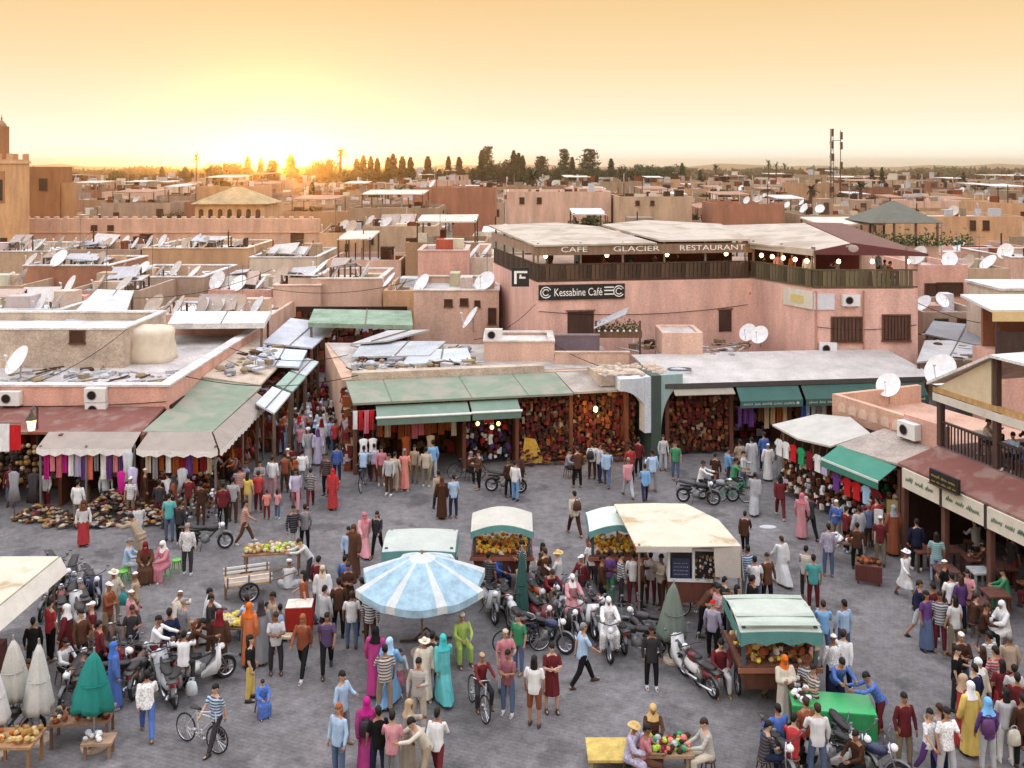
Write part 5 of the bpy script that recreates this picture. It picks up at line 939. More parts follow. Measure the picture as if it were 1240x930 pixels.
# ---------------- air conditioners
def ac(p, label, rz=0):
    e = empty('air_conditioner', p, rz, label, 'air conditioner', None); m = MB(); m.box((-.45, -.32, -.3), (.45, 0, .3)); m.obj('case', MT['ac_white'], e)
    m = MB(); m.torus((-.12, -.325, 0), (0, 1, 0), .2, .02, 16, 5); m.obj('fan_ring', MT['metal'], e, col=(.3,.3,.3)); m = MB(); m.lathe([(.19, -.01), (.19, .01)], 16); m.v = [(x-.12, -.322+z*.3, y) for x, y, z in m.v]; m.obj('fan', MT['dark'], e)
    for s_ in (-.3, .3): m = MB(); m.box((s_-.03, -.3, -.36), (s_+.03, .02, -.3)); m.obj('bracket', MT['metal'], e, col=(.15,.15,.15))
ac(aty(15, 481, 42.98), 'air conditioner alone on the left shop parapet'); ac(aty(118, 477, 42.98), 'upper of two stacked air conditioners on the shop parapet'); ac(aty(119, 494.5, 42.98), 'lower of two stacked air conditioners on the shop parapet')
ac(aty(1029, 363, 52.48), 'air conditioner under the railing of the cafe wing'); ac(aty(1001, 421, 52.48), 'air conditioner low at the cafe wing corner'); ac(Vector((xat(598, 51.6), 51.6, zat(414, 51)-.1+.4)), 'air conditioner on top of the salmon roof room')
Mk = Matrix.Translation(KS.location) @ Matrix.Rotation(KS.rotation_euler.z, 4, 'Z'); ac(Mk @ Vector((5.3, 1.88, 3.65)), 'air conditioner on the pink wall beside the terrace', KS.rotation_euler.z)
# ================================================================== carts, umbrellas, bikes, furniture
def wheel_mesh(r, w_, spokes, tyre):
    a = MB(); a.torus((0, 0, 0), (1, 0, 0), r-tyre, tyre, 22, 6); b = MB()
    b.torus((0, 0, 0), (1, 0, 0), r-tyre*2, tyre*.45, 20, 4); b.tube([(-w_, 0, 0), (w_, 0, 0)], .03, 6)
    for k in range(spokes): t = 2*math.pi*k/spokes; b.tube([(0, 0, 0), (0, (r-tyre*2)*math.cos(t), (r-tyre*2)*math.sin(t))], .006 if spokes > 10 else .014, 3)
    A_, B_ = a.mesh('tyre', True), b.mesh('rim'); A_.materials.append(MT['rubber']); B_.materials.append(MT['chrome']); return A_, B_
WMOTO, WBIKE, WCART = wheel_mesh(.29, .06, 8, .045), wheel_mesh(.33, .04, 16, .02), wheel_mesh(.32, .05, 8, .035)
def put_wheel(parent, loc, W, turn=0): o = link('wheel', W[0], None, parent, loc, turn); link('rim', W[1], None, o); return o
def make_moto(scooter=False):
    e = empty('motorbike' if not scooter else 'scooter'); P = lambda n, m, mt, c=None, s=True: m.obj(n, MT[mt], e, smooth=s, col=c)
    put_wheel(e, (0, -.63, .29), WMOTO, .12); put_wheel(e, (0, .60, .29), WMOTO)
    m = MB(); m.tube([(0, -.42, .78), (0, -.1, .45), (0, .3, .40), (0, .6, .30)], .035, 6); m.tube([(0, -.42, .78), (0, .1, .68), (0, .75, .66)], .03, 6); m.tube([(0, .3, .4), (0, .45, .66)], .025, 5); P('frame', m, 'metal', (.04,.04,.04))
    m = MB(); m.tube([(-.07, -.63, .29), (-.07, -.45, .75), (-.05, -.4, .93)], .022, 5); m.tube([(.07, -.63, .29), (.07, -.45, .75), (.05, -.4, .93)], .022, 5); m.box((-.08, -.47, .72), (.08, -.40, .78)); P('fork', m, 'chrome')
    m = MB(); m.tube([(-.34, -.25, 1.0), (-.2, -.36, .98), (0, -.4, .94), (.2, -.36, .98), (.34, -.25, 1.0)], .016, 5); P('handlebar', m, 'metal', (.05,.05,.05))
    for s_ in (-1, 1): m = MB(); m.tube([(s_*.25, -.33, .99), (s_*.33, -.38, 1.14)], .008, 4); m.ell((s_*.35, -.38, 1.18), (.06, .015, .04), 8, 5); P('mirror', m, 'metal', (.2,.2,.22))
    m = MB(); m.ell((0, -.52, .86), (.085, .09, .085), 10, 7); P('headlight', m, 'dish')
    if scooter:
        m = MB(); m.loft([[Vector((x*w_, y, z)) for x, z in ((-1, z0), (1, z0), (.8, z1), (-.8, z1))] for y, w_, z0, z1 in ((-.46, .2, .45, .95), (-.38, .22, .35, .92), (-.34, .2, .25, .55), (.05, .16, .22, .32))]); P('leg_shield', m, 'paint', (.6,.6,.6))
        m = MB(); m.ell((0, .4, .5), (.17, .42, .2), 10, 7); P('body_panel', m, 'paint', (.6,.6,.6))
    else:
        m = MB(); m.ell((0, -.16, .74), (.13, .27, .12), 10, 7); P('fuel_tank', m, 'paint', (.4,.05,.04))
        m = MB(); m.ell((0, .42, .56), (.11, .2, .1), 8, 6); P('side_panel', m, 'paint', (.4,.05,.04))
    m = MB(); m.loft([[Vector((w_*math.cos(t), y, z + .055*math.sin(t))) for t in [2*math.pi*k/10 for k in range(10)]] for y, w_, z in ((.02, .09, .76), (.15, .13, .77), (.45, .14, .79), (.72, .11, .83), (.78, .06, .83))]); P('seat', m, 'leather', (.02,.018,.018))
    m = MB(); m.ell((0, .08, .36), (.12, .18, .16), 8, 6); m.box((-.09, -.08, .28), (.09, .12, .55)); P('engine', m, 'metal', (.18,.18,.18))
    m = MB(); m.tube([(.13, 0, .3), (.16, .3, .26), (.17, .85, .36)], [.025, .03, .045], 6); P('exhaust', m, 'chrome')
    for yc, a0 in ((-.63, 35), (.6, 30)):
        m = MB(); pts = [(0, yc - .335*math.cos(R(a)), .29 + .335*math.sin(R(a))) for a in range(a0, 165, 18)]; m.tube(pts, .055, 6, flat=.35); P('mudguard', m, 'paint', (.15,.15,.16))
    m = MB(); m.box((-.12, .74, .80), (.12, 1.0, .83)); P('rack', m, 'metal', (.06,.06,.06)); m = MB(); m.box((-.06, .86, .66), (.06, .9, .76)); P('tail_light', m, 'paint', (.4,.02,.02))
    m = MB(); m.tube([(-.1, .15, .3), (-.26, .2, 0)], .014, 4); P('side_stand', m, 'metal', (.05,.05,.05))
    return e
def make_bicycle():
    e = empty('bicycle'); put_wheel(e, (0, -.52, .33), WBIKE, .1); put_wheel(e, (0, .52, .33), WBIKE)
    m = MB()
    for a, b in (((0,-.40,.78),(0,.18,.74)), ((0,-.40,.78),(0,.08,.28)), ((0,.20,.82),(0,.08,.28)), ((0,.08,.28),(0,.52,.33)), ((0,.2,.76),(0,.52,.33)), ((0,-.42,.9),(0,-.52,.33))): m.tube([a, b], .018, 5)
    m.obj('frame', MT['paint'], e, col=(.06,.05,.05)); m = MB(); m.tube([(-.28,-.22,.98),(-.12,-.38,.96),(.12,-.38,.96),(.28,-.22,.98)], .013, 5); m.obj('handlebar', MT['chrome'], e)
    m = MB(); m.loft([[Vector((w_*math.cos(t), y, .86+.03*math.sin(t))) for t in [2*math.pi*k/8 for k in range(8)]] for y, w_ in ((.06, .03), (.2, .07), (.32, .10), (.35, .06))]); m.obj('saddle', MT['leather'], e, col=(.02,.02,.02), smooth=True)
    m = MB(); m.torus((.05, .08, .28), (1, 0, 0), .09, .012, 14, 4); m.tube([(-.12,.08,.28),(.12,.08,.28)], .012, 4); m.box((.1, .02, .10), (.2, .12, .13)); m.box((-.2, .04, .43), (-.1, .14, .46)); m.tube([(.11,.08,.28),(.11,.07,.12)], .012, 4); m.tube([(-.11,.08,.28),(-.11,.09,.44)], .012, 4); m.obj('pedal_crank', MT['chrome'], e)
    return e
MOTO, SCOOT, BIKE = make_moto(), make_moto(True), make_bicycle(); USED = set()
def ride(proto, px, py, head, col, label, lean=None, group='motorbikes and bicycles in the square'):
    o = proto if proto.name not in USED else copy_tree(proto); USED.add(proto.name)
    cat = {'motorbike': 'motorbike', 'scooter': 'scooter', 'bicycle': 'bicycle'}[proto.name.split('.')[0]]; o.location = atz(px, py); o.rotation_euler = (0, R(rnd.uniform(3, 7)) if lean is None else lean, R(head)); tag(o, label, cat, group)
    for c in o.children:
        if c.name.split('.')[0] in ('fuel_tank', 'side_panel', 'leg_shield', 'body_panel') or (cat == 'bicycle' and c.name.startswith('frame')): c.color = (*PAL[col], 1)
    return o
M_, S_, B_ = MOTO, SCOOT, BIKE; CWORD = dict(lightgrey='light grey')
for pr, px, py, hd, c, lab in ((M_, 78, 752, 205, 'maroon', 'maroon motorbike parked with others beside the cream canopy'), (M_, 90, 736, 200, 'navy', 'navy motorbike second in the line beside the cream canopy'), (S_, 96, 760, 210, 'white', 'white scooter parked beside the cream canopy'), (M_, 70, 722, 195, 'black', 'black motorbike tucked behind the line by the cream canopy'),
  (M_, 218, 842, 190, 'maroon', 'maroon motorbike under the rider in the white shirt by the green parasol'), (S_, 245, 828, 120, 'white', 'white scooter parked beside the rider in white'), (M_, 186, 818, 80, 'black', 'black motorbike under the seated rider among the parked bikes'), (M_, 160, 838, 110, 'charcoal', 'charcoal motorbike in the tangle behind the green parasol'), (M_, 140, 822, 60, 'maroon', 'dark red motorbike deep in the tangle behind the green parasol'),
  (S_, 592, 745, 15, 'lightgrey', 'pale grey scooter beside the dark closed parasol'), (M_, 612, 750, 10, 'maroon', 'maroon motorbike parked against the pale scooter'), (M_, 648, 742, 20, 'rust', 'rust coloured motorbike right of the dark closed parasol'), (M_, 664, 738, 25, 'black', 'black motorbike second from the dark closed parasol'), (S_, 676, 752, 20, 'lightgrey', 'grey scooter in the middle of the bike cluster'), (M_, 694, 756, 15, 'brown', 'brown motorbike under the person in pink and white hood'), (S_, 712, 762, 10, 'white', 'white scooter at the end of the bike cluster'), (M_, 660, 786, 60, 'navy', 'navy motorbike standing alone in front of the cluster'), (S_, 733, 790, 5, 'lightgrey', 'pale scooter ridden by the person in the white hood'), (M_, 768, 792, 260, 'black', 'black motorbike parked beside the man in the dark suit'), (M_, 785, 776, 250, 'charcoal', 'charcoal motorbike by the snack kiosk'),
  (S_, 832, 818, 200, 'white', 'white scooter parked by the grey closed parasol'), (M_, 846, 832, 205, 'maroon', 'maroon motorbike beside the seated person in white trousers'), (M_, 845, 610, 70, 'black', 'black motorbike ridden before the lettered awnings'), (M_, 868, 606, 75, 'grey', 'grey motorbike behind the ridden one by the lettered awnings'),
  (B_, 888, 608, 80, 'green', 'green bicycle near the lettered awnings'), (B_, 243, 905, 60, 'lightgrey', 'grey bicycle pushed by the man in the checked shirt'), (B_, 578, 862, 20, 'lightgrey', 'pale bicycle held by the man in dark clothes'), (B_, 440, 592, 178, 'black', 'black bicycle ridden before the corner shop'), (B_, 845, 748, 80, 'rust', 'rusty bicycle leaning under the snack kiosk'), (B_, 632, 790, 100, 'black', 'black bicycle beside the man in green'), (M_, 251, 665, 95, 'black', 'black motorbike parked by the trinket stand'),
  (S_, 1008, 934, 75, 'white', 'white scooter at the corner of the green market table'), (M_, 1052, 946, 60, 'navy', 'dark blue motorbike beside the white scooter at the green table'), (M_, 5, 905, 120, 'black', 'black motorbike half hidden behind the white closed parasols'), (B_, 565, 580, 90, 'charcoal', 'dark bicycle leaning at the lamp stall'), (M_, 612, 596, 80, 'black', 'black motorbike in front of the lamp stall')):
    ride(pr, px, py, hd, c, lab)
rb = random.Random(55)
for pl, spots in {'in the line of bikes by the cream canopy': ((58, 742), (102, 744), (110, 728), (84, 716), (64, 708)), 'in the tangle behind the green parasol': ((128, 806), (150, 816), (172, 832), (202, 838), (104, 838), (84, 846), (232, 818)), 'in the row around the dark closed parasol': ((600, 736), (624, 766), (652, 764), (704, 742), (722, 752), (748, 780), (686, 768)), 'beside the green market table': ((1030, 926), (940, 936))}.items():
    for px, py in spots: cc = rb.choice(['black', 'maroon', 'navy', 'charcoal', 'lightgrey', 'rust', 'brown']); pr = rb.choice([M_, M_, S_]); ride(pr, px, py, rb.uniform(0, 40) + (180 if rb.random() < .4 else 0), cc, f"{CWORD.get(cc, cc)} {'motorbike' if pr is M_ else 'scooter'} crammed {pl}")
# ---------------- umbrellas
PANEL_B = mat('canvas_blue', (.30, .44, .53), var=.3, scale=2.5, bump=.02, bscale=4, fine=.08); PANEL_W = mat('canvas_white', (.52, .55, .55), var=.14, scale=2.5, bump=.02, bscale=4, fine=.08); mat('canvas_teal', (.10, .26, .24), var=.2, scale=2.5, fine=.1)
g = atz(511, 792); e = empty('market_umbrella', g, 0, 'big open market umbrella with blue panels, white stripes and a white peak', 'umbrella')
r, zr, zp = 1.9, 2.12, 2.84; m = MB(); n = 8
for k in range(n):
    a0 = 2*math.pi*(k+.5)/n; sub = 10
    for j in range(sub):
        for rr_ in range(5):
            def pt(ja, t):
                a = a0 + 2*math.pi/n*ja/sub; edge = 1-.17*math.sin(math.pi*ja/sub)*t; sag = -.20*math.sin(math.pi*ja/sub)*t; return Vector((r*t*edge*math.cos(a), r*t*edge*math.sin(a), zp+(zr-zp)*t**1.15+sag))
            t0, t1 = rr_/5, (rr_+1)/5; m.mi = 1 if (rr_ == 0 or j in (0, 9)) else 0
            m.add([pt(j, t0), pt(j, t1), pt(j+1, t1), pt(j+1, t0)] if rr_ else [pt(j, 0), pt(j, t1), pt(j+1, t1)], [(0,1,2,3)] if rr_ else [(0,1,2)])
    for j in range(sub):   # hanging flap
        m.mi = 1 if j in (0, 9) else 0; p, q = pt(j, 1), pt(j+1, 1); d = Vector((0, 0, -.2)); m.add([p, p+d, q+d, q], [(0,1,2,3)])
o = m.obj('canopy', [PANEL_B, PANEL_W], e); o.modifiers.new('s', 'SOLIDIFY').thickness = .012
m = MB(); m.tube([(0, 0, 0), (0, 0, zp+.08)], .035, 8); m.obj('pole', MT['wood'], e, col=(.25,.15,.08))
for k in range(n): a = 2*math.pi*(k+.5)/n; m = MB(); m.tube([(0, 0, zp-.06), (r*.97*math.cos(a), r*.97*math.sin(a), zr-.02)], .014, 4); m.obj('rib', MT['metal'], e, col=(.2,.2,.2))
m = MB(); m.lathe([(.32, 0), (.32, .08), (.06, .14), (.06, .3)], 14); m.obj('base', MT['rubble'], e)
def closed_umbrella(px, py, H, drop, rad, c, lab, base=True):
    e = empty('closed_parasol', atz(px, py), rnd.uniform(0, 6), lab, 'parasol', 'closed parasols in the square'); n = 24; rings = []; rr = random.Random(int(px))
    ph_ = [rr.uniform(.75, 1.2) for _ in range(8)]
    for f, q in ((0, .06), (.12, .3), (.35, .55), (.65, .8), (.9, 1.0), (1.0, .92)):
        rings.append([Vector((rad*q*(1+.28*math.cos(k*math.pi*2*8/n))*ph_[k*8//n]*math.cos(2*math.pi*k/n), rad*q*(1+.28*math.cos(k*math.pi*2*8/n))*ph_[k*8//n]*math.sin(2*math.pi*k/n), H-.05-drop*f + (.05*math.cos(k*1.7) if f > .8 else 0))) for k in range(n)])
    m = MB(); m.loft(rings); m.obj('folded_cloth', MT['canvas'], e, col=c, smooth=True); m = MB(); m.tube([(0, 0, 0), (0, 0, H+.06)], .025, 6); m.obj('pole', MT['metal'], e, col=(.3,.3,.3))
    m = MB(); m.lathe([(.3, 0), (.3, .07), (.05, .12), (.05, .3)], 12); m.obj('base', MT['rubble'], e)
    m = MB(); m.torus((0, 0, H-drop*.55), (0, 0, 1), rad*.78, .02, 14, 4); m.obj('tie', MT['cloth'], e, col=[q*.7 for q in c])
closed_umbrella(47, 897, 2.38, 1.65, .30, (.55,.55,.52), 'white closed parasol on a round stone base'); closed_umbrella(114, 905, 2.3, 1.35, .40, (.02,.22,.19), 'bright green closed parasol over a wooden table'); closed_umbrella(16, 893, 2.4, 1.4, .32, (.50,.49,.44), 'off-white closed parasol touching the cream canopy'); closed_umbrella(632, 756, 2.3, 1.95, .22, (.035,.10,.09), 'dark green closed parasol beside the scooters'); closed_umbrella(816, 800, 2.2, 1.55, .36, (.16,.20,.17), 'grey green closed parasol before the snack kiosk'); closed_umbrella(-6, 915, 2.1, 1.3, .28, (.6,.6,.6), 'white closed parasol at the edge of the bike tangle')
# ---------------- canopied carts
def cart(P, w_, d_, label, canopy, ccol, vcol, zc=2.15, body=(.13,.045,.03), rz=0, fruit=None, arch=.22, top=1.1, name='market_cart', valance=.22, wheels=True):
    e = empty(name, P, rz, label, 'market cart'); hw, hd = w_/2, d_/2; n = 10; rings = []
    m = MB()
    for k in range(n+1):
        f = k/n; x = -hw + w_*f; z = zc + arch*math.sin(math.pi*f); rings.append((x, z))
    vs = [(x, -hd-.1, z-.05) for x, z in rings] + [(x, -hd*.3, z+.1) for x, z in rings] + [(x, hd*.4, z+.1) for x, z in rings] + [(x, hd+.1, z-.03) for x, z in rings]; N1 = n+1; fs = []
    for j in range(3): fs += [(j*N1+i, j*N1+i+1, (j+1)*N1+i+1, (j+1)*N1+i) for i in range(n)]
    m.add(vs, fs); o = m.obj('canopy', MT[canopy], e, col=ccol); o.modifiers.new('s', 'SOLIDIFY').thickness = .03
    m = MB(); b = [(x, -hd-.12, z-.06) for x, z in rings]; b2 = [(x, -hd-.14, z-.06-valance*(.85+.15*math.cos(i*2))) for i, (x, z) in enumerate(rings)]; m.add(b+b2, [(i, i+N1, i+N1+1, i+1) for i in range(n)])
    for s_ in (-1, 1): x = s_*(hw+.01); z = zc-.05; m.add([(x, -hd-.1, z), (x, hd+.1, z), (x, hd+.1, z-valance*.8), (x, -hd-.1, z-valance*.9)], [(0,1,2,3)])
    o = m.obj('valance', MT['canvas'], e, col=vcol); o.modifiers.new('s', 'SOLIDIFY').thickness = .015
    for sx_ in (-1, 1):
        for sy_ in (-1, 1): m = MB(); m.box((sx_*(hw-.12)-.045, sy_*(hd-.08)-.045, top-.1), (sx_*(hw-.12)+.045, sy_*(hd-.08)+.045, zc+.02)); m.obj('post', MT['wood'], e, col=(.05,.07,.09))
    m = MB(); bz = .48; m.loft([[Vector(p) for p in ((-a, -b_, z), (a, -b_, z), (a, b_, z), (-a, b_, z))] for z, a, b_ in ((bz, hw*.82, hd*.8), (top-.12, hw*.95, hd*.95), (top-.1, hw, hd), (top, hw, hd))]); m.obj('body', MT['wood'], e, col=body)
    m = MB(); m.box((-hw-.04, -hd-.04, top-.16), (hw+.04, -hd+.0, top-.04)); m.obj('trim', MT['paint'], e, col=[min(1, q*2.2) for q in body])
    if wheels:
        for s_ in (-1, 1): put_wheel(e, (s_*(hw*.86), -.1, .32), WCART)
    for s_ in (-1, 1): m = MB(); m.box((s_*hw*.75-.03, hd*.7-.03, 0), (s_*hw*.75+.03, hd*.7+.03, bz+.05)); m.obj('leg', MT['wood'], e, col=body)
    if fruit:
        cells = []; rr = random.Random(int(P[0]*100)); 
        for i in range(170): x, y = rr.uniform(-hw*.9, hw*.9), rr.uniform(-hd*.85, hd*.6); cells.append((x, y, top+.05+.28*max(0, (y+hd)/d_)*rr.uniform(.3, 1.1)))
        goods_stuff('fruit', cells, fruit, e, seed=5, smin=.05, smax=.085, shape='ball')
    return e
CREAMC, TEALC = (.47,.46,.40), (.10,.25,.24)
FR = ['mandarin', 'lemon', 'ochre', 'mandarin', 'rust', 'straw']
P = atz(608, 703); cart(P, 2.0, 1.5, 'juice cart with a curved cream canopy and dark posts', 'canvas', CREAMC, TEALC, 1.98, fruit=FR, top=1.12)
P = atz(746, 703); cart(P, 1.9, 1.5, 'juice cart with a curved pale green canopy behind the big cream awning', 'canvas', (.55,.62,.56), TEALC, 1.98, fruit=FR, top=1.12)
P = atz(510, 728); cart(P, 2.25, 1.6, 'cart with a flat cream canopy and teal valance behind the big umbrella', 'canvas', (.42,.45,.41), TEALC, 1.95, fruit=FR, arch=.05, valance=.3)
P = atz(933, 838); e = cart(P, 2.05, 1.9, 'dried fruit cart under a green striped canopy', 'canvas', (.42,.46,.40), (.08,.21,.20), 2.1, fruit=['ochre', 'lemon', 'cognac', 'straw', 'umber', 'rust'], arch=.03, top=1.15, valance=.34, body=(.12,.05,.03))
for k in range(4): y = -1.0+k*.52; m = MB(); m.box((-1.0, y, 2.19), (1.0, y+.2, 2.205)); m.obj('stripe', MT['canvas'], e, col=(.35,.40,.34))
goods_stuff('hanging_bunches', grid(-.95, .95, 1.5, 2.0, -.75, .17, .16, 60), ['cognac', 'straw', 'umber', 'ochre', 'rust', 'saddle', 'beige'], e, seed=60, smin=.05, smax=.1)
# the big cream awning with its glazed snack kiosk
P = atz(840, 752); e = empty('snack_kiosk', P, R(-4), 'glazed snack kiosk with white frame under a big stained cream awning', 'kiosk')
m = MB(); top = [A(-1.75, -.35, 2.34), A(-.1, -.4, 2.40), A(1.35, -.3, 2.42), A(.9, 1.3, 2.62), A(.05, 2.7, 2.62), A(-1.0, 2.75, 2.60), A(-2.3, 2.7, 2.55)]; m.slab(top, .05); o = m.obj('awning', MT['canvas_stained'], e)
m = MB(); m.add([top[2], top[3], top[3]-Vector((-.1,0,1.0)), top[2]-Vector((-.1,0,1.05))], [(0,1,2,3)]); m.add([top[0]-Vector((0,.03,0)), top[1]-Vector((0,.03,0)), top[1]-Vector((0,.03,.16)), top[0]-Vector((0,.03,.16))], [(0,1,2,3)]); o = m.obj('side_curtain', MT['canvas'], e, col=(.46,.43,.39)); o.modifiers.new('s', 'SOLIDIFY').thickness = .015
m = MB(); m.add([top[1]-Vector((0,.02,0)), top[2]-Vector((0,.02,0)), top[2]-Vector((0,.02,.95)), top[2]-Vector((.75,.02,.93)), top[2]-Vector((.8,.02,.08))], [(0,1,4),(1,2,3,4)]); o = m.obj('front_curtain', MT['canvas'], e, col=(.44,.41,.38)); o.modifiers.new('s', 'SOLIDIFY').thickness = .015
for x, y in ((-1.65, -.3), (1.3, -.25), (-2.2, 2.6), (-.1, 2.6)): m = MB(); m.tube([(x, y, 0), (x, y, 2.4)], .035, 6); m.obj('post', MT['metal'], e, col=(.25,.2,.16))
m = MB(); m.box((-.75, 0, .55), (.75, 1.0, 1.18)); m.obj('cabinet', MT['wood'], e, col=(.12,.04,.028))
for a, b in (((-.78, -.03, 1.18), (.78, 1.03, 1.27)), ((-.78, -.03, 2.12), (.78, 1.03, 2.2)), ((-.78, -.03, 1.27), (-.71, .04, 2.12)), ((.71, -.03, 1.27), (.78, .04, 2.12)), ((-.04, -.03, 1.27), (.03, .04, 2.12))): m = MB(); m.box(a, b); m.obj('frame', MT['paint'], e, col=(.62,.64,.66))
for a, b in ((-.7, -.05), (.04, .7)): m = MB(); m.box((a, 0, 1.28), (b, .012, 2.11)); m.obj('pane', MT['glass'], e)
m = MB(); m.box((-.64, -.045, 1.33), (-.12, -.032, 1.9)); o = m.obj('menu_board', MT['paint'], e, col=(.03,.04,.09)); m = MB(); rr = random.Random(2); [scribble(m, -.6, -.18, 1.42+k*.11, .05, -.047, rr) for k in range(4)]; tag(m.obj('lettering', MT['letter_white'], o), kind='stuff')
goods_stuff('display_food', grid(.08, .68, 1.3, 2.0, -.04, .1, .11, 70), ['straw', 'beige', 'ochre', 'cream', 'cognac', 'lightgrey'], e, seed=70, smin=.025, smax=.045, flat=.03)
m = MB(); m.box((-.2, .6, 2.2), (.7, 1.0, 2.32)); m.obj('roof_board', MT['wood'], e, col=(.5,.28,.12))
for s_ in (-1, 1): put_wheel(e, (s_*.66, .35, .32), WCART)
for x in (-.7, .7): m = MB(); m.box((x-.04, .85, 0), (x+.04, .93, .58)); m.obj('leg', MT['wood'], e, col=(.1,.05,.03))
# the cream canopy at the left edge
P = Vector((-15.35, 26.2, 0)); e = empty('market_stall', P, 0, 'stall under a wide cream canopy with a deep slanted valance beside parked bikes', 'stall')
m = MB(); m.slab([A(-3, -1.75, 2.62), A(2.35, -1.75, 2.62), A(2.5, 1.9, 2.66), A(-3, 1.9, 2.66)], .05); m.obj('canopy', MT['canvas_stained'], e)
m = MB(); m.add([(-3, -1.8, 2.6), (2.4, -1.8, 2.6), (2.6, -2.0, 2.15), (-3, -2.0, 2.15)], [(0,3,2,1)]); m.add([(2.4, -1.8, 2.6), (2.55, 1.9, 2.64), (2.75, 1.95, 2.2), (2.6, -2.0, 2.15)], [(0,3,2,1)]); o = m.obj('valance', MT['canvas'], e, col=(.66,.63,.56)); o.modifiers.new('s', 'SOLIDIFY').thickness = .02
for x, y in ((2.3, -1.7), (2.4, 1.8), (-.5, -1.7), (-.5, 1.8)): m = MB(); m.tube([(x, y, 0), (x, y, 2.6)], .04, 6); m.obj('post', MT['metal'], e, col=(.15,.1,.08))
m = MB(); m.box((-2.8, -.9, .1), (1.7, .6, .95)); m.obj('counter', MT['wood'], e, col=(.10,.04,.03)); goods_stuff('wares', grid(-2.6, 1.6, .95, 1.2, -.2, .2, .13, 71), SLIP, e, seed=71, smin=.06, smax=.1, shape='ball')
# hand cart, tables, low stalls
def table(px, py, w_, d_, h, col, lab, goods=None, rz=0, name='market_table', cat='table', n=120, smin=.05, smax=.09, shape='ball', cloth=None, m_='wood'):
    e = empty(name, atz(px, py), R(rz), lab, cat); m = MB(); m.box((-w_/2, -d_/2, h-.06), (w_/2, d_/2, h)); m.obj('table_top', MT[m_], e, col=col)
    for a in (-1, 1):
        for b in (-1, 1): m = MB(); m.box((a*(w_/2-.08)-.03, b*(d_/2-.08)-.03, 0), (a*(w_/2-.08)+.03, b*(d_/2-.08)+.03, h-.05)); m.obj('leg', MT['wood'], e, col=[q*.7 for q in col])
    if cloth: m = MB(); m.box((-w_/2-.015, -d_/2-.015, h*.2), (w_/2+.015, -d_/2-.005, h-.02)); m.box((w_/2+.005, -d_/2, h*.2), (w_/2+.015, d_/2, h-.02)); m.obj('cloth', MT['cloth'], e, col=cloth)
    if goods: goods_stuff('wares', [(random.Random(i*7+int(px)).uniform(-w_/2+.05, w_/2-.05), random.Random(i*13+1).uniform(-d_/2+.05, d_/2-.05), h+.03+random.Random(i*5).uniform(0, .1)) for i in range(n)], goods, e, seed=int(px), smin=smin, smax=smax, shape=shape)
    return e
e = empty('hand_cart', atz(300, 722), R(20), 'two-wheeled hand cart with white side rails', 'hand cart')
m = MB(); m.box((-.7, -.45, .5), (.7, .45, .56)); m.obj('deck', MT['wood'], e, col=(.35,.24,.15))
for y in (-.45, .45):
    for z in (.62, .76): m = MB(); m.box((-.72, y-.02, z), (.72, y+.02, z+.06)); m.obj('rail', MT['paint'], e, col=(.6,.6,.58))
    for x in (-.65, 0, .65): m = MB(); m.box((x-.025, y-.026, .5), (x+.025, y+.026, .84)); m.obj('stake', MT['wood'], e, col=(.15,.1,.08))
    m = MB(); m.tube([(.7, y*.7, .52), (1.5, y*.7, .7)], .025, 5); m.obj('shaft', MT['wood'], e, col=(.2,.12,.08))
for y in (-.5, .5): put_wheel(e, (0, y, .32), WCART, R(90))
m = MB(); m.box((-.72, -.04, .02), (-.64, .04, .5)); m.obj('prop', MT['wood'], e, col=(.2,.12,.08))
e = table(330, 694, 1.9, .8, .8, (.30,.16,.09), 'table of nuts and bread watched by the man in white', ['straw', 'beige', 'ochre', 'cream', 'lime'], 8)
e = table(290, 772, 1.5, .8, .45, (.2,.12,.08), 'low stand heaped with yellow lemons', ['lemon', 'lemon', 'straw', 'cream'], -5, n=160); table(228, 782, .7, .5, .5, (.25,.13,.08), 'low stand of bread beside the walker in the white robe', ['cognac', 'beige', 'rust'], 10, n=50)
e = table(363, 765, .75, .6, .85, (.60,.55,.46), 'little stand with a cream top and red cloth front', None, 5, cloth=(.35,.03,.02)); table(345, 775, .4, .3, .15, (.6,.5,.36), 'cream box on the ground beside the red cloth stand')
table(742, 925, 1.2, .9, .35, (.5,.36,.10), 'low yellow planked bench with striped boards', None, 0); table(800, 935, 1.4, .8, .6, (.3,.2,.12), 'low table crowded with pots and red bowls', ['red', 'green', 'lightgrey', 'coral', 'lime', 'umber'], 0, n=90)
e = table(1012, 893, 1.7, .9, .85, (.05,.36,.12), 'bright green market table with panelled sides', None, -8, cloth=(.04,.26,.09), m_='paint'); e = table(968, 885, .5, 1.3, .95, (.05,.30,.10), 'tall green side counter joined to the green market table', ['white', 'grey', 'umber'], -8, n=30, cloth=(.04,.24,.08), m_='paint')
table(100, 895, 1.4, .8, .6, (.22,.12,.07), 'rough wooden table under the green parasol', SLIP, 10, n=60); table(120, 915, .7, .45, .4, (.3,.2,.13), 'small bench with a white tray in front of the green parasol', ['white', 'lightgrey'], 5, n=10)
table(20, 930, 1.0, .8, .7, (.35,.2,.1), 'crate table of orange boxes at the bottom of the parasols', ['orange', 'ochre', 'straw'], 0, n=40)
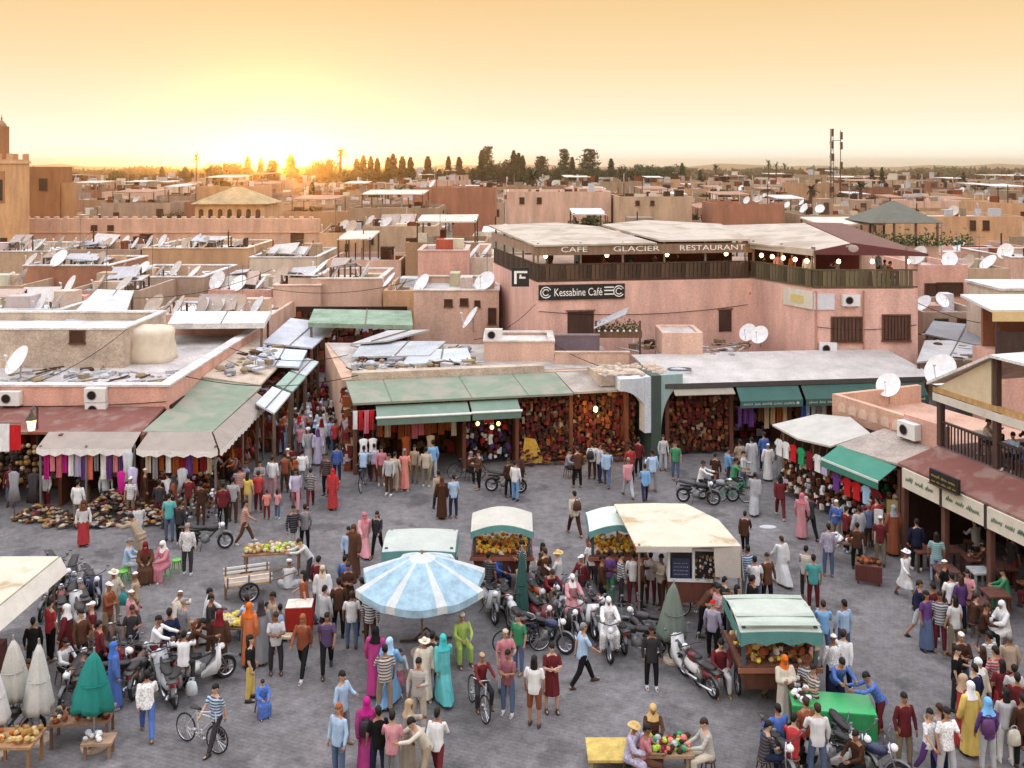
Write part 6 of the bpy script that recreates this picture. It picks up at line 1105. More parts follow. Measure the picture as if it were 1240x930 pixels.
table(1052, 705, .8, .6, .65, (.14,.06,.045), 'dark wooden table set out before the kiosk', ['cognac', 'umber', 'rust'], -20, n=30, cloth=(.1,.035,.03)); table(1020, 680, .9, .6, .75, (.16,.08,.06), 'dark goods table between lavender shirt and trinket racks', ['umber', 'white', 'saddle', 'lightgrey'], -20, n=50); table(1145, 715, .7, .7, .72, (.12,.05,.04), 'brown cafe table near the teal dressed woman'); table(1180, 755, .7, .7, .7, (.12,.05,.04), 'brown cafe table in front of the seated group'); table(1186, 718, .6, .6, .75, (.45,.45,.45), 'white topped cafe table by the person in green')
for px, py, lab in ((1118, 690, 'first'), (1150, 690, 'second'), (1180, 700, 'third'), (1215, 712, 'fourth'), (1205, 745, 'fifth')): table(px, py, .7, .7, .72, (.13,.05,.035), f'{lab} dark cafe table under the cream boards counted from the kiosk')
# empty umbrella stand
e = empty('parasol_stand', atz(516, 776), R(8), 'empty folding stand with a long bar on the paving', 'stand'); m = MB(); m.tube([(-.75, 0, .05), (.75, 0, .05)], .035, 5); m.obj('bar', MT['wood'], e, col=(.06,.03,.025))
for s_ in (-1, 1): m = MB(); m.tube([(s_*.35, .0, .05), (0, 0, .38)], .03, 5); m.obj('strut', MT['wood'], e, col=(.06,.03,.025))
m = MB(); m.tube([(0, -.4, .04), (0, .4, .04)], .03, 5); m.obj('cross_bar', MT['wood'], e, col=(.05,.03,.025))
# litter and a pale rag
m = MB(); m.lathe([(.28, .004), (.2, .03), (.05, .05)], 9, sx=1.2, sy=.7); tag(m.obj('paper_rag', MT['cloth'], loc=atz(930, 638), col=PAL['lightgrey']), 'pale rag lying on the paving by the white robed man', 'rag')
# ================================================================== people
def remesh(m, vox, smooth=4, name='skin'):
    me = m.mesh('tmp'); o = bpy.data.objects.new('tmp', me); COL.objects.link(o)
    r = o.modifiers.new('r', 'REMESH'); r.mode = 'VOXEL'; r.voxel_size = vox; r.use_smooth_shade = True
    s = o.modifiers.new('s', 'SMOOTH'); s.iterations = smooth; s.factor = .5
    out_ = bpy.data.meshes.new_from_object(o.evaluated_get(bpy.context.evaluated_depsgraph_get())); bpy.data.objects.remove(o); bpy.data.meshes.remove(me); out_.name = name; out_.materials.clear()
    return out_
def capsule(m, p, r0, q, r1, n=9):
    p, q = Vector(p), Vector(q); d = (q-p).normalized() if (q-p).length > 1e-6 else Vector((0,0,1)); m.tube([p-d*r0*.85, p-d*r0*.5, p, p.lerp(q, .5), q, q+d*r1*.5, q+d*r1*.85], [r0*.45, r0*.85, r0, (r0+r1)/2, r1, r1*.85, r1*.45], n)
def fk(P):
    """joint positions of a pose, facing -y, feet or seat at the height the pose asks for"""
    J = {}; l = R(P.get('lean', 0)); u = Vector((0, -math.sin(l), math.cos(l))); f = Vector((0, -math.cos(l), -math.sin(l))); hip = Vector((0, 0, 0)); J['u'], J['f'], J['hip'] = u, f, hip
    for s, k in ((1, 'L'), (-1, 'R')):
        a, b, sp = P['leg'+k]; h = hip + Vector((s*.095, 0, 0)); a, b, sp = R(a), R(b), R(sp)
        kn = h + Vector((s*math.sin(sp), -math.sin(a)*math.cos(sp), -math.cos(a)*math.cos(sp)))*.43; sp2 = R(P.get('shin_in', 0)); an = kn + Vector((-s*math.sin(sp2), -math.sin(a-b)*math.cos(sp2), -math.cos(a-b)*math.cos(sp2)))*.41; J['h'+k], J['k'+k], J['a'+k] = h, kn, an
        fa = P.get('foot'+k, 0); J['t'+k] = an + Vector((s*.03, -math.cos(R(fa)), -math.sin(R(fa))))*.17 + Vector((0, 0, -.035))
        p, ab, e, i = [R(q) for q in P['arm'+k]]; sh = hip + u*.50 + Vector((s*.185, 0, 0)); el = sh + Vector((s*math.sin(ab), -math.sin(p+l*.6)*math.cos(ab), -math.cos(p+l*.6)*math.cos(ab)))*.28
        w_ = el + Vector((-s*math.sin(i), -math.sin(p+e+l*.6)*math.cos(i), -math.cos(p+e+l*.6)*math.cos(i)))*.25; J['s'+k], J['e'+k], J['w'+k] = sh, el, w_; J['d'+k] = (w_-el).normalized()
    J['neck'] = hip + u*.56; hp = l*.4 + R(P.get('nod', 0)); J['hu'] = Vector((0, -math.sin(hp), math.cos(hp))); J['hf'] = Vector((0, -math.cos(hp), -math.sin(hp))); J['head'] = J['neck'] + J['hu']*.165
    z = P['hip'] if 'hip' in P else -min(J['aL'].z, J['aR'].z) + .085
    for k, v in J.items():
        if k not in ('u', 'f', 'hu', 'hf', 'dL', 'dR'): v = v.copy(); v.z += z; J[k] = v
    return J
def torso(m, J, prof, n=14):
    b, u, f = J['hip'], J['u'], J['f']; m.loft([[b + u*t + Vector((1,0,0))*rx*math.cos(a) + f*ry*math.sin(a) for a in [2*math.pi*k/n for k in range(n)]] for t, rx, ry in prof])
BODY = ((-.10, .10, .09), (-.06, .155, .115), (.02, .165, .12), (.16, .135, .10), (.30, .15, .11), (.42, .17, .115), (.50, .165, .09), (.545, .09, .07), (.57, .055, .055))
def head_geo(m, J):
    c, u, f = J['head'], J['hu'], J['hf']; X = Vector((1, 0, 0)); rot = Matrix((X, -f, u)).transposed()
    def E(o, r, n=12, k=8): m.ell(c + rot @ Vector(o), r, n, k, rot)
    E((0, .012, .03), (.076, .094, .088)); E((0, -.022, -.045), (.058, .068, .075)); E((0, -.07, -.095), (.026, .024, .022), 8, 6)
    m.loft([[c + rot @ Vector(p) for p in ring] for ring in (((-.008, -.09, .02), (.008, -.09, .02), (.008, -.08, .02), (-.008, -.08, .02)), ((-.018, -.118, -.03), (.018, -.118, -.03), (.018, -.08, -.032), (-.018, -.08, -.032)))])
    for s in (-1, 1): E((s*.078, .008, -.005), (.013, .022, .034), 7, 6)
    return rot
def face_bits(m, J, rot):
    c = J['head']
    m.mi = 1
    for s in (-1, 1): m.ell(c + rot @ Vector((s*.030, -.083, .008)), (.013, .010, .007), 6, 4, rot); m.ell(c + rot @ Vector((s*.031, -.087, .028)), (.019, .008, .004), 6, 4, rot)
    m.ell(c + rot @ Vector((0, -.091, -.062)), (.021, .007, .005), 6, 4, rot); m.mi = 0
def fingers(m, J, k, grip):
    s = 1 if k == 'L' else -1; d = J['d'+k]; w_ = J['w'+k]; side = d.cross(Vector((s, 0, 0.001))); side = side.normalized() if side.length > .05 else Vector((0, -1, 0)); pal = d.cross(side).normalized()
    if pal.x*s > 0: pal = -pal
    base = w_ + d*.085
    for i, (o, L_) in enumerate(((-.030, .062), (-.010, .075), (.010, .080), (.030, .070))):
        b = base + side*o; p1 = b + (d + pal*grip*.6)*L_*.55; p2 = p1 + (d*(1-grip*.7) + pal*(.25+grip))*L_*.55; m.tube([b - d*.02, b, p1, p2], [.010, .0105, .0095, .007], 5)
    b = w_ + d*.03 + side*.032; p1 = b + (d*.6 + side*.8 + pal*.3)*.035; m.tube([b - side*.02, b, p1, p1 + (d + pal*.4)*.032], [.012, .0125, .011, .008], 5)
def body_mesh(J, name):
    m = MB(); torso(m, J, BODY); capsule(m, J['neck'] - J['u']*.03, .056, J['head'] - J['hu']*.06, .05)
    for k in 'LR':
        capsule(m, J['h'+k], .085, J['k'+k], .055); capsule(m, J['k'+k], .056, J['k'+k].lerp(J['a'+k], .4), .052); capsule(m, J['k'+k].lerp(J['a'+k], .35), .054, J['a'+k], .036); capsule(m, J['a'+k] - Vector((0, -.03, .03)), .035, J['t'+k], .026)
        capsule(m, J['s'+k] - J['u']*.015, .044, J['e'+k], .038); capsule(m, J['e'+k], .040, J['w'+k], .027); capsule(m, J['w'+k], .027, J['w'+k] + J['d'+k]*.07, .034, 8)
    rot = head_geo(m, J); me = remesh(m, .0155, 3, name); x = MB(); face_bits(x, J, rot)
    for k in 'LR': fingers(x, J, k, .35)
    xm = x.mesh('x', True); bm = bmesh.new(); bm.from_mesh(me); bm.from_mesh(xm); bm.to_mesh(me); bm.free(); bpy.data.meshes.remove(xm)
    me.materials.append(MT['skin']); me.materials.append(MT['face_dark']); return me
def cloth_mesh(J, kind, pose):
    m = MB(); g = .022; sit = pose in ('si', 'ri', 'fl')
    P2 = [(t, rx+g, ry+g) for t, rx, ry in BODY]
    if kind in ('tee', 'shirt', 'coat'):
        lo = -.10 if kind != 'coat' else -.16; torso(m, J, [(lo, .178+.015*(kind == 'coat'), .142), (.0, .183, .145), (.16, .163, .13), (.30, .172, .134), (.42, .184, .136), (.48, .176, .112), (.52, .125, .09), (.55, .07, .07)])
        for k in 'LR':
            capsule(m, J['s'+k] - J['u']*.015, .057, J['s'+k].lerp(J['e'+k], .72 if kind == 'tee' else 1), .056 if kind == 'tee' else .051)
            if kind != 'tee': capsule(m, J['e'+k], .055, J['e'+k].lerp(J['w'+k], .95), .041)
    elif kind in ('trousers', 'shorts'):
        torso(m, J, [(-.12, .11, .10), (-.07, .172, .13), (.02, .176, .135), (.10, .158, .12)])
        for k in 'LR':
            capsule(m, J['h'+k], .102, J['k'+k], .078)
            if kind == 'trousers': capsule(m, J['k'+k], .077, J['a'+k].lerp(J['k'+k], .12), .062)
    elif kind in ('skirt', 'longskirt'):
        if sit:
            torso(m, J, [(-.10, .16, .12), (0, .19, .15), (.1, .16, .12)])
            for k in 'LR': capsule(m, J['h'+k], .12, J['k'+k], .10); capsule(m, J['k'+k], .10, J['a'+k].lerp(J['k'+k], .1 if kind == 'longskirt' else .6), .10)
            capsule(m, (J['kL']+J['kR'])/2, .12, (J['aL']+J['aR'])/2 + Vector((0, 0, .08)), .13)
        else:
            zt = J['hip'].z; zb = .10 if kind == 'longskirt' else zt-.46; dy = (abs(J['aL'].y - J['aR'].y))*.5*(1 if kind == 'longskirt' else .55); yc = (J['aL'].y+J['aR'].y)/2*.6
            rings = [(zt+.10, .155, .12, 0), (zt, .185, .15, 0), (zt-.2, .20, .165+dy*.3, yc*.3), ((zt+zb)/2-.05, .21, .17+dy*.7, yc*.6), (zb, .225, .18+dy, yc)]
            m.loft([[Vector((rx*math.cos(a)*(1+.05*math.sin(a*7)), y+ry*math.sin(a)*(1+.05*math.sin(a*7)), z)) for a in [2*math.pi*k/28 for k in range(28)]] for z, rx, ry, y in rings])
    else:   # robe: long loose gown with wide sleeves
        torso(m, J, [(-.12, .20, .165), (.05, .195, .16), (.22, .19, .15), (.36, .195, .145), (.46, .20, .13), (.52, .16, .105), (.55, .09, .08)])
        for k in 'LR': capsule(m, J['s'+k], .082, J['e'+k], .078); capsule(m, J['e'+k], .076, J['e'+k].lerp(J['w'+k], .92), .072)
        if sit:
            for k in 'LR': capsule(m, J['h'+k], .14, J['k'+k], .12); capsule(m, J['k'+k], .115, J['a'+k], .11)
            capsule(m, (J['kL']+J['kR'])/2, .13, (J['aL']+J['aR'])/2 + Vector((0, 0, .05)), .14); capsule(m, J['hip'] - Vector((0, 0, .05)), .17, (J['kL']+J['kR'])/2, .13)
        else:
            zt = J['hip'].z; zb = .09; dy = abs(J['aL'].y - J['aR'].y)*.5; yc = (J['aL'].y+J['aR'].y)/2*.6
            m.loft([[Vector((rx*math.cos(a)*(1+.045*math.sin(a*8)), y+ry*math.sin(a)*(1+.045*math.sin(a*8)), z)) for a in [2*math.pi*k/32 for k in range(32)]] for z, rx, ry, y in ((zt+.15, .185, .15, 0), (zt-.1, .20, .165, 0), (zt-.4, .215, .17+dy*.5, yc*.5), (zb, .245, .20+dy, yc))])
    return remesh(m, .0175, 3, kind)
def hat_mesh(J, kind):
    m = MB(); c, u, f = J['head'], J['hu'], J['hf']; rot = Matrix((Vector((1, 0, 0)), -f, u)).transposed(); T = lambda *p: c + rot @ Vector(p)
    def cap(rx, ry, rz, z0, back=0.0, n=14, rows=6, c0=(0, .014, .03), droop=0.0):
        rings = []
        for i in range(rows+1):
            t = math.pi/2*i/rows; q = max(math.cos(t), .03); ring = []
            for k in range(n):
                a = 2*math.pi*k/n; y = ry*q*math.sin(a); z = rz*math.sin(t) + (z0 if i == 0 else 0) - (droop*max(0, math.sin(a)) if i == 0 else 0) - (back*max(0, math.sin(a)) if i == 0 else 0); ring.append(T(c0[0]+rx*q*math.cos(a)*(1 if i else .97), c0[1]+y, c0[2]+z))
            rings.append(ring)
        m.loft(rings)
    if kind == 'hair': cap(.083, .101, .098, -.01, .085)
    elif kind == 'longhair':
        cap(.085, .103, .099, -.01, .08); m.loft([[T(x*math.cos(a), .05+y*math.sin(a), z) for a in [2*math.pi*k/10 for k in range(10)]] for z, x, y in ((.08, .07, .05), (-.02, .09, .062), (-.15, .10, .055), (-.27, .085, .04), (-.33, .04, .02))])
    elif kind == 'cap': cap(.084, .102, .098, .02, -.0); m.loft([[T(x*math.cos(a), -.05 - y*abs(math.sin(a)) if 0 else -.06 - y*max(0, math.sin(a)), .055 + z) for a in [2*math.pi*k/12 for k in range(12)]] for z, x, y in ((0, .075, .10), (.012, .075, .10))])
    elif kind == 'kufi': cap(.083, .100, .085, .035, 0)
    elif kind == 'turban':
        cap(.09, .108, .10, .03, .02)
        for i in range(3): m.tube([T((.086+.008*(i % 2))*math.cos(a), .012+(.102+.008*(i % 2))*math.sin(a), .045+.026*i+.012*math.sin(a+i)) for a in [2*math.pi*k/14 for k in range(15)]], .022, 6)
    elif kind == 'sunhat':
        cap(.085, .103, .11, .03, 0); m.loft([[T(r*math.cos(a), .01+r*1.05*math.sin(a), z + .02*math.cos(2*a)) for a in [2*math.pi*k/18 for k in range(18)]] for r, z in ((.085, .055), (.17, .035), (.175, .028), (.085, .045))])
    elif kind in ('scarf', 'hood'):
        s = 1.0 if kind == 'scarf' else 1.12; n = 20; rings = []
        cap(.094*s, .115*s, .112*s, -.02, .03, n=18)
        # cloth falling round face to the shoulders, open at the front
        for z, x, y, fr in ((.06, .093, .112, .45), (-.03, .096, .112, .50), (-.11, .10, .105, .75), (-.18, .13, .125, 1.0), (-.26, .19, .15, 1.0)):
            ring = []
            for k in range(n):
                a = -math.pi/2 + 2*math.pi*k/n; ff = fr if math.sin(a) < -.35 else 1.0; ring.append(T(x*s*math.cos(a), .015 + y*s*math.sin(a)*ff, z))
            rings.append(ring)
        m.loft(rings, caps=False)
        if kind == 'hood': m.loft([[T(r*math.cos(a), .10+.05*(1-r/.07)+r*.6*math.sin(a), z) for a in [2*math.pi*k/8 for k in range(8)]] for r, z in ((.07, .08), (.05, .12), (.012, .17))])
    me = m.mesh(kind, True); return me
POSES = dict(
 st=dict(legL=(4, 3, 4), legR=(-3, 2, 4), armL=(5, 15, 14, 0), armR=(-4, 14, 22, 0)),
 sb=dict(legL=(8, 8, 6), legR=(-4, 2, 5), armL=(28, 12, 75, 25), armR=(2, 15, 14, 0), nod=6),
 cr=dict(legL=(3, 2, 6), legR=(-2, 2, 6), armL=(28, 8, 70, 62), armR=(24, 8, 68, 60), nod=8),
 wa=dict(legL=(30, 8, 2), legR=(-18, 18, 2), armL=(-24, 8, 12, 4), armR=(26, 8, 26, 6), lean=4, footR=35),
 wb=dict(legL=(-20, 22, 2), legR=(26, 6, 2), armL=(22, 8, 30, 8), armR=(-22, 8, 10, 4), lean=5, footL=38),
 le=dict(legL=(16, 10, 6), legR=(-4, 6, 6), armL=(48, 8, 28, 8), armR=(40, 10, 36, 6), lean=34, nod=14),
 si=dict(legL=(82, 86, 9), legR=(84, 82, 9), armL=(30, 10, 45, 22), armR=(26, 10, 50, 22), lean=9, hip=.52, nod=8),
 fl=dict(legL=(78, 142, 42), legR=(80, 142, 42), armL=(32, 14, 45, 20), armR=(30, 14, 50, 20), lean=12, hip=.13, shin_in=38, nod=12),
 ri=dict(legL=(66, 78, 17), legR=(66, 78, 17), armL=(50, 14, 26, 2), armR=(50, 14, 26, 2), lean=12, hip=.90, nod=2))
JT = {k: fk(v) for k, v in POSES.items()}; BM = {k: body_mesh(J, 'person_'+k) for k, J in JT.items()}; CM = {}; HM = {}
sh = MB(); sh.loft([[Vector((x*math.cos(a), yc + y*math.sin(a), z)) for a in [2*math.pi*k/12 for k in range(12)]] for z, x, y, yc in ((0, .046, .135, -.06), (.03, .05, .14, -.06), (.06, .046, .11, -.045), (.10, .042, .055, .0))]); SHOE = sh.mesh('shoe', True); SHOE.materials.append(MT['leather'])
CNM = dict(t='tee', l='shirt', j='coat', r='robe', p='trousers', s='shorts', k='skirt', K='longskirt'); WORD = dict(t='T-shirt', l='shirt', j='jacket', r='robe', p='trousers', s='shorts', k='skirt', K='long skirt')
HATN = dict(h='hair', H='longhair', c='cap', f='kufi', u='turban', w='sunhat', S='scarf', d='hood'); HWORD = dict(c='cap', f='skullcap', u='turban', w='sun hat', S='headscarf', d='hood')
POSEW = dict(st='standing', sb='standing', cr='standing with folded hands', wa='walking', wb='walking', le='bending forward', si='seated', fl='sitting on the ground', ri='riding')
SKINS = [(.34,.18,.11), (.40,.23,.15), (.27,.13,.075), (.46,.29,.20), (.22,.10,.055)]; HAIRS = [(.012,.009,.008)]*9 + [(.04,.02,.012)]*3 + [(.2,.19,.18)]; HC = dict(blonde=(.36,.22,.08), ginger=(.30,.09,.03), grey=(.3,.3,.3), black=(.012,.009,.008))
CW = dict(lightblue='light blue', lightgrey='light grey', sky='sky blue', plaid='reddish checked', charcoal='charcoal')
def part_mesh(pose, kind):
    if (pose, kind) not in CM: CM[pose, kind] = cloth_mesh(JT[pose], kind, pose); CM[pose, kind].materials.append(None)
    return CM[pose, kind]
def wear(o, mname):
    o.material_slots[0].link = 'OBJECT'; o.material_slots[0].material = MT[mname]
def muted(c, t): g_ = .3*c[0]+.59*c[1]+.11*c[2]; return [(q*.8 + g_*.2)*t for q in c]
SEEN = {}; N_PEOPLE = [0]
def person(loc, pose, head, top, bottom, hat, place, scale=None, seat=None, pattern=False, group='people in the square'):
    N_PEOPLE[0] += 1; rr = random.Random(N_PEOPLE[0]*31+5); J = JT[pose]; s = scale or rr.uniform(.91, 1.01)
    o = link('person', BM[pose], None, None, loc, R(head), col=rr.choice(SKINS)); o.scale = (s*rr.uniform(.9, 1.02), s*rr.uniform(.93, 1.03), s)
    words = []
    for spec in (top, bottom):
        tint = rr.uniform(.7, 1.05)
        if not spec or spec == '-': continue
        k, c = spec.split(':'); pat = c.endswith('*'); c = c.rstrip('*'); sty = rr.choice(['pattern', 'pattern', 'stripe_light', 'stripe_dark']); pat = pat or (k in 'tl' and rr.random() < .16); sty = 'pattern' if k == 'r' else sty; nm = CNM[k]; x = link({'tee':'shirt','coat':'jacket','longskirt':'skirt'}.get(nm, nm), part_mesh(pose, nm), None, o, col=muted(PAL[c], tint)); wear(x, sty if pat else 'cloth'); words.append(f"{CW.get(c, c)} {('patterned ' if sty == 'pattern' else 'striped ') if pat else ''}{WORD[k]}")
    hk, _, hc = hat.partition(':'); kind = HATN[hk]; key = (pose, kind)
    if key not in HM: HM[key] = hat_mesh(J, kind); HM[key].materials.append(None)
    if hk in 'hH': c = HC.get(hc) or rr.choice(HAIRS)
    else: c = PAL[hc]
    x = link({'longhair':'hair', 'scarf':'headscarf', 'kufi':'skullcap', 'sunhat':'hat'}.get(kind, kind), HM[key], None, o, col=c); wear(x, 'hair' if hk in 'hH' else 'cloth')
    extra = f" and {CW.get(hc, hc)} {HWORD[hk]}" if hk not in 'hH' else (f" with {hc} hair" if hc in ('blonde', 'ginger', 'grey') else '')
    if pose != 'fl' or True:
        sc_ = rr.choice([(.02,.02,.02), (.05,.03,.02), (.5,.5,.5), (.2,.12,.07)])
        for k in 'LR':
            a = J['a'+k]; y = link('shoe', SHOE, None, o, (a.x, a.y, a.z-.085), col=sc_); ft = POSES[pose].get('foot'+k, 0)
            if ft: y.rotation_euler = (R(ft*.8), 0, 0); y.location.z += .0
    lab = f"person in {' and '.join(words)}{extra}, {POSEW[pose]} {place}"
    w_ = lab.split()
    if len(w_) > 16: lab = f"person in {words[0]}{extra}, {POSEW[pose].split()[0]} {place}"; w_ = lab.split()
    if len(w_) > 16: lab = ' '.join(w_[:16])
    tag(o, lab, 'person', group)
    if pose == 'si' and seat is not False:
        stool(loc, head, seat or rr.choice([(.10,.045,.03), (.06,.03,.025), (.16,.08,.05)]), f"{'green plastic' if seat else 'brown wooden'} stool under the person in {words[0]} {place}", s)
    return o
def stool_mesh():
    t = MB(); t.lathe([(.15, .36), (.165, .375), (.165, .40), (.15, .412)], 14); a = t.mesh('seat', True); l_ = MB(); l_.tube([(.09, .09, .37), (.14, .14, 0)], .018, 5); return a, l_.mesh('leg')
SM = stool_mesh(); [q.materials.append(MT['paint']) for q in SM]
def stool(loc, head, col, label, s=1.0):
    e = empty('stool', loc, R(head), label[:110] if len(label.split()) <= 16 else ' '.join(label.split()[:16]), 'stool', 'stools in the square'); link('seat', SM[0], None, e, (0, .0, .0), col=col)
    for k in range(4): link('leg', SM[1], None, e, (0, 0, 0), R(90*k), col=col)
    return e
GREENP = (.12, .42, .04)
